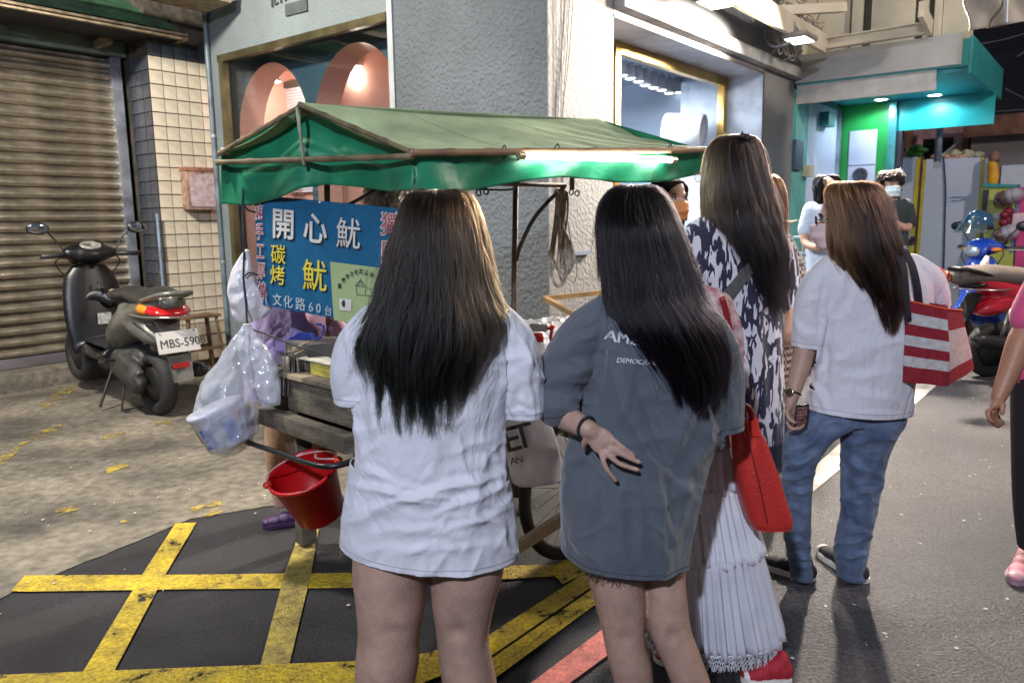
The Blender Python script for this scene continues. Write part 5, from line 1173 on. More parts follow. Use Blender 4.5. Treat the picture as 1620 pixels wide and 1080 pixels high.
def head(bm, c, yaw=0, pitch=0, s=1., roll=0):
    s = s*HS
    rot = Matrix.Rotation(yaw, 3, 'Z') @ Matrix.Rotation(-pitch, 3, 'X') @ Matrix.Rotation(roll, 3, 'Y'); f = rot @ Vector((0, 1, 0)); r = rot @ Vector((1, 0, 0)); u = rot @ Vector((0, 0, 1)); c = Vector(c)
    L = lambda a, b, d: c+(r*a+f*b+u*d)*s
    def E_(p, q): ell(bm, L(*p), tuple(v*s for v in q), rot, 18)
    E_((0, -.012, .030), (.075, .094, .088)); E_((0, .022, -.02), (.064, .068, .088)); E_((0, .040, -.070), (.048, .046, .040)); E_((0, .066, -.092), (.024, .018, .018))
    E_((0, .094, -.018), (.0115, .014, .024)); E_((0, .100, -.030), (.015, .013, .011)); E_((0, .084, -.056), (.022, .012, .0075)); E_((0, .082, -.066), (.018, .012, .007))
    E_((0, .078, .030), (.045, .014, .012)); E_((.036, .066, -.022), (.022, .022, .02)); E_((-.036, .066, -.022), (.022, .022, .02))
    for sx in (-1, 1): E_((sx*.074, -.004, -.012), (.008, .018, .030))
    h = Hd(); h.L = L; h.rot = rot; h.f, h.r, h.u, h.c, h.s = f, r, u, c, s; return h
def face_parts(h, parent, brow=True, eyes=True, mask=None, glasses=None):
    s = h.s
    if eyes:
        for sx in (-1, 1):
            bm = bmesh.new(); ell(bm, h.L(sx*.031, .074, .010), (.0135*s, .010*s, .0075*s), h.rot, 12); e = obj('eye', bm, mat('eye_white', (.72, .70, .68), .2), parent, smooth=True)
            bm = bmesh.new(); ell(bm, h.L(sx*.031, .0815, .010), (.006*s, .004*s, .006*s), h.rot, 10); obj('iris', bm, mat('iris_dark', (.015, .01, .008), .1), e, smooth=True)
            bm = bmesh.new(); tube(bm, [h.L(sx*.031+a*.014, .0815-abs(a)*.004, .0165-a*a*.004) for a in (-1, -.5, 0, .5, 1)], .0022*s, 6); obj('eyelid', bm, mat('lash', (.02, .015, .012), .6), e)
    if brow:
        for sx in (-1, 1):
            bm = bmesh.new(); tube(bm, [h.L(sx*.031+a*.018, .087-abs(a)*.007, .033-a*sx*.002-a*a*.003) for a in (-1, -.5, 0, .5, 1)], .0032*s, 6); obj('eyebrow', bm, mat('lash'), parent)
    if mask is not None:
        bm = bmesh.new()
        def mf(a, b):
            th = (a-.5)*2.5; zz = -.004-.098*b; bulge = .020*math.sin(math.pi*min(1, b*1.1+.05))*math.cos(th)**2+.012*math.exp(-(th/.25)**2)*(1-b)
            return h.L(.075*math.sin(th), .014+.087*math.cos(th)+bulge+.004*math.sin(b*16)*math.cos(th), zz)
        grid(bm, mf, 24, 12); o = obj('face_mask', bm, mask, parent); sm_ = o.modifiers.new('t', 'SOLIDIFY'); sm_.thickness = .002
        for sx in (-1, 1):
            bm = bmesh.new(); tube(bm, [h.L(sx*.066, .030, -.012), h.L(sx*.076, .005, .0), h.L(sx*.078, -.016, -.005)], .0014*s, 5); tube(bm, [h.L(sx*.062, .035, -.09), h.L(sx*.076, .005, -.05), h.L(sx*.078, -.016, -.02)], .0014*s, 5); obj('ear_loop', bm, mat('white_loop', (.75, .75, .75), .7), o)
    if glasses is not None:
        bm = bmesh.new()
        for sx in (-1, 1):
            tube(bm, [h.L(sx*.033+.023*math.cos(a), .100, .008+.019*math.sin(a)) for a in np.linspace(0, 2*math.pi, 17)], .0016*s, 6, caps=False); tube(bm, [h.L(sx*.056, .099, .012), h.L(sx*.073, .07, .012), h.L(sx*.080, -.005, .012), h.L(sx*.078, -.02, -.005)], .0016*s, 6)
        tube(bm, [h.L(-.010, .101, .012), h.L(0, .104, .014), h.L(.010, .101, .012)], .0016*s, 6); g = obj('glasses', bm, glasses, parent)
def shoe(parent, heel, toe, w, col, sole=(.75, .72, .66), name='shoe', lab=None, ankle=None, laces=True):
    heel = Vector(heel); toe = Vector(toe); heel.z = toe.z = 0; d = toe-heel; L = d.length; d.normalize(); r = Vector((d.y, -d.x, 0)); up = Vector((0, 0, 1))
    outl = [(-.0, .30), (.06, .42), (.25, .44), (.45, .42), (.65, .50), (.8, .5), (.93, .36), (1.0, .12)]
    pts = [heel+d*(a*L)+r*(b*w) for a, b in outl]+[heel+d*(a*L)-r*(b*w) for a, b in reversed(outl)]
    bm = bmesh.new(); prism(bm, [p+up*.002 for p in pts], up*.026); bmesh.ops.bevel(bm, geom=bm.edges[:], offset=.004, segments=2, affect='EDGES'); o = obj(name, bm, mat('sole_%02d%02d' % (int(sole[0]*90), int(sole[2]*90)), sole, .5, .1, 8), parent, angle=50)
    bm = bmesh.new(); rot = Matrix((r, d, up)).transposed()
    for a, hw, h, z in ((.12, .40, .038, .045), (.3, .38, .042, .045), (.5, .40, .034, .038), (.7, .44, .026, .034), (.85, .38, .020, .032)): ell(bm, heel+d*(a*L)+up*z, (w*hw, L*.17, h), rot, 14)
    ell(bm, heel+d*(.16*L)+up*.075, (w*.34, L*.13, .035), rot, 12)
    up_ = fuse('upper', bm, col, .006, 2, o)
    bm = bmesh.new(); ell(bm, heel+d*(.90*L)+up*.030, (w*.38, L*.10, .021), rot, 14); obj('toe_cap', bm, MATS['sole_%02d%02d' % (int(sole[0]*90), int(sole[2]*90))], o, smooth=True)
    if laces:
        bm = bmesh.new()
        for k in range(5):
            a = .42+.07*k; z = .082-.010*k; tube(bm, [heel+d*(a*L)-r*(w*.2)+up*(z-.008), heel+d*(a*L)+up*z, heel+d*(a*L)+r*(w*.2)+up*(z-.008)], .003, 5)
        obj('laces', bm, mat('lace_white', (.75, .73, .68), .8), o)
    if lab: o['label'] = lab
    return o
def hand(bm, wrist, palm, fingers, r=.0085, pw=.034, th=None):
    """palm from wrist; fingers are lists of three or four points"""
    wrist = Vector(wrist); palm = Vector(palm); limb(bm, [wrist, wrist.lerp(palm, .5), palm], [(.024, .017), (pw*.95, .015), (pw, .012)], 14, 3, ref=(Vector(fingers[0][0])-Vector(fingers[-1][0])) if len(fingers) > 1 else None)
    for f in fingers:
        k = len(f); limb(bm, [palm.lerp(Vector(f[0]), .75)]+list(f), [r*1.1]+[r*(1.06-.22*i/(k-1)) for i in range(k)], 10, 3)
    if th: limb(bm, [wrist.lerp(palm, .3)]+list(th), [r*1.5]+[r*(1.25-.25*i/(len(th)-1)) for i in range(len(th))], 10, 3)
def nails(parent, tips):
    for p, d, n_ in tips:
        pass

white_c = cloth('white_cotton', (.70, .69, .73)); grey_c = cloth('grey_cotton', (.085, .098, .118), amp=.3); 
# ---- woman 1: white T-shirt, long ombre hair
YA = 1.98; HS = .9; DA = YA-2.2
w1 = thing('person', 'woman with long brown-green hair in oversized white T-shirt seen from behind', 'person', gnd(680, 1110))
bm = bmesh.new()
pxloft(bm, [(840, 560, 676), (905, 558, 675), (950, 563, 673), (985, 566, 668), (1010, 566, 664), (1040, 563, 664), (1080, 563, 657), (1120, 572, 650), (1170, 588, 634), (1225, 596, 628), (1262, 598, 630)], YA, sub=5)
pxloft(bm, [(840, 680, 800), (905, 681, 797), (950, 683, 784), (985, 688, 776), (1010, 691, 773), (1040, 694, 778), (1080, 700, 786), (1120, 708, 784), (1170, 722, 772), (1225, 732, 766), (1262, 734, 768)], YA, sub=5)
pxloft(bm, [(780, 580, 785), (830, 575, 790), (850, 585, 780)], YA, .10)
pxloft(bm, [(500, 620, 745, YA, .07), (600, 600, 760, YA, .08), (800, 580, 785, YA, .10)], YA)
limb(bm, [at(700, 480, YA), at(700, 440, YA+.02)], [.06, .055])
limb(bm, [at(600, 508, YA), at(690, 495, YA), at(795, 515, YA)], [.05, .06, .05]); limb(bm, [at(690, 700, YA), at(680, 860, YA)], [.10, .10])
h1 = head(bm, at(700, 378, YA+.05), 0, R(18))
fl_ = at(560, 630, YA+.05)
limb(bm, [at(595, 510, YA), at(565, 570, YA), at(562, 625, YA+.03), at(575, 610, YA+.28)], [.055, .048, .042, .026]); limb(bm, [at(575, 610, YA+.28), at(585, 600, YA+.36)], [.022, .012])
limb(bm, [at(800, 520, YA), at(828, 580, YA), at(832, 640, YA+.03), at(815, 640, YA+.22)], [.055, .048, .042, .028])
hand(bm, at(815, 640, YA+.22), at(815, 640, YA+.28), [[at(812+i*7, 640, YA+.32), at(812+i*7, 648, YA+.35), at(812+i*7, 660, YA+.34)] for i in range(4)])
b1_ = fuse('body', bm, skin_p, .0075, 5, w1)
co = getco(b1_.data); no = getno(b1_.data); X, Yp = toPx(co)
for (cx, cy, rx, ry, a) in ((622, 1000, 22, 10, -.006), (722, 1000, 14, 12, -.010), (640, 980, 20, 16, .004), (600, 1050, 18, 40, .003), (752, 1060, 18, 40, .003)):
    co += no*(a*np.exp(-((X-cx)/rx)**2-((Yp-cy)/ry)**2))[:, None]
setco(b1_.data, co)
bm = bmesh.new()
pxloft(bm, [(468, 648, 752, YA, .06), (482, 610, 772, YA, .085), (500, 582, 792, YA, .105), (530, 566, 806, YA, .12), (580, 562, 806, YA, .13), (640, 562, 802, YA, .135), (700, 557, 803, YA, .14), (760, 547, 808, YA, .15), (820, 538, 816, YA, .158), (870, 535, 822, YA, .16), (915, 536, 823, YA, .16), (940, 538, 823, YA, .16)], YA, n=40, sub=4)
limb(bm, [at(600, 508, YA), at(566, 545, YA), at(556, 590, YA), at(560, 642, YA+.01)], [.062, .063, .062, .058])
limb(bm, [at(775, 508, YA), at(812, 540, YA), at(828, 595, YA), at(832, 672, YA+.01)], [.062, .064, .062, .056])
def post(me):
    folds(me, [(560, 765, 687, 797, .012, 7), (575, 742, 690, 790, .007, 6), (635, 790, 795, 751, .012, 8), (680, 816, 808, 765, .009, 7), (700, 842, 815, 800, .007, 7), (600, 842, 700, 835, .005, 8), (559, 735, 600, 700, .006, 7),
               (575, 872, 803, 862, .004, 7), (759, 474, 811, 603, .012, 8), (780, 520, 806, 640, .007, 6), (819, 529, 852, 600, .008, 6), (832, 540, 842, 640, .006, 5), (806, 600, 812, 660, .010, 6), (582, 498, 550, 591, .008, 7), (570, 560, 560, 640, .006, 6),
               (800, 660, 800, 770, .009, 6), (560, 650, 575, 720, .007, 7), (795, 690, 700, 720, .005, 9), (640, 700, 600, 850, .004, 14), (770, 700, 740, 860, .006, 12), (690, 640, 685, 760, .005, 12), (812, 790, 818, 870, .01, 6), (795, 730, 770, 700, .006, 6),
               (545, 830, 620, 800, .006, 8), (620, 880, 700, 858, .004, 6), (536, 640, 575, 632, .004, 4), (806, 650, 856, 654, .004, 4)],
          noise=[(7, .004, 1, (1, 1, .8)), (9, .008, 2, (.8, 1, 1.5), 3.2), (14, .005, 4, (1.5, 1, .9), 3.5), (30, .0016, 3, (1, 1, 1))])
t1 = fuse('tshirt', bm, white_c, .005, 5, w1, post)
hemn = Vector((.14, 0, -1))
cut(t1.data, at(680, 898, YA-.1), Vector((-.09, .08, -1)))
p_ = at(560, 638, YA); cut(t1.data, p_, (-.05, 0, -1), p_, .085, (-1, at(563, 640, YA).x))
p_ = at(832, 660, YA); cut(t1.data, p_, (.05, 0, -1), p_, .085, (1, at(801, 660, YA).x))
solid(t1)
stc = mat('stitch_white', (.45, .45, .50), .9)
seam(w1, t1, at(680, 889, YA-.1), Vector((-.09, .08, -1)), stc); seam(w1, t1, at(560, 628, YA), (-.05, 0, -1), stc, near=at(560, 628, YA), rad=.065); seam(w1, t1, at(832, 650, YA), (.05, 0, -1), stc, near=at(832, 650, YA), rad=.066)
for s_, cx_, cy_, hx_ in ():
    pass
sh_ = lambda x, Y: Vector((pz(x, Y), Y, 0))
shoe(w1, sh_(616, YA-.08), sh_(608, YA+.16), .088, mat('shoe_white', (.6, .6, .6), .5)); shoe(w1, sh_(748, YA-.08), sh_(756, YA+.16), .088, MATS['shoe_white'])
hm1 = hairmat('hair_ombre', (.0095, .0052, .0032), (.004, .0048, .0036), (.12, .062, .024), (at(695, 400, 1.9).x, at(785, 400, 1.9).x))  # golden right side: warm lamp light painted into the hair colour
def len1(a):   # ragged, split ends
    base = .965-.05*abs(a)
    if a < -1.05: base = .80+.06*math.sin(a*31)
    elif a < -.72: base = .90+.05*math.sin(a*40)
    elif a > 1.0: base = .64
    elif a > .74: base = .80
    return base+.035*math.sin(a*23)
hair(w1, [(300, 672, 716, 2.24+DA, .02), (306, 650, 740, 2.24+DA, .055), (325, 636, 756, 2.24+DA, .105), (360, 624, 768, 2.23+DA, .128), (400, 612, 778, 2.22+DA, .135), (440, 600, 788, 2.21+DA, .138), (475, 590, 798, 2.20+DA, .15), (505, 572, 812, 2.20+DA, .165), (540, 558, 812, 2.20+DA, .175), (580, 562, 796, 2.20+DA, .178), (620, 576, 782, 2.20+DA, .178), (668, 592, 768, 2.20+DA, .178)],
     hm1, 15000, (-1.45, 1.45), len1, 1, clumps=80, clump=.66, wave=.008, rad=.00040, fly=.07)
settle(w1)
# ---- woman 2: grey T-shirt dress, black hair, hand on back
from mathutils.bvhtree import BVHTree
def drape(o, target, d=(0, 1, 0), off=.0018):
    """lay a flat print onto cloth along direction d"""
    me = target.data; bv = BVHTree.FromPolygons([v.co[:] for v in me.vertices], [p.vertices[:] for p in me.polygons]); d = Vector(d).normalized()
    bm = bmesh.new(); bm.from_mesh(o.data); bmesh.ops.triangulate(bm, faces=bm.faces[:]); bmesh.ops.subdivide_edges(bm, edges=[e for e in bm.edges if e.calc_length() > .008], cuts=2)
    for v in bm.verts:
        h = bv.ray_cast(v.co-d*.4, d)
        if h[0] is not None: v.co = h[0]-d*off
    bm.to_mesh(o.data); bm.free()
YB = 2.04; DB = YB-2.35
w2 = thing('person', 'woman with long black hair in grey lettered T-shirt, one hand on her back', 'person', gnd(1010, 1090))
bm = bmesh.new()
pxloft(bm, [(850, 925, 1020), (905, 928, 1019), (950, 940, 1021), (990, 951, 1020), (1020, 957, 1022), (1047, 963, 1030), (1080, 972, 1034), (1120, 982, 1034), (1160, 990, 1028), (1215, 994, 1024), (1250, 996, 1026)], YB, sub=5)
pxloft(bm, [(850, 1015, 1090), (905, 1020, 1084), (950, 1022, 1087), (990, 1025, 1092), (1020, 1036, 1102), (1047, 1048, 1112), (1080, 1062, 1124), (1120, 1074, 1126), (1160, 1084, 1122), (1215, 1092, 1122), (1250, 1094, 1124)], YB, sub=5)
pxloft(bm, [(470, 990, 1085, YB, .06), (600, 975, 1100, YB, .07), (760, 945, 1080, YB, .09), (870, 935, 1078, YB, .10)], YB)
limb(bm, [at(1025, 460, YB), at(1018, 420, YB+.02)], [.055, .05])
limb(bm, [at(948, 505, YB), at(1030, 490, YB), at(1104, 502, YB)], [.045, .06, .045])
h2 = head(bm, at(1012, 370, YB+.05), R(12), R(12))
# bent left arm with the hand spread on the small of the back
el = at(872, 652, YB-.0); wr = at(938, 682, YB-.134)
limb(bm, [at(945, 505, YB), at(905, 570, YB), el], [.05, .046, .04]); limb(bm, [el, at(902, 664, YB-.065), at(925, 676, YB-.125), wr], [.040, .037, .030, .026])
Yh = YB-.147
hand(bm, wr, at(957, 703, Yh), [[at(971, 696, Yh-.004), at(987, 709, Yh-.010), at(1002, 719, Yh-.006)], [at(970, 711, Yh-.008), at(991, 722, Yh-.014), at(1011, 731, Yh-.012)], [at(963, 719, Yh-.008), at(980, 733, Yh-.014), at(1008, 743, Yh-.012)], [at(952, 717, Yh-.003), at(958, 738, Yh-.012), at(974, 760, Yh-.010)]], r=.0086, pw=.038, th=[at(928, 692, Yh+.01), at(924, 702, Yh+.02), at(923, 708, Yh+.03)])
limb(bm, [at(1105, 500, YB), at(1140, 580, YB), at(1150, 650, YB+.02), at(1140, 640, YB+.24)], [.05, .045, .04, .025])
hand(bm, at(1140, 640, YB+.24), at(1140, 645, YB+.30), [[at(1130+i*7, 650, YB+.33), at(1130+i*7, 660, YB+.35), at(1130+i*7, 670, YB+.35)] for i in range(4)])
b2_ = fuse('body', bm, skin_p, .0042, 3, w2)
co = getco(b2_.data); no = getno(b2_.data); X, Yp = toPx(co)
for (cx, cy, rx, ry, a) in ((988, 1010, 14, 12, -.006), (1062, 1008, 10, 14, -.008), (1000, 1060, 14, 30, .003), (1088, 1060, 14, 30, .003)): co += no*(a*np.exp(-((X-cx)/rx)**2-((Yp-cy)/ry)**2))[:, None]
setco(b2_.data, co)
bm = bmesh.new()
pxloft(bm, [(452, 985, 1065, YB, .06), (468, 955, 1100, YB, .085), (488, 935, 1122, YB, .105), (520, 928, 1138, YB, .12), (580, 926, 1146, YB, .128), (640, 918, 1150, YB, .13), (690, 900, 1140, YB, .135), (740, 890, 1122, YB, .142), (800, 888, 1108, YB, .15), (860, 888, 1094, YB, .155), (900, 888, 1090, YB, .155), (940, 888, 1090, YB, .155)], YB, n=40)
limb(bm, [at(960, 496, YB), at(925, 530, YB), at(898, 580, YB), at(880, 622, YB-.01), at(884, 642, YB-.035)], [.062, .075, .082, .075, .064])
limb(bm, [at(1095, 496, YB), at(1130, 540, YB), at(1146, 600, YB), at(1150, 690, YB+.01)], [.06, .062, .06, .055])
def post(me):
    folds(me, [(965, 560, 1032, 734, 0.021, 13.0, 6), (1032, 734, 1050, 905, 0.023, 13.0), (995, 600, 1034, 725, 0.013, 10.2), (1034, 730, 1105, 795, 0.013, 11.6), (1040, 762, 1073, 885, 0.015, 11.6), (938, 742, 930, 890, 0.013, 11.6), (975, 760, 990, 895, 0.011, 14.5), (1006, 760, 1020, 900, 0.013, 13.0),
               (962, 468, 946, 640, -0.013, 8.7), (893, 627, 938, 639, 0.015, 8.7), (870, 600, 940, 580, 0.009, 11.6), (880, 560, 950, 520, 0.009, 10.2), (862, 640, 935, 655, 0.009, 7.2), (900, 520, 945, 505, 0.006, 7.2), (915, 560, 945, 610, 0.008, 8.7),
               (970, 512, 1010, 680, 0.009, 13.0), (1110, 600, 1060, 740, 0.011, 14.5), (1128, 690, 1070, 790, 0.011, 11.6), (1120, 640, 1125, 700, 0.011, 8.7), (1148, 560, 1158, 670, 0.009, 8.7), (1135, 600, 1130, 680, -0.011, 7.2), (905, 700, 895, 800, 0.011, 10.2), (1000, 700, 1060, 690, 0.008, 11.6), (1088, 790, 1060, 880, 0.011, 11.6),
               (960, 700, 945, 740, -0.011, 11.6), (925, 715, 900, 740, 0.011, 8.7), (1130, 500, 1090, 560, 0.006, 11.6)],
          noise=[(7, .004, 11, (1, 1, .7)), (9, .008, 12, (1.2, 1, .8), 3.2), (15, .004, 14, (1, 1, 1.2), 3.5), (30, .0014, 13, (1, 1, 1))])
t2 = fuse('tshirt', bm, grey_c, .005, 4, w2, post)
cut(t2.data, at(990, 905, YB-.1), Vector((-.10, .06, -1)))
p_ = at(1150, 682, YB); cut(t2.data, p_, (.12, 0, -1), p_, .085, (1, at(1142, 680, YB).x))
solid(t2)
stg = mat('stitch_grey', (.05, .055, .065), .9)
seam(w2, t2, at(990, 897, YB-.1), Vector((-.10, .06, -1)), stg); seam(w2, t2, at(1150, 673, YB), (.12, 0, -1), stg, near=at(1150, 673, YB), rad=.07); dd = (at(912, 664, YB-.08)-at(880, 625, YB)).normalized(); seam(w2, t2, at(888, 648, YB-.03), Vector((.25, 0, -1)), stg, near=at(882, 646, YB-.03), rad=.075)
lw = mat('print_white', (.72, .73, .76), .7)
for s_, x, y, h_, sz in (('AMERICA', 975, 561, 0, .030), ('DEMOCRACY', 993, 598, 0, .0135)):
    for kk in range(4 if sz > .02 else 2):
        p = at(x+kk*.45, y-(kk % 2)*.5, YB-.3); o = text('lettering', s_, sz*1.42*.92, p, at(x+60, y+7 if sz > .02 else y+3, YB-.3)-p, (0, 0, 1), lw, w2, .0, .0, shear=0 if sz > .02 else .2, sx=1.06); drape(o, t2, off=.0016+.0004*kk)
# frayed denim hem below the shirt
bm = bmesh.new(); rng = random.Random(6)
for k in range(150):
    x = rng.uniform(928, 1036); y0 = 893+6*math.sin((x-928)/40); Y = YB-.10-.03*math.sin((x-928)/34); L_ = rng.uniform(6, 26)*(1 if x < 1015 else .4)
    tube(bm, [at(x, y0-18, Y), at(x+rng.uniform(-3, 3), y0+L_*.5, Y-.004), at(x+rng.uniform(-9, 9), y0+L_, Y-.006)], .0008, 3)
o = obj('frayed_hem', bm, mat('black_denim', (.018, .018, .022), .9), w2); o['kind'] = 'stuff'
bm = bmesh.new(); pxloft(bm, [(800, 915, 1092, YB, .135), (888, 922, 1090, YB, .135)], YB); obj('shorts', bm, MATS['black_denim'], w2, smooth=True)
bm = bmesh.new()
for k in range(26):
    a = k/26*2*math.pi; cc = at(928, 677, YB-.13); ax = (wr-el).normalized(); s_ = ax.orthogonal().normalized(); t_ = ax.cross(s_); ell(bm, cc+(s_*math.cos(a)+t_*math.sin(a))*.029, (.005, .005, .005), seg=6)
obj('bracelet', bm, mat('black_bead', (.015, .015, .018), .3), w2, smooth=True)
shoe(w2, sh_(1010, YB-.08), sh_(1004, YB+.16), .082, mat('shoe_black', (.03, .03, .03), .5)); shoe(w2, sh_(1108, YB-.08), sh_(1116, YB+.16), .082, MATS['shoe_black'])
hm2 = hairmat('hair_black', (.0035, .0030, .0036), (.004, .003, .0045), rough=.26, rnd=.5, ior=1.33)
hair(w2, [(293, 990, 1024, 2.40+DB, .02), (300, 968, 1042, 2.40+DB, .06), (322, 950, 1060, 2.40+DB, .10), (360, 944, 1076, 2.38+DB, .125), (400, 945, 1091, 2.37+DB, .13), (440, 945, 1105, 2.36+DB, .135), (475, 946, 1112, 2.35+DB, .15), (510, 962, 1136, 2.34+DB, .165), (550, 990, 1148, 2.34+DB, .168), (590, 1020, 1145, 2.34+DB, .168), (635, 1050, 1120, 2.34+DB, .168)],
     hm2, 17000, (-1.6, 1.55), lambda a: .995-.05*abs(a)-(.42 if a < -1.25 else 0), 2, clumps=90, clump=.42, wave=.005, fly=.09, rad=.00038)
settle(w2)
# ---- woman 5: lace trimmed tiered skirt, mostly hidden behind woman 2
HS = 1.
YD = 2.42
w5 = thing('person', 'person in tiered white lace skirt and red canvas shoes behind the grey shirt', 'person', gnd(1130, 1010))
bm = bmesh.new(); limb(bm, [at(1070, 470, YD), at(1055, 430, YD)], [.05, .048]); h5 = head(bm, at(1022, 388, YD+.06), 0, R(8), .9)
pxloft(bm, [(470, 1030, 1145, YD, .09), (560, 1040, 1150, YD, .11), (700, 1045, 1160, YD, .12)], YD)
pxloft(bm, [(690, 1066, 1104, YD, .05), (860, 1076, 1110, YD, .045), (1000, 1078, 1106, YD, .04), (1040, 1078, 1104, YD, .04)], YD); pxloft(bm, [(690, 1106, 1146, YD, .05), (860, 1124, 1160, YD, .045), (1000, 1160, 1188, YD, .04), (1050, 1180, 1206, YD, .035)], YD)
limb(bm, [at(1140, 480, YD), at(1158, 560, YD), at(1160, 640, YD-.02), at(1150, 620, YD+.2)], [.04, .036, .032, .022]); limb(bm, [at(1040, 480, YD), at(1030, 560, YD), at(1030, 620, YD+.1)], [.045, .04, .035])
fuse('body', bm, skin, .008, 4, w5)
bm = bmesh.new(); pxloft(bm, [(446, 1040, 1100, YD, .05), (458, 1020, 1135, YD, .08), (482, 1010, 1158, YD, .10), (560, 1030, 1160, YD, .12), (700, 1035, 1160, YD, .13)], YD); limb(bm, [at(1120, 478, YD), at(1146, 510, YD), at(1156, 560, YD)], [.052, .05, .045])
fl_m = mat('floral_sheer', (.62, .55, .55), .7, .3, 26, .3, 40, col2=(.32, .10, .14)); fuse('blouse', bm, fl_m, .009, 4, w5)
lace = mat('skirt_white', (.70, .70, .74), .8, .04, 8, .3, 200, sheen=.4)
def tier(y0, y1, a0, b0, a1, b1_, amp, seed, m, name, Ys=YD, npl=62, al=1.):
    bm = bmesh.new()
    def f(s, t):
        y = y0+(y1-y0)*t; xl = a0+(a1-a0)*t; xr = b0+(b1_-b0)*t; A = at(xl, y, Ys); Bq = at(xr, y, Ys); c = (A+Bq)/2; w = (Bq-A).length/2; th = s*2*math.pi
        k = 1+amp*t**.7*(math.sin(th*npl/2+seed+1.5*math.sin(th*3))*.6+.4*math.sin(th*npl/3.3+seed*2))*.05/max(w, .05)
        return c+Vector((w*k*math.cos(th), .72*w*k*math.sin(th), -.006*math.sin(th*9+seed)*t))
    grid(bm, f, 340, 12); o = obj(name, bm, m, w5); o.modifiers.new('t', 'SOLIDIFY').thickness = .0016; return o
sheer = film('sheer_tulle', (.72, .72, .78), .30, .8, .2, 200)
tier(632, 766, 1052, 1160, 1046, 1176, .30, 1, lace, 'skirt_tier'); tier(762, 872, 1044, 1174, 1040, 1202, .45, 2, lace, 'skirt_tier', npl=80); tier(864, 1000, 1038, 1202, 1028, 1232, .55, 3, sheer, 'skirt_tier', npl=90); tier(868, 950, 1050, 1190, 1048, 1204, .3, 5, lace, 'underskirt', npl=30)
bm = bmesh.new(); rng = random.Random(12); A = at(1028, 999, YD); Bq = at(1232, 999, YD); c = (A+Bq)/2; w = (Bq-A).length/2
for k in range(190):
    th = 2*math.pi*k/190; cc = c+Vector((w*math.cos(th), .72*w*math.sin(th), 0))*(1+.03*math.sin(th*45)); cc.z = c.z
    tg = Vector((-math.sin(th), .72*math.cos(th), 0)).normalized()
    tube(bm, [cc+tg*(.008*math.cos(a))+Vector((0, 0, -.008+.008*math.sin(a))) for a in np.linspace(0, 2*math.pi, 8)], .0013, 3, caps=False)
    tube(bm, [cc+tg*(.005*math.cos(a))+Vector((0, 0, -.024+.007*math.sin(a))) for a in np.linspace(0, 2*math.pi, 7)], .0013, 3, caps=False)
    for j in range(3): tube(bm, [cc+Vector((0, 0, -.028)), cc+tg*rng.uniform(-.012, .012)+Vector((0, 0, -.042-rng.uniform(0, .008)))], .0010, 3)
    tube(bm, [cc+Vector((0, 0, .004)), cc+tg*.02+Vector((0, 0, .002))], .0018, 3)
o = obj('lace_trim', bm, lace, w5); o['kind'] = 'stuff'
rc = mat('red_canvas', (.42, .015, .03), .7, .1, 6, .4, 200)
so_ = shoe(w5, gnd(1249, 1078), gnd(1172, 1080), .085, rc, lab='red canvas shoe with cream sole below the lace hem', laces=False); shoe(w5, gnd(1085, 1030), gnd(1040, 1052), .085, rc)
hair(w5, [(312, 1008, 1034, YD+.08, .02), (320, 991, 1051, YD+.08, .07), (350, 982, 1062, YD+.07, .10), (400, 980, 1066, YD+.05, .10), (450, 982, 1064, YD+.03, .11), (500, 986, 1062, YD+.0, .12)], hm2, 2500, (-1.5, 1.5), None, 5)
settle(w5)
# red leather bucket bag
rbg = thing('red_handbag', 'red leather bucket handbag hanging beside the white lace skirt', 'handbag', at(1205, 828, 2.3))
rl = mat('red_leather', (.55, .035, .028), .38, .12, 5, .35, 90)
bm = bmesh.new(); pxloft(bm, [(668, 1163, 1196, 2.28, .045), (685, 1161, 1204, 2.28, .055), (730, 1163, 1222, 2.28, .065), (780, 1169, 1237, 2.28, .072), (815, 1178, 1248, 2.28, .072), (828, 1186, 1247, 2.28, .066)], 2.28, n=36, sub=6, powr=.6)
for v in bm.verts: v.co += Vector((1, -1, 0))*(.006*mnoise.noise(Vector((v.co.x*50, v.co.y*50, v.co.z*6)))*max(0, (v.co.z-.55)*3))
obj('bag_body', bm, rl, rbg, smooth=True)
bm = bmesh.new(); tube(bm, [at(1183, 692, 2.208), at(1200, 760, 2.20), at(1214, 826, 2.20)], .0025, 5); obj('seam', bm, mat('dark_red_seam', (.2, .01, .01), .5), rbg)
for q in ([(1166, 672), (1162, 640), (1158, 560), (1150, 500), (1142, 470)], [(1194, 676), (1186, 648), (1176, 640)]): 
    bm = bmesh.new(); pts = spline([at(x, y, 2.28 if y > 560 else 2.33) for x, y in q], 5); tube(bm, pts, (.010), 8, ref=(1, 0, 0)); obj('strap', bm, mat('dark_red_leather', (.28, .012, .016), .4), rbg, smooth=True)
for k in range(5):
    bm = bmesh.new(); x = 1168+7*k; bar(bm, at(x, 664-3*math.sin(k*2), 2.23), at(x+3, 690, 2.22), .012, .006); obj('gathered_pleat', bm, rl, rbg)
settle(rbg)
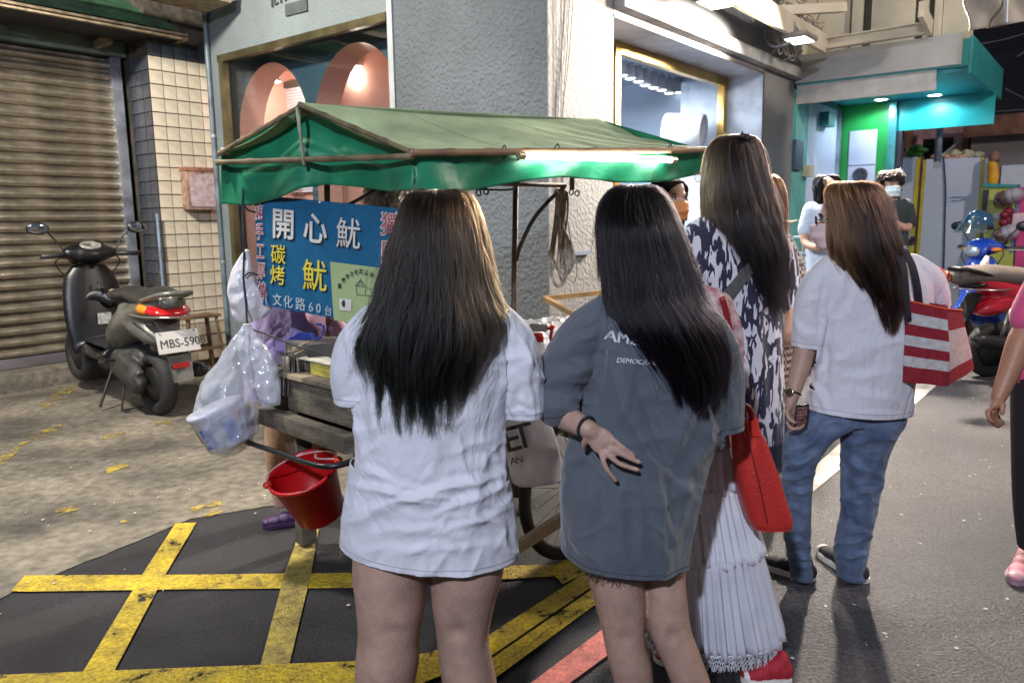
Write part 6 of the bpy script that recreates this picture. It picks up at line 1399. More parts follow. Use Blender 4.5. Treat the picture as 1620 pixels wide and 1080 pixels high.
# ---- woman 3: leaf print dress, tall, long brown hair
def leafcloth():
    m = cloth('leaf_print', (.66, .64, .70)); n = m.node_tree.nodes; L = m.node_tree.links; b = n['Principled BSDF']
    tc = [x for x in n if x.type == 'TEX_COORD'][0]
    out = None
    for k, (rot, sc, st, thr) in enumerate(((.5, 9, (3.2, 1, .9), .56), (-.7, 8, (3.6, 1, .8), .55), (1.35, 10, (3.0, 1, .9), .57))):
        mp = n.new('ShaderNodeMapping'); mp.inputs['Rotation'].default_value = (0, rot, 0); mp.inputs['Scale'].default_value = st; mp.inputs['Location'].default_value = (k*3.1, 0, k*1.7); L.new(tc.outputs['Object'], mp.inputs[0])
        nz = n.new('ShaderNodeTexNoise'); nz.inputs['Scale'].default_value = sc; nz.inputs['Detail'].default_value = 1.5; nz.inputs['Distortion'].default_value = 1.2; L.new(mp.outputs[0], nz.inputs['Vector'])
        r = n.new('ShaderNodeMapRange'); r.inputs[1].default_value = thr; r.inputs[2].default_value = thr+.015; L.new(nz.outputs['Fac'], r.inputs[0])
        if out is None: out = r.outputs[0]
        else: mxx = n.new('ShaderNodeMath'); mxx.operation = 'MAXIMUM'; L.new(out, mxx.inputs[0]); L.new(r.outputs[0], mxx.inputs[1]); out = mxx.outputs[0]
    src = b.inputs['Base Color'].links[0].from_socket; mx = n.new('ShaderNodeMix'); mx.data_type = 'RGBA'; L.new(out, mx.inputs[0]); L.new(src, mx.inputs[6]); mx.inputs[7].default_value = (.020, .018, .045, 1); L.new(mx.outputs[2], b.inputs['Base Color']); return m
YC = 3.25
w3 = thing('person', 'tall woman with long streaked brown hair in white dress with dark leaf print', 'person', gnd(1165, 900))
bm = bmesh.new(); limb(bm, [at(1150, 360, YC), at(1142, 325, YC+.02)], [.052, .05]); h3 = head(bm, at(1142, 277, YC+.04), R(38), R(8), .98)
pxloft(bm, [(380, 1095, 1225, YC, .09), (500, 1100, 1225, YC, .11), (650, 1110, 1225, YC, .12)], YC)
pxloft(bm, [(640, 1110, 1165), (760, 1120, 1160), (880, 1130, 1156)], YC); pxloft(bm, [(640, 1165, 1225), (760, 1168, 1206), (880, 1175, 1200)], YC)
limb(bm, [at(1098, 380, YC), at(1090, 460, YC), at(1096, 520, YC+.02), at(1105, 500, YC+.25)], [.045, .04, .035, .022]); limb(bm, [at(1228, 392, YC), at(1242, 470, YC), at(1243, 530, YC+.03), at(1235, 520, YC+.25)], [.046, .04, .034, .022])
hand(bm, at(1235, 520, YC+.25), at(1233, 518, YC+.31), [[at(1228+i*5, 520, YC+.34), at(1228+i*5, 526, YC+.37), at(1228+i*5, 532, YC+.37)] for i in range(4)])
fuse('body', bm, skin, .008, 4, w3)
bm = bmesh.new(); pxloft(bm, [(338, 1112, 1200, YC, .06), (350, 1095, 1222, YC, .085), (366, 1080, 1238, YC, .10), (400, 1078, 1244, YC, .12), (460, 1084, 1242, YC, .13), (540, 1092, 1238, YC, .135), (620, 1098, 1240, YC, .15), (700, 1100, 1236, YC, .155), (735, 1100, 1236, YC, .155)], YC, n=40)
limb(bm, [at(1105, 372, YC), at(1092, 410, YC), at(1092, 462, YC)], [.07, .066, .062]); limb(bm, [at(1215, 375, YC), at(1238, 415, YC), at(1245, 474, YC)], [.07, .066, .06])
def post(me): folds(me, [(1120, 380, 1150, 520, .010, 8), (1160, 520, 1150, 700, .016, 9), (1200, 480, 1210, 700, .014, 8), (1180, 560, 1185, 700, .012, 8), (1228, 520, 1225, 700, .012, 6), (1100, 400, 1130, 440, .008, 6), (1220, 440, 1190, 520, .010, 7)], noise=[(12, .006, 21, (1, 1, .5)), (30, .003, 22, (1, 1, .8))])
t3 = fuse('dress', bm, leafcloth(), .008, 4, w3, post); cut(t3.data, at(1165, 706, YC-.12), (.0, 0, -1)); solid(t3)
bm = bmesh.new(); bar(bm, at(1216, 390, YC-.125), at(1140, 480, YC-.155), .045, .006, up=(0, 1, 0)); bmesh.ops.subdivide_edges(bm, edges=bm.edges[:], cuts=6)
o = obj('bag_strap', bm, mat('olive_strap', (.10, .10, .09), .8, .1, 40, .4, 300), w3)
shoe(w3, gnd(1140, 905), gnd(1132, 880)+Vector((0, .1, 0)), .085, mat('shoe_white'), laces=False); shoe(w3, gnd(1190, 905), gnd(1190, 880)+Vector((0, .1, 0)), .085, mat('shoe_white'), laces=False)
face_parts(h3, w3, glasses=mat('red_frame', (.55, .03, .02), .3))
hm3 = hairmat('hair_brown', (.010, .006, .005), (.005, .0035, .004), (.11, .075, .035), (at(1150, 300, YC).x, at(1110, 300, YC).x), rnd=.8)
hair(w3, [(213, 1148, 1180, YC+.05, .03), (220, 1130, 1196, YC+.05, .07), (240, 1116, 1206, YC+.05, .10), (275, 1108, 1214, YC+.04, .12), (310, 1106, 1222, YC+.03, .13), (345, 1110, 1230, YC+.0, .145), (380, 1124, 1238, YC+.0, .16), (415, 1144, 1241, YC, .165), (452, 1160, 1240, YC, .168), (492, 1182, 1236, YC, .17)],
     hm3, 13000, (-1.5, 1.75), lambda a: .98-.16*max(0, -a-.3), 3, clumps=80, clump=.5, wave=.010, fly=.10, rad=.0005)
bm = bmesh.new(); ell(bm, at(1178, 216, YC-.02), (.018, .010, .012)); ell(bm, at(1183, 218, YC-.03), (.012, .010, .016)); ell(bm, at(1174, 213, YC-.02), (.006, .006, .014)); obj('hair_clip', bm, blk, w3, smooth=True)
settle(w3)
# ---- person behind woman 3 : brown ponytail, gingham sleeve
YE = 3.9
w6 = thing('person', 'person with copper hair and brown gingham sleeve behind the leaf print dress', 'person', gnd(1225, 800))
bm = bmesh.new(); limb(bm, [at(1215, 380, YE), at(1212, 340, YE)], [.05, .048]); h6 = head(bm, at(1208, 315, YE), R(-60), 0, .98)
pxloft(bm, [(380, 1180, 1248, YE, .09), (500, 1180, 1244, YE, .11), (640, 1180, 1240, YE, .12)], YE); pxloft(bm, [(630, 1180, 1210), (790, 1184, 1204)], YE); pxloft(bm, [(630, 1210, 1240), (790, 1214, 1232)], YE)
limb(bm, [at(1240, 400, YE), at(1252, 470, YE-.02), at(1248, 520, YE-.15)], [.045, .04, .03]); hand(bm, at(1248, 520, YE-.15), at(1244, 528, YE-.2), [[at(1238+i*4, 534, YE-.22), at(1238+i*4, 540, YE-.23), at(1238+i*4, 546, YE-.22)] for i in range(4)])
fuse('body', bm, skin, .009, 4, w6)
gm_ = cloth('gingham', (.55, .45, .36)); n = gm_.node_tree.nodes; L = gm_.node_tree.links; tc = [x for x in n if x.type == 'TEX_COORD'][0]; ck = n.new('ShaderNodeTexChecker'); ck.inputs['Scale'].default_value = 56; ck.inputs[1].default_value = (.62, .53, .44, 1); ck.inputs[2].default_value = (.085, .045, .04, 1); L.new(tc.outputs['Object'], ck.inputs[0]); L.new(ck.outputs[0], n['Principled BSDF'].inputs['Base Color'])
bm = bmesh.new(); pxloft(bm, [(366, 1190, 1240, YE, .06), (376, 1180, 1250, YE, .09), (420, 1178, 1252, YE, .12), (520, 1180, 1250, YE, .13), (640, 1178, 1250, YE, .14)], YE); limb(bm, [at(1234, 385, YE), at(1250, 430, YE), at(1252, 480, YE-.02), at(1243, 505, YE-.08)], [.075, .08, .095, .07])
def post(me): folds(me, [(1240, 410, 1250, 500, .012, 5), (1258, 430, 1245, 510, .01, 5)], noise=[(14, .008, 31, (1, 1, .7))])
fuse('blouse', bm, gm_, .009, 4, w6, post)
bm = bmesh.new(); pxloft(bm, [(630, 1178, 1244, YE, .14), (700, 1178, 1244, YE, .13), (740, 1182, 1240, YE, .10)], YE); obj('shorts', bm, mat('denim', (.05, .085, .17), .8, .2, 9, .3, 120), w6, smooth=True)
shoe(w6, gnd(1196, 805), gnd(1190, 788)+Vector((0, .12, 0)), .085, mat('shoe_white'), laces=False); shoe(w6, gnd(1224, 805), gnd(1224, 788)+Vector((0, .12, 0)), .085, mat('shoe_white'), laces=False)
hm6 = hairmat('hair_copper', (.07, .028, .014), (.12, .05, .025), rnd=.4)
hair(w6, [(276, 1196, 1222, YE, .02), (284, 1186, 1234, YE, .08), (305, 1182, 1241, YE, .11), (335, 1186, 1243, YE, .12), (365, 1192, 1242, YE, .12), (385, 1204, 1240, YE, .12)], hm6, 3500, (-2.2, 1.8), None, 6, wave=.006)
bm = bmesh.new()
rs = random.Random(3)
P = []
for k in range(500):
    a = rs.uniform(0, 6.28); r_ = .016*math.sqrt(rs.random()); base = [at(1222, 318, YE-.08), at(1230, 335, YE-.10), at(1238, 347, YE-.12), at(1250, 351, YE-.13), at(1261, 348, YE-.14)]
    P.append([[p.x+r_*math.cos(a)*(1-.23*i), p.y+r_*math.sin(a), p.z+r_*math.sin(a)*(1-.23*i)] for i, p in enumerate(base)])
bm.free(); hair_curves('ponytail', w6, np.array(P), np.full(500, .0007), hm6)
settle(w6)
# ---- woman 4: white T-shirt, jeans, striped tote, side face with mask
YF = 3.0
w4 = thing('person', 'woman in white T-shirt and jeans with glasses, mask and long auburn hair', 'person', gnd(1300, 920))
bm = bmesh.new(); limb(bm, [at(1350, 425, YF), at(1340, 390, YF+.01)], [.055, .052]); h4 = head(bm, at(1335, 348, YF+.02), R(72), R(6), 1.0)
pxloft(bm, [(430, 1310, 1440, YF, .09), (500, 1300, 1440, YF, .11), (640, 1290, 1435, YF, .12)], YF)
limb(bm, [at(1300, 440, YF), at(1280, 510, YF), at(1275, 548, YF-.01), at(1264, 590, YF-.03), at(1252, 632, YF-.06)], [.05, .046, .044, .036, .025])
hand(bm, at(1252, 632, YF-.06), at(1254, 656, YF-.07), [[at(1246, 668, YF-.10), at(1252, 678, YF-.11), at(1262, 677, YF-.12)], [at(1250, 668, YF-.08), at(1257, 680, YF-.10), at(1268, 676, YF-.12)], [at(1256, 666, YF-.06), at(1262, 677, YF-.08), at(1272, 672, YF-.11)], [at(1259, 662, YF-.04), at(1268, 672, YF-.06), at(1276, 668, YF-.09)]], r=.0085, pw=.032, th=[at(1245, 652, YF-.11), at(1250, 664, YF-.135), at(1258, 668, YF-.14)])
limb(bm, [at(1460, 440, YF), at(1470, 500, YF+.02), at(1450, 540, YF+.1), at(1420, 520, YF+.28)], [.05, .046, .04, .026]); hand(bm, at(1420, 520, YF+.28), at(1412, 515, YF+.32), [[at(1400-i*3, 512+i*4, YF+.34), at(1394-i*3, 514+i*4, YF+.35), at(1392-i*3, 520+i*4, YF+.33)] for i in range(4)])
limb(bm, [at(1300, 830, YF)*1, at(1300, 860, YF)], [.03, .03]) if False else None
pxloft(bm, [(630, 1290, 1345, YF, .07), (740, 1248, 1282, YF-.03, .05), (870, 1254, 1276, YF-.02, .04), (912, 1256, 1278, YF-.02, .04)], YF); pxloft(bm, [(630, 1345, 1420, YF, .07), (740, 1345, 1390, YF, .06), (870, 1332, 1362, YF, .04), (912, 1334, 1362, YF, .04)], YF)
fuse('body', bm, skin, .0065, 4, w4)
denim = mat('blue_jeans', (.15, .205, .31), .8, .2, 9, .6, 60, col2=(.045, .075, .145), v2=.2, v2s=22, sheen=.2)
bm = bmesh.new()
pxloft(bm, [(630, 1286, 1360, YF, .09), (665, 1268, 1362, YF, .105), (692, 1242, 1320, YF-.02, .09), (735, 1238, 1290, YF-.04, .072), (780, 1239, 1282, YF-.05, .064), (830, 1240, 1281, YF-.04, .062), (875, 1246, 1282, YF-.02, .060), (900, 1250, 1284, YF-.02, .060), (914, 1250, 1286, YF-.02, .060)], YF, sub=6, n=36)
pxloft(bm, [(630, 1330, 1424, YF, .09), (665, 1328, 1430, YF, .105), (692, 1332, 1414, YF, .10), (740, 1333, 1398, YF, .085), (800, 1331, 1388, YF, .072), (835, 1326, 1378, YF, .066), (870, 1321, 1371, YF, .064), (900, 1325, 1365, YF, .060), (912, 1326, 1368, YF, .060)], YF, sub=6, n=36)
pxloft(bm, [(620, 1290, 1420, YF, .09), (645, 1276, 1428, YF, .10), (668, 1272, 1422, YF, .10)], YF)
def post(me): folds(me, [(1240, 742, 1290, 720, 0.017, 5), (1236, 760, 1290, 748, 0.017, 5), (1240, 720, 1300, 690, 0.014, 6), (1240, 780, 1284, 776, 0.014, 4), (1330, 720, 1400, 760, 0.014, 7), (1345, 700, 1430, 690, 0.010, 6), (1332, 790, 1392, 770, 0.012, 5), (1330, 830, 1385, 850, 0.014, 5), (1322, 862, 1372, 850, 0.017, 4), (1322, 880, 1370, 878, 0.017, 4), (1244, 850, 1284, 862, 0.014, 4), (1246, 876, 1284, 884, 0.017, 4), (1246, 892, 1284, 896, 0.014, 3), (1330, 700, 1345, 900, 0.010, 5), (1275, 690, 1330, 660, 0.014, 6), (1340, 665, 1420, 640, 0.014, 7), (1380, 700, 1385, 800, -0.010, 8), (1245, 800, 1280, 812, 0.010, 5)], noise=[(16, .003, 41, (1, 1, 1)), (14, .006, 43, (.7, 1, 1.8), 3.2), (40, .0015, 42, (1, 1, 1))])
j4 = fuse('jeans', bm, denim, .006, 4, w4, post)
bm = bmesh.new()
pxloft(bm, [(395, 1322, 1410, YF, .06), (408, 1306, 1436, YF, .085), (424, 1292, 1462, YF, .10), (450, 1288, 1476, YF, .115), (500, 1290, 1472, YF, .125), (550, 1288, 1460, YF, .13), (600, 1284, 1446, YF, .135), (640, 1276, 1441, YF, .14), (680, 1270, 1440, YF, .145), (700, 1270, 1440, YF, .145)], YF, n=40)
limb(bm, [at(1312, 428, YF), at(1290, 462, YF), at(1282, 505, YF), at(1277, 560, YF)], [.062, .068, .066, .062]); limb(bm, [at(1440, 425, YF), at(1468, 450, YF+.01), at(1478, 490, YF+.04)], [.062, .066, .062])
def post(me): folds(me, [(1300, 520, 1290, 640, .014, 7), (1345, 420, 1300, 520, .008, 8), (1330, 600, 1420, 590, .006, 9), (1300, 590, 1340, 560, .010, 7), (1380, 480, 1420, 600, .005, 12), (1282, 600, 1310, 650, .01, 6), (1440, 470, 1460, 520, .008, 6), (1305, 440, 1290, 545, -.010, 5), (1268, 520, 1298, 535, .007, 5), (1350, 620, 1435, 640, .006, 8), (1300, 655, 1430, 655, .003, 4), (1270, 480, 1300, 470, .006, 6)], noise=[(8, .004, 51, (1, 1, .8)), (9, .007, 53, (1.1, 1, 1), 3.2), (26, .0015, 52, (1, 1, 1))])
t4 = fuse('tshirt', bm, white_c, .0065, 4, w4, post); cut(t4.data, at(1360, 661, YF-.12), (-.05, .05, -1)); p_ = at(1276, 549, YF); cut(t4.data, p_, (-.1, 0, -1), p_, .085, (-1, at(1283, 550, YF).x)); solid(t4); seam(w4, t4, at(1360, 653, YF-.12), (-.05, .05, -1), MATS['stitch_white']); seam(w4, t4, at(1276, 541, YF), (-.1, 0, -1), MATS['stitch_white'], near=at(1276, 541, YF), rad=.085)
bm = bmesh.new(); wc_ = at(1254, 621, YF-.055); ax = (at(1252, 632, YF-.06)-at(1264, 590, YF-.03)).normalized(); s_, t_ = ax.orthogonal().normalized(), None; t_ = ax.cross(s_)
tube(bm, [wc_+(s_*math.cos(a)+t_*math.sin(a))*.031 for a in np.linspace(0, 2*math.pi, 22)], (.0035), 6, caps=False); wt = obj('watch', bm, blk, w4, smooth=True)
bm = bmesh.new(); dp_ = (at(1244, 619, YF-.10)-wc_).normalized(); lathe(bm, [(.0165, -.002), (.0175, .004), (.014, .006)], wc_+dp_*.030, 20, axis=dp_); obj('watch_case', bm, mat('gold_case', (.65, .45, .2), .25, metal=.9), wt, smooth=True)
bm = bmesh.new(); lathe(bm, [(.0135, 0), (.012, .001)], wc_+dp_*.0365, 18, axis=dp_); obj('watch_face', bm, blk, wt)
bc = mat('black_canvas', (.025, .024, .028), .8, .1, 6, .4, 200); ss_ = (.78, .74, .66)
shoe(w4, gnd(1287, 922), gnd(1203, 893), .088, bc, ss_); shoe(w4, gnd(1367, 925), gnd(1296, 874), .088, bc, ss_)
face_parts(h4, w4, mask=mat('pink_mask', (.78, .60, .58), .75), glasses=mat('dark_frame', (.03, .02, .02), .3))
hm4 = hairmat('hair_auburn', (.018, .007, .0045), (.012, .005, .0035), (.26, .10, .03), (at(1345, 400, YF).x, at(1302, 400, YF).x), rnd=.5)
hair(w4, [(287, 1326, 1362, YF+.03, .03), (293, 1306, 1384, YF+.03, .07), (310, 1296, 1400, YF+.03, .105), (342, 1299, 1408, YF+.02, .13), (380, 1301, 1416, YF+.0, .14), (415, 1308, 1424, YF, .15), (450, 1330, 1424, YF, .155), (485, 1352, 1415, YF, .155), (524, 1368, 1400, YF, .155)],
     hm4, 13000, (-1.3, 2.1), lambda a: .985-.16*max(0, -a-.45)-.1*max(0, a-1.2), 4, clumps=45, clump=.45, wave=.006, fly=.06, rad=.00048)
settle(w4)
ph = thing('phone', 'dark phone held in the hand of the woman in jeans', 'phone', at(1268, 660, YF-.1))
pc = at(1268, 658, YF-.105); X_ = Vector((.95, .3, 0)).normalized(); 
bm = bmesh.new(); box(bm, (-.030, -.005, -.046), (.030, .005, .046), lambda a, b, c: pc+X_*a+Vector((.3, -.95, 0))*b+Vector((.06, 0, 1))*c); bmesh.ops.bevel(bm, geom=bm.edges[:], offset=.004, segments=2, affect='EDGES'); obj('case', bm, blk, ph)
bm = bmesh.new(); rng = random.Random(1)
for i in range(4):
    for j in range(6): box(bm, (-.027+i*.012, .005, -.04+j*.0135), (-.017+i*.012, .0058, -.029+j*.0135), lambda a, b, c: pc+X_*a+Vector((.3, -.95, 0))*b+Vector((.06, 0, 1))*c)
obj('case_print', bm, mat('phone_tiles', (.45, .22, .20), .4, .4, 60, col2=(.10, .03, .03)), ph); settle(ph)
# tote
YT = 2.93
tt_ = thing('tote_bag', 'canvas tote bag with dark red and cream stripes and black handles', 'bag', at(1480, 600, YT))
cream = mat('cream_canvas', (.52, .50, .48), .9, .10, 60, .25, 500); wine = mat('wine_canvas', (.26, .012, .024), .9, .12, 60, .25, 500)
def tote(s, t):   # s across 0..1, t down 0..1
    L_ = at(1432, 476, YT-.05).lerp(at(1429, 604, YT-.06), t); M2 = at(1498, 490, YT-.10).lerp(at(1500, 611, YT-.12), t); R_ = at(1522, 492, YT-.02).lerp(at(1541, 583, YT+.03), t)
    k = .68
    p = L_.lerp(M2, s/k) if s < k else M2.lerp(R_, (s-k)/(1-k))
    p.y -= .012*math.sin(s*3.1)*math.sin(t*3)+.006*math.sin(s*17+t*5)*t; return p
st = [0, .10, .26, .40, .55, .67, .80, .90, 1.0]
rows_ = [(0, .14, wine), (.14, .29, cream), (.29, .42, wine), (.42, .55, cream), (.55, .67, wine), (.67, .79, cream), (.79, 1.0, wine)]
rows_ = [(0, .13, wine), (.13, .27, cream), (.27, .41, wine), (.41, .54, cream), (.54, .67, wine), (.67, .80, cream), (.80, 1.0, wine)]
for a, b, m in rows_:
    bm = bmesh.new(); grid(bm, lambda s, t: tote(s*.68, a+(b-a)*t), 14, 4); obj('stripe', bm, m, tt_)
for a, b, m in ((0, .27, wine), (.27, .80, cream), (.80, 1.0, wine)):
    bm = bmesh.new(); grid(bm, lambda s, t: tote(.68+s*.32, a+(b-a)*t), 8, 6); obj('side_panel', bm, m, tt_)
bm = bmesh.new(); grid(bm, lambda s, t: tote(s, t)+Vector((.01, .085+.05*math.sin(t*3)*(1-s), .012*(1-t))), 12, 12); obj('back_panel', bm, wine, tt_)
bm = bmesh.new(); grid(bm, lambda s, t: tote(s, 1.0).lerp(tote(s, 1.0)+Vector((.01, .085, 0)), t), 12, 3); obj('base_panel', bm, wine, tt_)
for e_ in (0, 1):
    bm = bmesh.new(); grid(bm, lambda s, t: tote(e_, t).lerp(tote(e_, t)+Vector((.01, .085, 0)), s), 3, 12); obj('gusset', bm, cream, tt_)
bm = bmesh.new(); tube(bm, [tote(s, 0)+Vector((0, -.002, .003)) for s in np.linspace(0, 1, 14)], .0035, 6); obj('piping', bm, mat('orange_edge', (.75, .10, .03), .6), tt_)
hb_ = mat('black_webbing', (.022, .020, .028), .85, .1, 30, .5, 300)
def strap(name, pts, w, m, par, t=.003, up=(0, 1, 0)):
    pts = spline([Vector(p) for p in pts], 6); bm = bmesh.new(); tube(bm, pts, (w/2, t), 10, ref=(1, 0, 0)) if False else tube(bm, pts, [(w/2, t)]*len(pts), 10, ref=(1, .2, 0)); return obj(name, bm, m, par, smooth=True)
strap('handle', [at(1437, 508, YT-.075), at(1434, 470, YT-.09), at(1431, 435, YT-.09), at(1426, 408, YT-.05), at(1424, 396, YT+.02)], .030, hb_, tt_)
strap('handle', [at(1454, 482, YT-.05), at(1450, 450, YT-.08), at(1443, 420, YT-.07), at(1432, 398, YT-.02), at(1428, 390, YT+.04)], .034, hb_, tt_)
settle(tt_)
for o in (): pass
# ---- pink shirt passer-by at the right edge
YG = 2.75
w9 = thing('person', 'passer-by in pink shirt and black trousers walking out at the right edge', 'person', gnd(1640, 915))
bm = bmesh.new(); limb(bm, [at(1700, 430, YG), at(1696, 390, YG)], [.06, .055]); head(bm, at(1694, 330, YG), R(-30), R(5))
pxloft(bm, [(440, 1650, 1780, YG, .1), (620, 1640, 1780, YG, .12)], YG)
limb(bm, [at(1648, 455, YG), at(1628, 510, YG), at(1612, 545, YG-.02), at(1596, 590, YG-.05), at(1580, 628, YG-.07)], [.05, .046, .043, .036, .026])
hand(bm, at(1580, 628, YG-.07), at(1574, 648, YG-.08), [[at(1562, 652, YG-.10), at(1566, 664, YG-.11), at(1573, 668, YG-.11)], [at(1566, 658, YG-.085), at(1572, 671, YG-.10), at(1579, 672, YG-.10)], [at(1572, 660, YG-.07), at(1577, 674, YG-.09), at(1583, 672, YG-.09)], [at(1578, 660, YG-.055), at(1583, 670, YG-.07), at(1586, 666, YG-.08)]], r=.0095, pw=.034, th=[at(1586, 640, YG-.11), at(1585, 654, YG-.12)])
limb(bm, [at(1776, 455, YG), at(1800, 540, YG), at(1800, 600, YG)], [.05, .044, .03]); hand(bm, at(1800, 600, YG), at(1802, 620, YG), [[at(1796+i*6, 632, YG), at(1796+i*6, 644, YG), at(1796+i*6, 652, YG)] for i in range(4)])
fuse('body', bm, skin_d, .007, 3, w9)
pk = cloth('pink_shirt', (.72, .10, .24)); bm = bmesh.new(); pxloft(bm, [(425, 1670, 1740, YG, .07), (440, 1640, 1780, YG, .10), (480, 1624, 1790, YG, .12), (560, 1613, 1790, YG, .13), (625, 1605, 1792, YG, .14), (650, 1605, 1792, YG, .14)], YG); limb(bm, [at(1655, 448, YG), at(1632, 485, YG), at(1622, 505, YG-.01)], [.065, .062, .055])
def post(me): folds(me, [(1620, 540, 1660, 560, .008, 6), (1610, 590, 1650, 600, .008, 6)], noise=[(12, .006, 61, (1, 1, 1))])
t9 = fuse('shirt', bm, pk, .008, 4, w9, post); cut(t9.data, at(1640, 614, YG-.1), (0, 0, -1)); solid(t9)
bm = bmesh.new(); pxloft(bm, [(595, 1608, 1700, YG, .12), (700, 1606, 1690), (800, 1608, 1680), (868, 1614, 1668)], YG); pxloft(bm, [(595, 1690, 1790, YG, .12), (700, 1700, 1780), (800, 1706, 1770), (880, 1712, 1764)], YG); pxloft(bm, [(585, 1612, 1786, YG, .12), (640, 1608, 1790, YG, .13), (675, 1612, 1786, YG, .12)], YG); fuse('trousers', bm, mat('black_trousers', (.02, .018, .024), .7, .2, 6, .3, 40), .009, 4, w9)
ps = mat('pink_canvas', (.62, .25, .32), .7); shoe(w9, gnd(1650, 900)+Vector((0, .1, 0)), gnd(1604, 928), .09, ps, (.5, .32, .36)); shoe(w9, gnd(1740, 900)+Vector((0, .1, 0)), gnd(1725, 925), .09, ps, (.5, .32, .36))
hair(w9, [(268, 1680, 1710, YG, .03), (276, 1660, 1730, YG, .09), (310, 1652, 1738, YG, .12), (350, 1652, 1736, YG, .12), (380, 1660, 1730, YG, .1)], hm2, 2500, (-1.8, 1.8), None, 9)
settle(w9)
# ---- the masked face looking across the cart
YH = 3.95
w7 = thing('person', 'dark haired person in orange mask looking sideways across the cart', 'person', gnd(1055, 760))
bm = bmesh.new(); h7 = head(bm, at(1061, 317, YH), R(180+24), R(2), .98); limb(bm, [at(1060, 350, YH), at(1058, 380, YH)], [.05, .05]); pxloft(bm, [(378, 1010, 1105, YH, .10), (500, 1015, 1105, YH, .12), (640, 1020, 1100, YH, .12)], YH); pxloft(bm, [(630, 1022, 1060), (760, 1030, 1054)], YH); pxloft(bm, [(630, 1060, 1100), (760, 1068, 1092)], YH)
limb(bm, [at(1012, 390, YH), at(1005, 460, YH), at(1020, 480, YH-.2)], [.045, .04, .025]); limb(bm, [at(1103, 390, YH), at(1108, 460, YH), at(1090, 480, YH-.2)], [.045, .04, .025])
fuse('body', bm, skin, .0065, 3, w7)
face_parts(h7, w7, mask=mat('orange_mask', (.62, .24, .07), .75))
bm = bmesh.new(); pxloft(bm, [(372, 1030, 1085, YH, .06), (380, 1008, 1106, YH, .1), (500, 1010, 1108, YH, .13), (650, 1012, 1106, YH, .13)], YH); fuse('top', bm, mat('dark_top', (.06, .07, .12), .8), .01, 3, w7)
hair(w7, [(283, 1048, 1070, YH, .03), (288, 1034, 1083, YH, -.07), (300, 1028, 1088, YH, -.10), (320, 1026, 1088, YH+.02, -.105), (345, 1026, 1086, YH+.03, -.10), (375, 1026, 1080, YH+.03, -.10)], hm2, 4500, (-1.75, 1.6), None, 7, rad=.0006)
hair(w7, [(283, 1048, 1070, YH, .03), (288, 1032, 1080, YH, .07), (300, 1028, 1066, YH, .085), (318, 1026, 1048, YH, .08), (350, 1026, 1040, YH, .07)], hm2, 2500, (-1.5, 1.5), None, 17, rad=.0006, name='fringe')
settle(w7)
# ---- man in black T-shirt and blue mask at the back
YI = 7.3
w8 = thing('person', 'young man in black T-shirt and blue mask with folded arms by the green shop', 'person', gnd(1415, 560))
bm = bmesh.new(); h8 = head(bm, at(1409, 294, YI), R(180), 0, 1.0); limb(bm, [at(1409, 312, YI), at(1410, 330, YI)], [.055, .06]); pxloft(bm, [(322, 1385, 1436, YI, .10), (400, 1388, 1434, YI, .12), (440, 1388, 1434, YI, .12)], YI)
limb(bm, [at(1388, 328, YI), at(1384, 356, YI), at(1392, 362, YI-.18), at(1412, 352, YI-.26)], [.05, .042, .036, .028]); limb(bm, [at(1432, 328, YI), at(1437, 352, YI), at(1432, 360, YI-.14), at(1400, 346, YI-.26)], [.05, .042, .036, .028])
hand(bm, at(1400, 346, YI-.26), at(1394, 344, YI-.27), [[at(1389-i, 342+2*i, YI-.27), at(1385-i, 342+2*i, YI-.27), at(1382-i, 344+2*i, YI-.26)] for i in range(4)])
fuse('body', bm, skin, .011, 3, w8); face_parts(h8, w8, mask=mat('blue_mask', (.55, .72, .80), .7))
bm = bmesh.new(); pxloft(bm, [(317, 1399, 1422, YI, .07), (321, 1384, 1436, YI, .10), (340, 1384, 1437, YI, .13), (400, 1386, 1434, YI, .14), (430, 1386, 1434, YI, .14)], YI); limb(bm, [at(1388, 326, YI), at(1383, 352, YI-.02)], [.075, .07]); limb(bm, [at(1432, 326, YI), at(1438, 352, YI-.02)], [.075, .07]); t8 = fuse('tshirt', bm, mat('charcoal_shirt', (.022, .035, .042), .85, .15, 5), .012, 3, w8)
bm = bmesh.new(); bar(bm, at(1404, 346, YI-.17), at(1411, 336, YI-.17), .02, .004); bar(bm, at(1401, 352, YI-.17), at(1408, 349, YI-.17), .015, .004); obj('chest_print', bm, mat('print_white'), w8)
bm = bmesh.new(); pxloft(bm, [(425, 1386, 1434, YI, .13), (460, 1387, 1411, YI, .1), (545, 1390, 1408, YI, .09)], YI); pxloft(bm, [(425, 1400, 1434, YI, .13), (460, 1411, 1434, YI, .1), (545, 1413, 1430, YI, .09)], YI); fuse('trousers', bm, MATS['black_trousers'], .014, 3, w8)
hm8 = hairmat('hair_dark', (.010, .008, .009), (.010, .008, .008)); hair(w8, [(270, 1402, 1417, YI, -.05), (272, 1394, 1424, YI, -.11), (280, 1390, 1428, YI, -.14), (292, 1391, 1427, YI, -.135), (302, 1394, 1424, YI, -.12)], hm8, 2500, (-1.9, 1.9), None, 8, wave=.015, rad=.0012, layer=.5)
hair(w8, [(270, 1402, 1417, YI, .05), (272, 1395, 1423, YI, .11), (279, 1392, 1427, YI, .135), (288, 1393, 1426, YI, .13)], hm8, 1500, (-1.6, 1.6), None, 18, wave=.015, rad=.0012, name='fringe')
settle(w8)
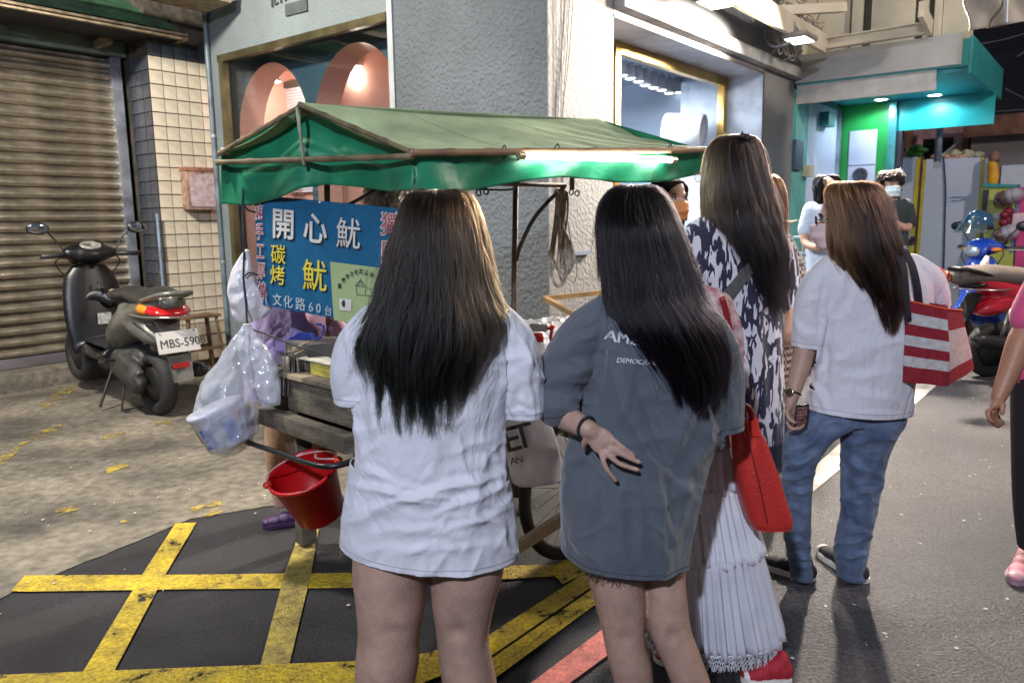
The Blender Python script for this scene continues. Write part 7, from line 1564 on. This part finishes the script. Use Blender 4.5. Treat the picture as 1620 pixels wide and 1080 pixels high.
# ---- person in pale blue shirt behind the auburn hair
YJ = 6.2
w10 = thing('person', 'person in pale blue shirt standing by the blue-white shop wall', 'person', gnd(1300, 580))
bm = bmesh.new(); h10 = head(bm, at(1309, 303, YJ), R(180+20), 0, .95); limb(bm, [at(1306, 320, YJ), at(1304, 338, YJ)], [.05, .055]); pxloft(bm, [(328, 1278, 1330, YJ, .10), (400, 1278, 1328, YJ, .12), (450, 1280, 1326, YJ, .12)], YJ)
limb(bm, [at(1282, 335, YJ), at(1275, 360, YJ), at(1274, 384, YJ-.05), at(1290, 392, YJ-.2)], [.046, .04, .034, .026]); hand(bm, at(1290, 392, YJ-.2), at(1298, 392, YJ-.22), [[at(1304, 390+2*i, YJ-.23), at(1308, 391+2*i, YJ-.23), at(1310, 393+2*i, YJ-.23)] for i in range(4)])
limb(bm, [at(1326, 335, YJ), at(1334, 370, YJ), at(1328, 395, YJ)], [.046, .04, .03])
fuse('body', bm, skin, .011, 3, w10); face_parts(h10, w10, mask=mat('blue_mask'), glasses=None)
bm = bmesh.new(); pxloft(bm, [(322, 1296, 1314, YJ, .06), (328, 1279, 1330, YJ, .10), (360, 1277, 1332, YJ, .13), (460, 1278, 1330, YJ, .14)], YJ); limb(bm, [at(1284, 332, YJ), at(1274, 364, YJ)], [.07, .062]); limb(bm, [at(1326, 332, YJ), at(1335, 364, YJ)], [.07, .062]); fuse('shirt', bm, cloth('pale_blue_shirt', (.50, .62, .82)), .012, 3, w10)
bm = bmesh.new(); pxloft(bm, [(450, 1279, 1330, YJ, .13), (500, 1280, 1304, YJ, .1), (565, 1284, 1302, YJ, .09)], YJ); pxloft(bm, [(450, 1290, 1330, YJ, .13), (500, 1305, 1329, YJ, .1), (565, 1307, 1325, YJ, .09)], YJ); fuse('trousers', bm, MATS['black_trousers'], .014, 3, w10)
hair(w10, [(277, 1301, 1317, YJ, -.05), (280, 1292, 1324, YJ, -.12), (294, 1289, 1327, YJ, -.13), (315, 1291, 1326, YJ, -.10), (345, 1292, 1324, YJ, -.11)], MATS.get('x') or hm2, 2500, (-2.2, 2.2), None, 10, wave=.01, rad=.0011)
settle(w10)
# ---- stall keeper bending behind the left end of the cart
YK = 3.72
w11 = thing('person', 'stall keeper in purple apron with bare legs bending behind the blue sign', 'person', gnd(450, 822))
bm = bmesh.new()
limb(bm, [at(540, 360, YK+.1), at(585, 340, YK+.1)], [.06, .055]); h11 = head(bm, at(612, 332, YK+.10), R(-70), R(38), 1.0)
limb(bm, [at(455, 560, YK+.1), at(480, 450, YK+.1), at(540, 375, YK+.1)], [(.19, .13), (.18, .12), (.16, .10)], 18)
pxloft(bm, [(600, 418, 500, YK, .10), (680, 419, 490, YK, .085), (722, 420, 468, YK, .07), (765, 428, 462, YK, .055), (800, 434, 458, YK, .045)], YK); limb(bm, [at(460, 600, YK+.05), at(515, 610, YK+.2)], [.12, .11]); pxloft(bm, [(600, 470, 560, YK+.2, .10), (700, 480, 540, YK+.2, .08), (790, 496, 524, YK+.2, .045)], YK+.2)
limb(bm, [at(520, 395, YK), at(540, 470, YK-.1), at(575, 520, YK-.15)], [.05, .042, .028]); hand(bm, at(575, 520, YK-.15), at(582, 528, YK-.15), [[at(588+i, 532+i, YK-.16), at(592, 537+i*2, YK-.16), at(592, 542+i*2, YK-.16)] for i in range(4)])
fuse('body', bm, skin_p, .0075, 4, w11)
pur = cloth('lilac_cloth', (.26, .20, .42)); bm = bmesh.new(); limb(bm, [at(452, 640, YK+.05), at(455, 560, YK+.1), at(480, 450, YK+.1), at(545, 372, YK+.1)], [(.20, .15), (.21, .15), (.20, .14), (.16, .12)], 22)
def post(me): folds(me, [(420, 500, 460, 600, .012, 8), (460, 480, 480, 600, .012, 8), (500, 470, 500, 560, .01, 8)], noise=[(12, .010, 71, (1, 1, .6))])
fuse('apron', bm, pur, .009, 4, w11, post); 
bm = bmesh.new(); limb(bm, [at(505, 495, YK-.02), at(530, 520, YK-.06)], [.07, .06]); fuse('sleeve', bm, mat('pink_sleeve', (.62, .34, .46), .8), .01, 3, w11)
sp = mat('purple_shoe', (.06, .02, .09), .6, .2, 12, .4, 60); shoe(w11, gnd(490, 828)+Vector((0, .02, 0)), gnd(415, 835), .10, sp, (.05, .02, .07), laces=False); shoe(w11, gnd(540, 800), gnd(500, 818), .095, sp, (.05, .02, .07), laces=False)
hair(w11, [(290, 600, 626, YK+.1, .05), (295, 582, 642, YK+.1, .11), (312, 574, 650, YK+.1, .14), (350, 580, 644, YK+.1, .13)], hairmat('hair_grey', (.16, .14, .11), (.14, .12, .10)), 2500, (-3.1, 3.1), None, 12, wave=.01, rad=.0009)
settle(w11)
# ------------------------------------------------------------ scooters
sblk = mat('scooter_black', (.006, .006, .007), .36, .3, 7); sgry = mat('scooter_grey', (.15, .15, .13), .4, .25, 6, metal=.3, coat=.15); seatm = mat('seat_vinyl', (.025, .023, .022), .5, .2, 9, .3, 80)
mirm = mat('mirror_glass', (.5, .55, .6), .05, .02, metal=1.); amb = mat('amber_lens', (.80, .25, .02), .15, .05); redl = mat('red_lens', (.55, .01, .012), .12, .05, coat=1.)
def scooter(name, label, rear, front, main, side, helmet=None, plate=None, scale=1., lean=0., seatmat=None, big=False, group='parked scooters', mirrors=(True, True)):
    """scooter standing from rear wheel contact to front wheel contact"""
    rear = Vector(rear); front = Vector(front); rear.z = front.z = 0; d = (front-rear).normalized(); r = Vector((d.y, -d.x, 0)); u = Vector((0, 0, 1)); WB = 1.26
    t = thing(name, label, 'scooter', rear, group); L = lambda x, y, z: rear+d*x+r*y+u*z
    rot = Matrix((d, r, u)).transposed()
    def E_(bm, p, q, rt=0): ell(bm, L(*p), q, rot @ Matrix.Rotation(rt, 3, 'Y'), 18)
    for x in (0, WB):
        c = L(x, 0, .215); bm = bmesh.new(); tube(bm, [c+(d*math.cos(a)+u*math.sin(a))*.168 for a in np.linspace(0, 2*math.pi, 37)], [(.055, .047)]*37, 12, caps=False, ref=r); w = obj('wheel', bm, rub, t, smooth=True)
        bm = bmesh.new(); lathe(bm, [(.03, -.05), (.12, -.03), (.125, .0), (.12, .03), (.03, .05)], c, 24, axis=r); obj('rim', bm, mat('cast_rim', (.05, .05, .05), .4, metal=.7), w, smooth=True)
        for k in range(5):
            a = k*1.257; bm = bmesh.new(); bar(bm, c+(d*math.cos(a)+u*math.sin(a))*.03+r*.045, c+(d*math.cos(a)+u*math.sin(a))*.118+r*.03, .02, .008); obj('spoke', bm, sblk, w)
    # tail body
    bm = bmesh.new()
    limb(bm, [L(-.28, 0, .80), L(-.05, 0, .72), L(.25, 0, .60), L(.48, 0, .46)], [(.09, .055), (.135, .09), (.155, .13), (.12, .12)], 20, ref=r); E_(bm, (.10, .0, .62), (.30, .15, .10), -.35); fuse('side_cover', bm, side, .012, 5, t)
    bm = bmesh.new(); E_(bm, (.05, 0, .78), (.36, .12, .055), -.08); E_(bm, (.34, 0, .775), (.22, .13, .05), .1); E_(bm, (-.18, 0, .83), (.14, .10, .04), -.2)
    if big: limb(bm, [L(-.34, 0, .80), L(-.1, 0, .80), L(.2, 0, .77), L(.5, 0, .74)], [(.09, .07), (.14, .085), (.15, .085), (.12, .07)], 20, ref=r)
    fuse('seat', bm, seatmat or seatm, .012, 5, t)
    bm = bmesh.new(); limb(bm, [L(-.10, .12, .79), L(-.32, .10, .85), L(-.38, 0, .86), L(-.32, -.10, .85), L(-.10, -.12, .79)], [.014, .018, .02, .018, .014], 10); fuse('grab_rail', bm, sblk if big else side, .007, 2, t)
    bm = bmesh.new(); E_(bm, (-.20, 0, .735), (.10, .12, .03) if big else (.13, .145, .045), -.12); o = fuse('tail_light', bm, sblk if big else redl, .009, 2, t)
    bm = bmesh.new(); tube(bm, spline([L(.0, .165, .70), L(-.18, .150, .70), L(-.31, .07, .705), L(-.335, 0, .705), L(-.31, -.07, .705), L(-.18, -.150, .70), L(.0, -.165, .70)], 4), .006, 8); obj('trim', bm, mat('trim_silver', (.5, .5, .5), .25, metal=.8), t, smooth=True)
    for s in (() if big else (1, -1)):
        bm = bmesh.new(); ell(bm, L(-.13, s*.128, .738), (.075, .026, .034), rot, 12); obj('indicator', bm, amb, o, smooth=True)
    # floor, tunnel, leg shield
    bm = bmesh.new(); limb(bm, [L(.42, 0, .36), L(.62, 0, .32), L(.85, 0, .34)], [(.17, .06), (.17, .045), (.17, .06)], 20, ref=r); limb(bm, [L(.86, 0, .30), L(.92, 0, .55), L(.98, 0, .80), L(1.0, 0, .92)], [(.20, .05), (.22, .06), (.19, .06), (.12, .05)], 20, ref=r)
    limb(bm, [L(1.0, 0, .40), L(1.06, 0, .60), L(1.04, 0, .86)], [(.12, .08), (.13, .09), (.09, .07)], 18, ref=r); E_(bm, (1.25, 0, .43), (.20, .075, .045), .2); limb(bm, [L(1.22, 0, .42), L(1.10, 0, .55)], [.05, .08]); fuse('leg_shield', bm, main, .012, 5, t)
    bm = bmesh.new(); limb(bm, [L(.86, .09, .66), L(.93, .02, .70), L(.94, -.10, .66)], [.05, .06, .045]); fuse('glove_box', bm, sblk, .012, 3, t)
    bm = bmesh.new(); box(bm, (.46, -.13, .392), (.86, .13, .402), lambda a, b, c: L(a, b, c+.0)); bmesh.ops.bevel(bm, geom=bm.edges[:], offset=.004, segments=2, affect='EDGES'); obj('floor_mat', bm, blk, t)
    for q in ([(.95, .16, 1.0), (.99, .22, .93), (1.0, .12, .80), (.99, .05, .70)], [(.95, -.16, 1.0), (1.0, -.22, .94), (1.0, -.14, .82), (.99, -.05, .72)], [(.94, .14, 1.02), (.96, .05, 1.10), (.97, -.06, 1.03)]):
        bm = bmesh.new(); tube(bm, spline([L(*p_) for p_ in q], 5), .005, 6); obj('cable', bm, blk, t, smooth=True)
    for q in ([(.40, .155, .52), (.15, .175, .60), (-.10, .160, .68)], [(.44, .125, .42), (.20, .165, .46), (.0, .165, .52)]):
        bm = bmesh.new(); tube(bm, spline([L(*p_) for p_ in q], 5), .003, 5); obj('panel_gap', bm, MATS['black_rubber'], t)
    bm = bmesh.new(); tube(bm, [L(.862, .0, .80), L(.84, 0, .79), L(.835, 0, .76), L(.85, 0, .745)], .006, 6); obj('bag_hook', bm, MATS.get('chrome'), t)
    bm = bmesh.new(); prism(bm, [L(.842, -.02, .50), L(.842, .07, .50), L(.842, .075, .58), L(.842, -.02, .58)], d*.004); obj('sticker', bm, mat('pale_sticker', (.45, .45, .42), .4, .3, 60), t)
    for s in (1, -1):
        bm = bmesh.new(); bar(bm, L(.30, s*.12, .34), L(.30, s*.21, .35), .03, .018); obj('foot_peg', bm, blk, t)
    # engine, swing arm, exhaust, mud guard
    bm = bmesh.new(); limb(bm, [L(.42, -.08, .30), L(.15, -.11, .28), L(-.02, -.12, .235)], [(.05, .10), (.06, .10), (.05, .09)], 16, ref=r); limb(bm, [L(.35, 0, .34), L(.15, 0, .36)], [.10, .09]); fuse('engine', bm, mat('engine_grey', (.06, .06, .058), .5, .3, 14, .3, 50, metal=.3), .012, 3, t)
    bm = bmesh.new(); limb(bm, [L(.35, .10, .24), L(.15, .16, .25), L(-.05, .17, .29), L(-.26, .17, .33)], [.025, .045, .055, .05], 16); tube(bm, [L(-.26, .17, .33), L(-.33, .17, .345)], .022, 12); fuse('exhaust', bm, mat('exhaust_black', (.04, .04, .04), .4, .2, metal=.5), .009, 2, t)
    bm = bmesh.new(); tube(bm, [L(-.02, .10, .26), L(.05, .11, .60)], .018, 10); obj('shock_absorber', bm, mat('spring_steel', (.35, .35, .3), .3, metal=.8), t, smooth=True)
    bm = bmesh.new(); prism(bm, [L(-.18, -.07, .66), L(-.18, .07, .66), L(-.34, .075, .42), L(-.38, .065, .30), L(-.38, -.065, .30), L(-.34, -.075, .42)], d*.012+u*.008); obj('mud_guard', bm, sblk if big else side, t)
    bm = bmesh.new(); box(bm, (-.362, -.05, .385), (-.345, .05, .415), lambda a, b, c: L(a, b, c)); obj('reflector', bm, redl, t)
    if plate:
        pb = L(-.33, 0, .55); pd = (d*.32+u*1).normalized(); bm = bmesh.new(); prism(bm, [pb-r*.135-pd*.068, pb+r*.135-pd*.068, pb+r*.135+pd*.068, pb-r*.135+pd*.068], d*.006); pl = obj('number_plate', bm, mat('plate_white', (.62, .60, .56), .4, .05), t); text('plate_number', plate, .074, pb-r*.122-pd*.032-d*.002, r, pd, ink, pl, .0006, .0, sx=.97)
        for e_ in (-.11, .11): bm = bmesh.new(); ell(bm, pb+r*e_+pd*.060-d*.002, (.006, .004, .006)); obj('plate_bolt', bm, MATS['spring_steel'], pl, smooth=True)
    # handlebar head
    bm = bmesh.new(); E_(bm, (.98, 0, 1.01), (.11, .17, .075), -.3); limb(bm, [L(1.0, 0, .98), L(.99, 0, .88)], [.06, .05]); limb(bm, [L(.95, -.15, 1.01), L(.93, 0, 1.0), L(.95, .15, 1.01)], [.04, .05, .04]); E_(bm, (1.07, 0, .97), (.05, .12, .07), 0); fuse('handlebar_cowl', bm, main, .010, 4, t)
    bm = bmesh.new(); E_(bm, (.93, 0, 1.065), (.045, .075, .012), -.6); obj('dial', bm, mat('dial_glass', (.30, .30, .27), .15, .4, 18), t, smooth=True)
    bm = bmesh.new(); E_(bm, (1.115, 0, .97), (.02, .085, .05), 0); obj('headlight', bm, mat('lens_clear', (.55, .6, .65), .08, .1, metal=.6), t, smooth=True)
    for s in (1, -1):
        bm = bmesh.new(); tube(bm, [L(.94, s*.16, 1.0), L(.89, s*.34, 1.0)], .017, 12); obj('grip', bm, blk, t, smooth=True)
        bm = bmesh.new(); tube(bm, [L(.96, s*.18, .99), L(.95, s*.26, .985), L(.91, s*.35, .985)], .006, 6); obj('brake_lever', bm, MATS['spring_steel'], t)
        bm = bmesh.new(); E_(bm, (1.0, s*.15, .985), (.04, .05, .022), 0); obj('indicator', bm, amb, t, smooth=True)
        bm = bmesh.new(); tube(bm, spline([L(.94, s*.17, 1.02), L(.95, s*.22, 1.10), L(.93, s*.28, 1.17)], 4), .006, 8); st_ = obj('mirror_stem', bm, blk, t, smooth=True)
        bm = bmesh.new(); ell(bm, L(.93, s*.335, 1.19), (.022, .075, .045), rot, 16); obj('mirror', bm, sblk, st_, smooth=True)
        bm = bmesh.new(); ell(bm, L(.912, s*.335, 1.19), (.008, .064, .036), rot, 16); obj('mirror_face', bm, mirm, st_, smooth=True)
    bm = bmesh.new(); tube(bm, [L(.45, -.10, .25), L(.40, -.22, .01)], .010, 8); obj('side_stand', bm, blk, t)
    bm = bmesh.new(); tube(bm, [L(.30, -.08, .24), L(.22, -.15, .01), L(.22, .15, .01), L(.30, .08, .24)], .010, 8); obj('centre_stand', bm, blk, t)
    settle(t); t.scale = (scale,)*3; t.rotation_mode = 'QUATERNION'; q_ = Matrix.Rotation(-lean, 3, r).to_quaternion(); t.rotation_quaternion = q_
    def L(x, y, z): return rear+q_.to_matrix() @ ((d*x+r*y+u*z)*scale)
    return t, L, rot
rr_ = gnd(252, 655); ff_ = gnd(120, 612)
dd_ = (Vector((ff_.x, ff_.y, 0))-Vector((rr_.x, rr_.y, 0))).normalized()
s1_, L1, rot1 = scooter('scooter', 'dark scooter with grey tail and white number plate before the roller shutter', rr_, rr_+dd_*1.26, sblk, sgry, plate='MBS-5908', scale=1.2, lean=R(-3.5))
bm = bmesh.new(); lathe(bm, [(.028, 0), (.024, .003)], (0, 0, 0), 18, axis=-dd_); o = obj('yellow_badge', bm, mat('badge', (.50, .46, .16), .4), s1_); o.location = dd_*.86+Vector((dd_.y, -dd_.x, 0))*.10+Vector((0, 0, .72))
# wooden stool by the tiled wall
st_ = thing('stool', 'small worn wooden stool against the cream tiles', 'stool', gnd(318, 580)); yS = 7.75
sc = at(312, 500, yS); 
bm = bmesh.new(); box(bm, (-.20, -.12, -.015), (.20, .12, .015), lambda a, b, c: sc+U*a+V*b+Vector((0, 0, c))); bmesh.ops.bevel(bm, geom=bm.edges[:], offset=.006, segments=2, affect='EDGES'); stw = mat('stool_wood', (.20, .12, .06), .6, .3, 8, .3, 40); obj('seat', bm, stw, st_)
for a in (-1, 1):
    for b in (-1, 1):
        p = sc+U*(.15*a)+V*(.09*b); bm = bmesh.new(); q = p+U*(.06*a)+V*(.04*b); q.z = 0; bar(bm, p, q, .035, .03); obj('leg', bm, stw, st_)
for b in (-1, 1):
    p = sc+V*(.115*b)-Vector((0, 0, sc.z*.55)); bm = bmesh.new(); bar(bm, p-U*.18, p+U*.18, .022, .03); obj('stretcher', bm, stw, st_)
settle(st_)
# right hand scooters
ra = gnd(1655, 552); fa = gnd(1545, 600)
redm = mat('scooter_red', (.50, .012, .03), .22, .05, coat=.8); blum = mat('scooter_blue', (.015, .07, .48), .22, .05, coat=.8); dgr = mat('scooter_dark_grey', (.10, .09, .085), .4, .15)
pR = at(1555, 500, 5.9); 
s2_, L2, rot2 = scooter('scooter', 'red scooter with long grey-brown seat at the right edge', (4.42, 7.0, 0), (5.66, 7.25, 0), dgr, redm, scale=1.18, big=True, seatmat=mat('seat_brown', (.12, .10, .09), .45, .12, 6, .2, 60))
s3_, L3, rot3 = scooter('scooter', 'blue scooter with dark helmet hung on its handlebar', (5.98, 8.35, 0), (4.7, 7.95, 0), blum, blum, scale=1.15)
s4_, L4, rot4 = scooter('scooter', 'red scooter half hidden behind the woman in jeans, only mirror and cowl showing', (3.05, 8.1, 0), (3.72, 7.0, 0), redm, dgr, scale=1.05)
# helmet
p = at(1547, 352, 7.95); hl = thing('helmet', 'dark blue half helmet with clear visor resting on the blue scooter', 'helmet', p)
bm = bmesh.new(); lathe(bm, [(.14, 0), (.145, .03), (.135, .09), (.10, .14), (.05, .17), (.002, .178)], p+Vector((0, 0, -.05)), 28, axis=(.15, 0, 1)); obj('shell', bm, mat('helmet_blue', (.015, .07, .14), .15, .05, coat=1.), hl, smooth=True)
bm = bmesh.new()
def vis(a, b): th = (a-.5)*2.2+math.pi*1.12; return p+Vector((math.cos(th)*(.15+.07*b), math.sin(th)*(.15+.07*b), .0-.10*b))
grid(bm, vis, 16, 5); obj('visor', bm, film('smoke_visor', (.05, .08, .10), .3, .08, .1, 5), hl)
bm = bmesh.new(); lathe(bm, [(.146, -.005), (.150, .008), (.146, .02)], p+Vector((0, 0, -.05)), 28, axis=(.15, 0, 1), caps=False); obj('rim_trim', bm, blk, hl, smooth=True); settle(hl)
# cloth bag hanging from the blue scooter
bag('cloth_bag', [(1562, 405, 7.6, 3, .02), (1558, 418, 7.6, 6, .04), (1556, 432, 7.6, 14, .07), (1556, 446, 7.6, 18, .08), (1558, 455, 7.6, 16, .07)], mat('cotton_bag', (.66, .62, .55), .8, .1, 9, .4, 40), 'off-white cloth bag hanging on the blue scooter', seed=11, amp=.012)
bag('foil_bag', [(1460, 436, 6.2, 6, .03), (1474, 434, 6.2, 13, .06), (1486, 438, 6.2, 14, .06), (1502, 438, 6.2, 7, .04)], mat('orange_foil', (.62, .16, .10), .25, .3, 30, .8, 30, metal=.4), 'crumpled shiny orange-red bag on the scooter beside the tote', seed=12, amp=.016)
# mirror and small front of a scooter seen beyond the tote
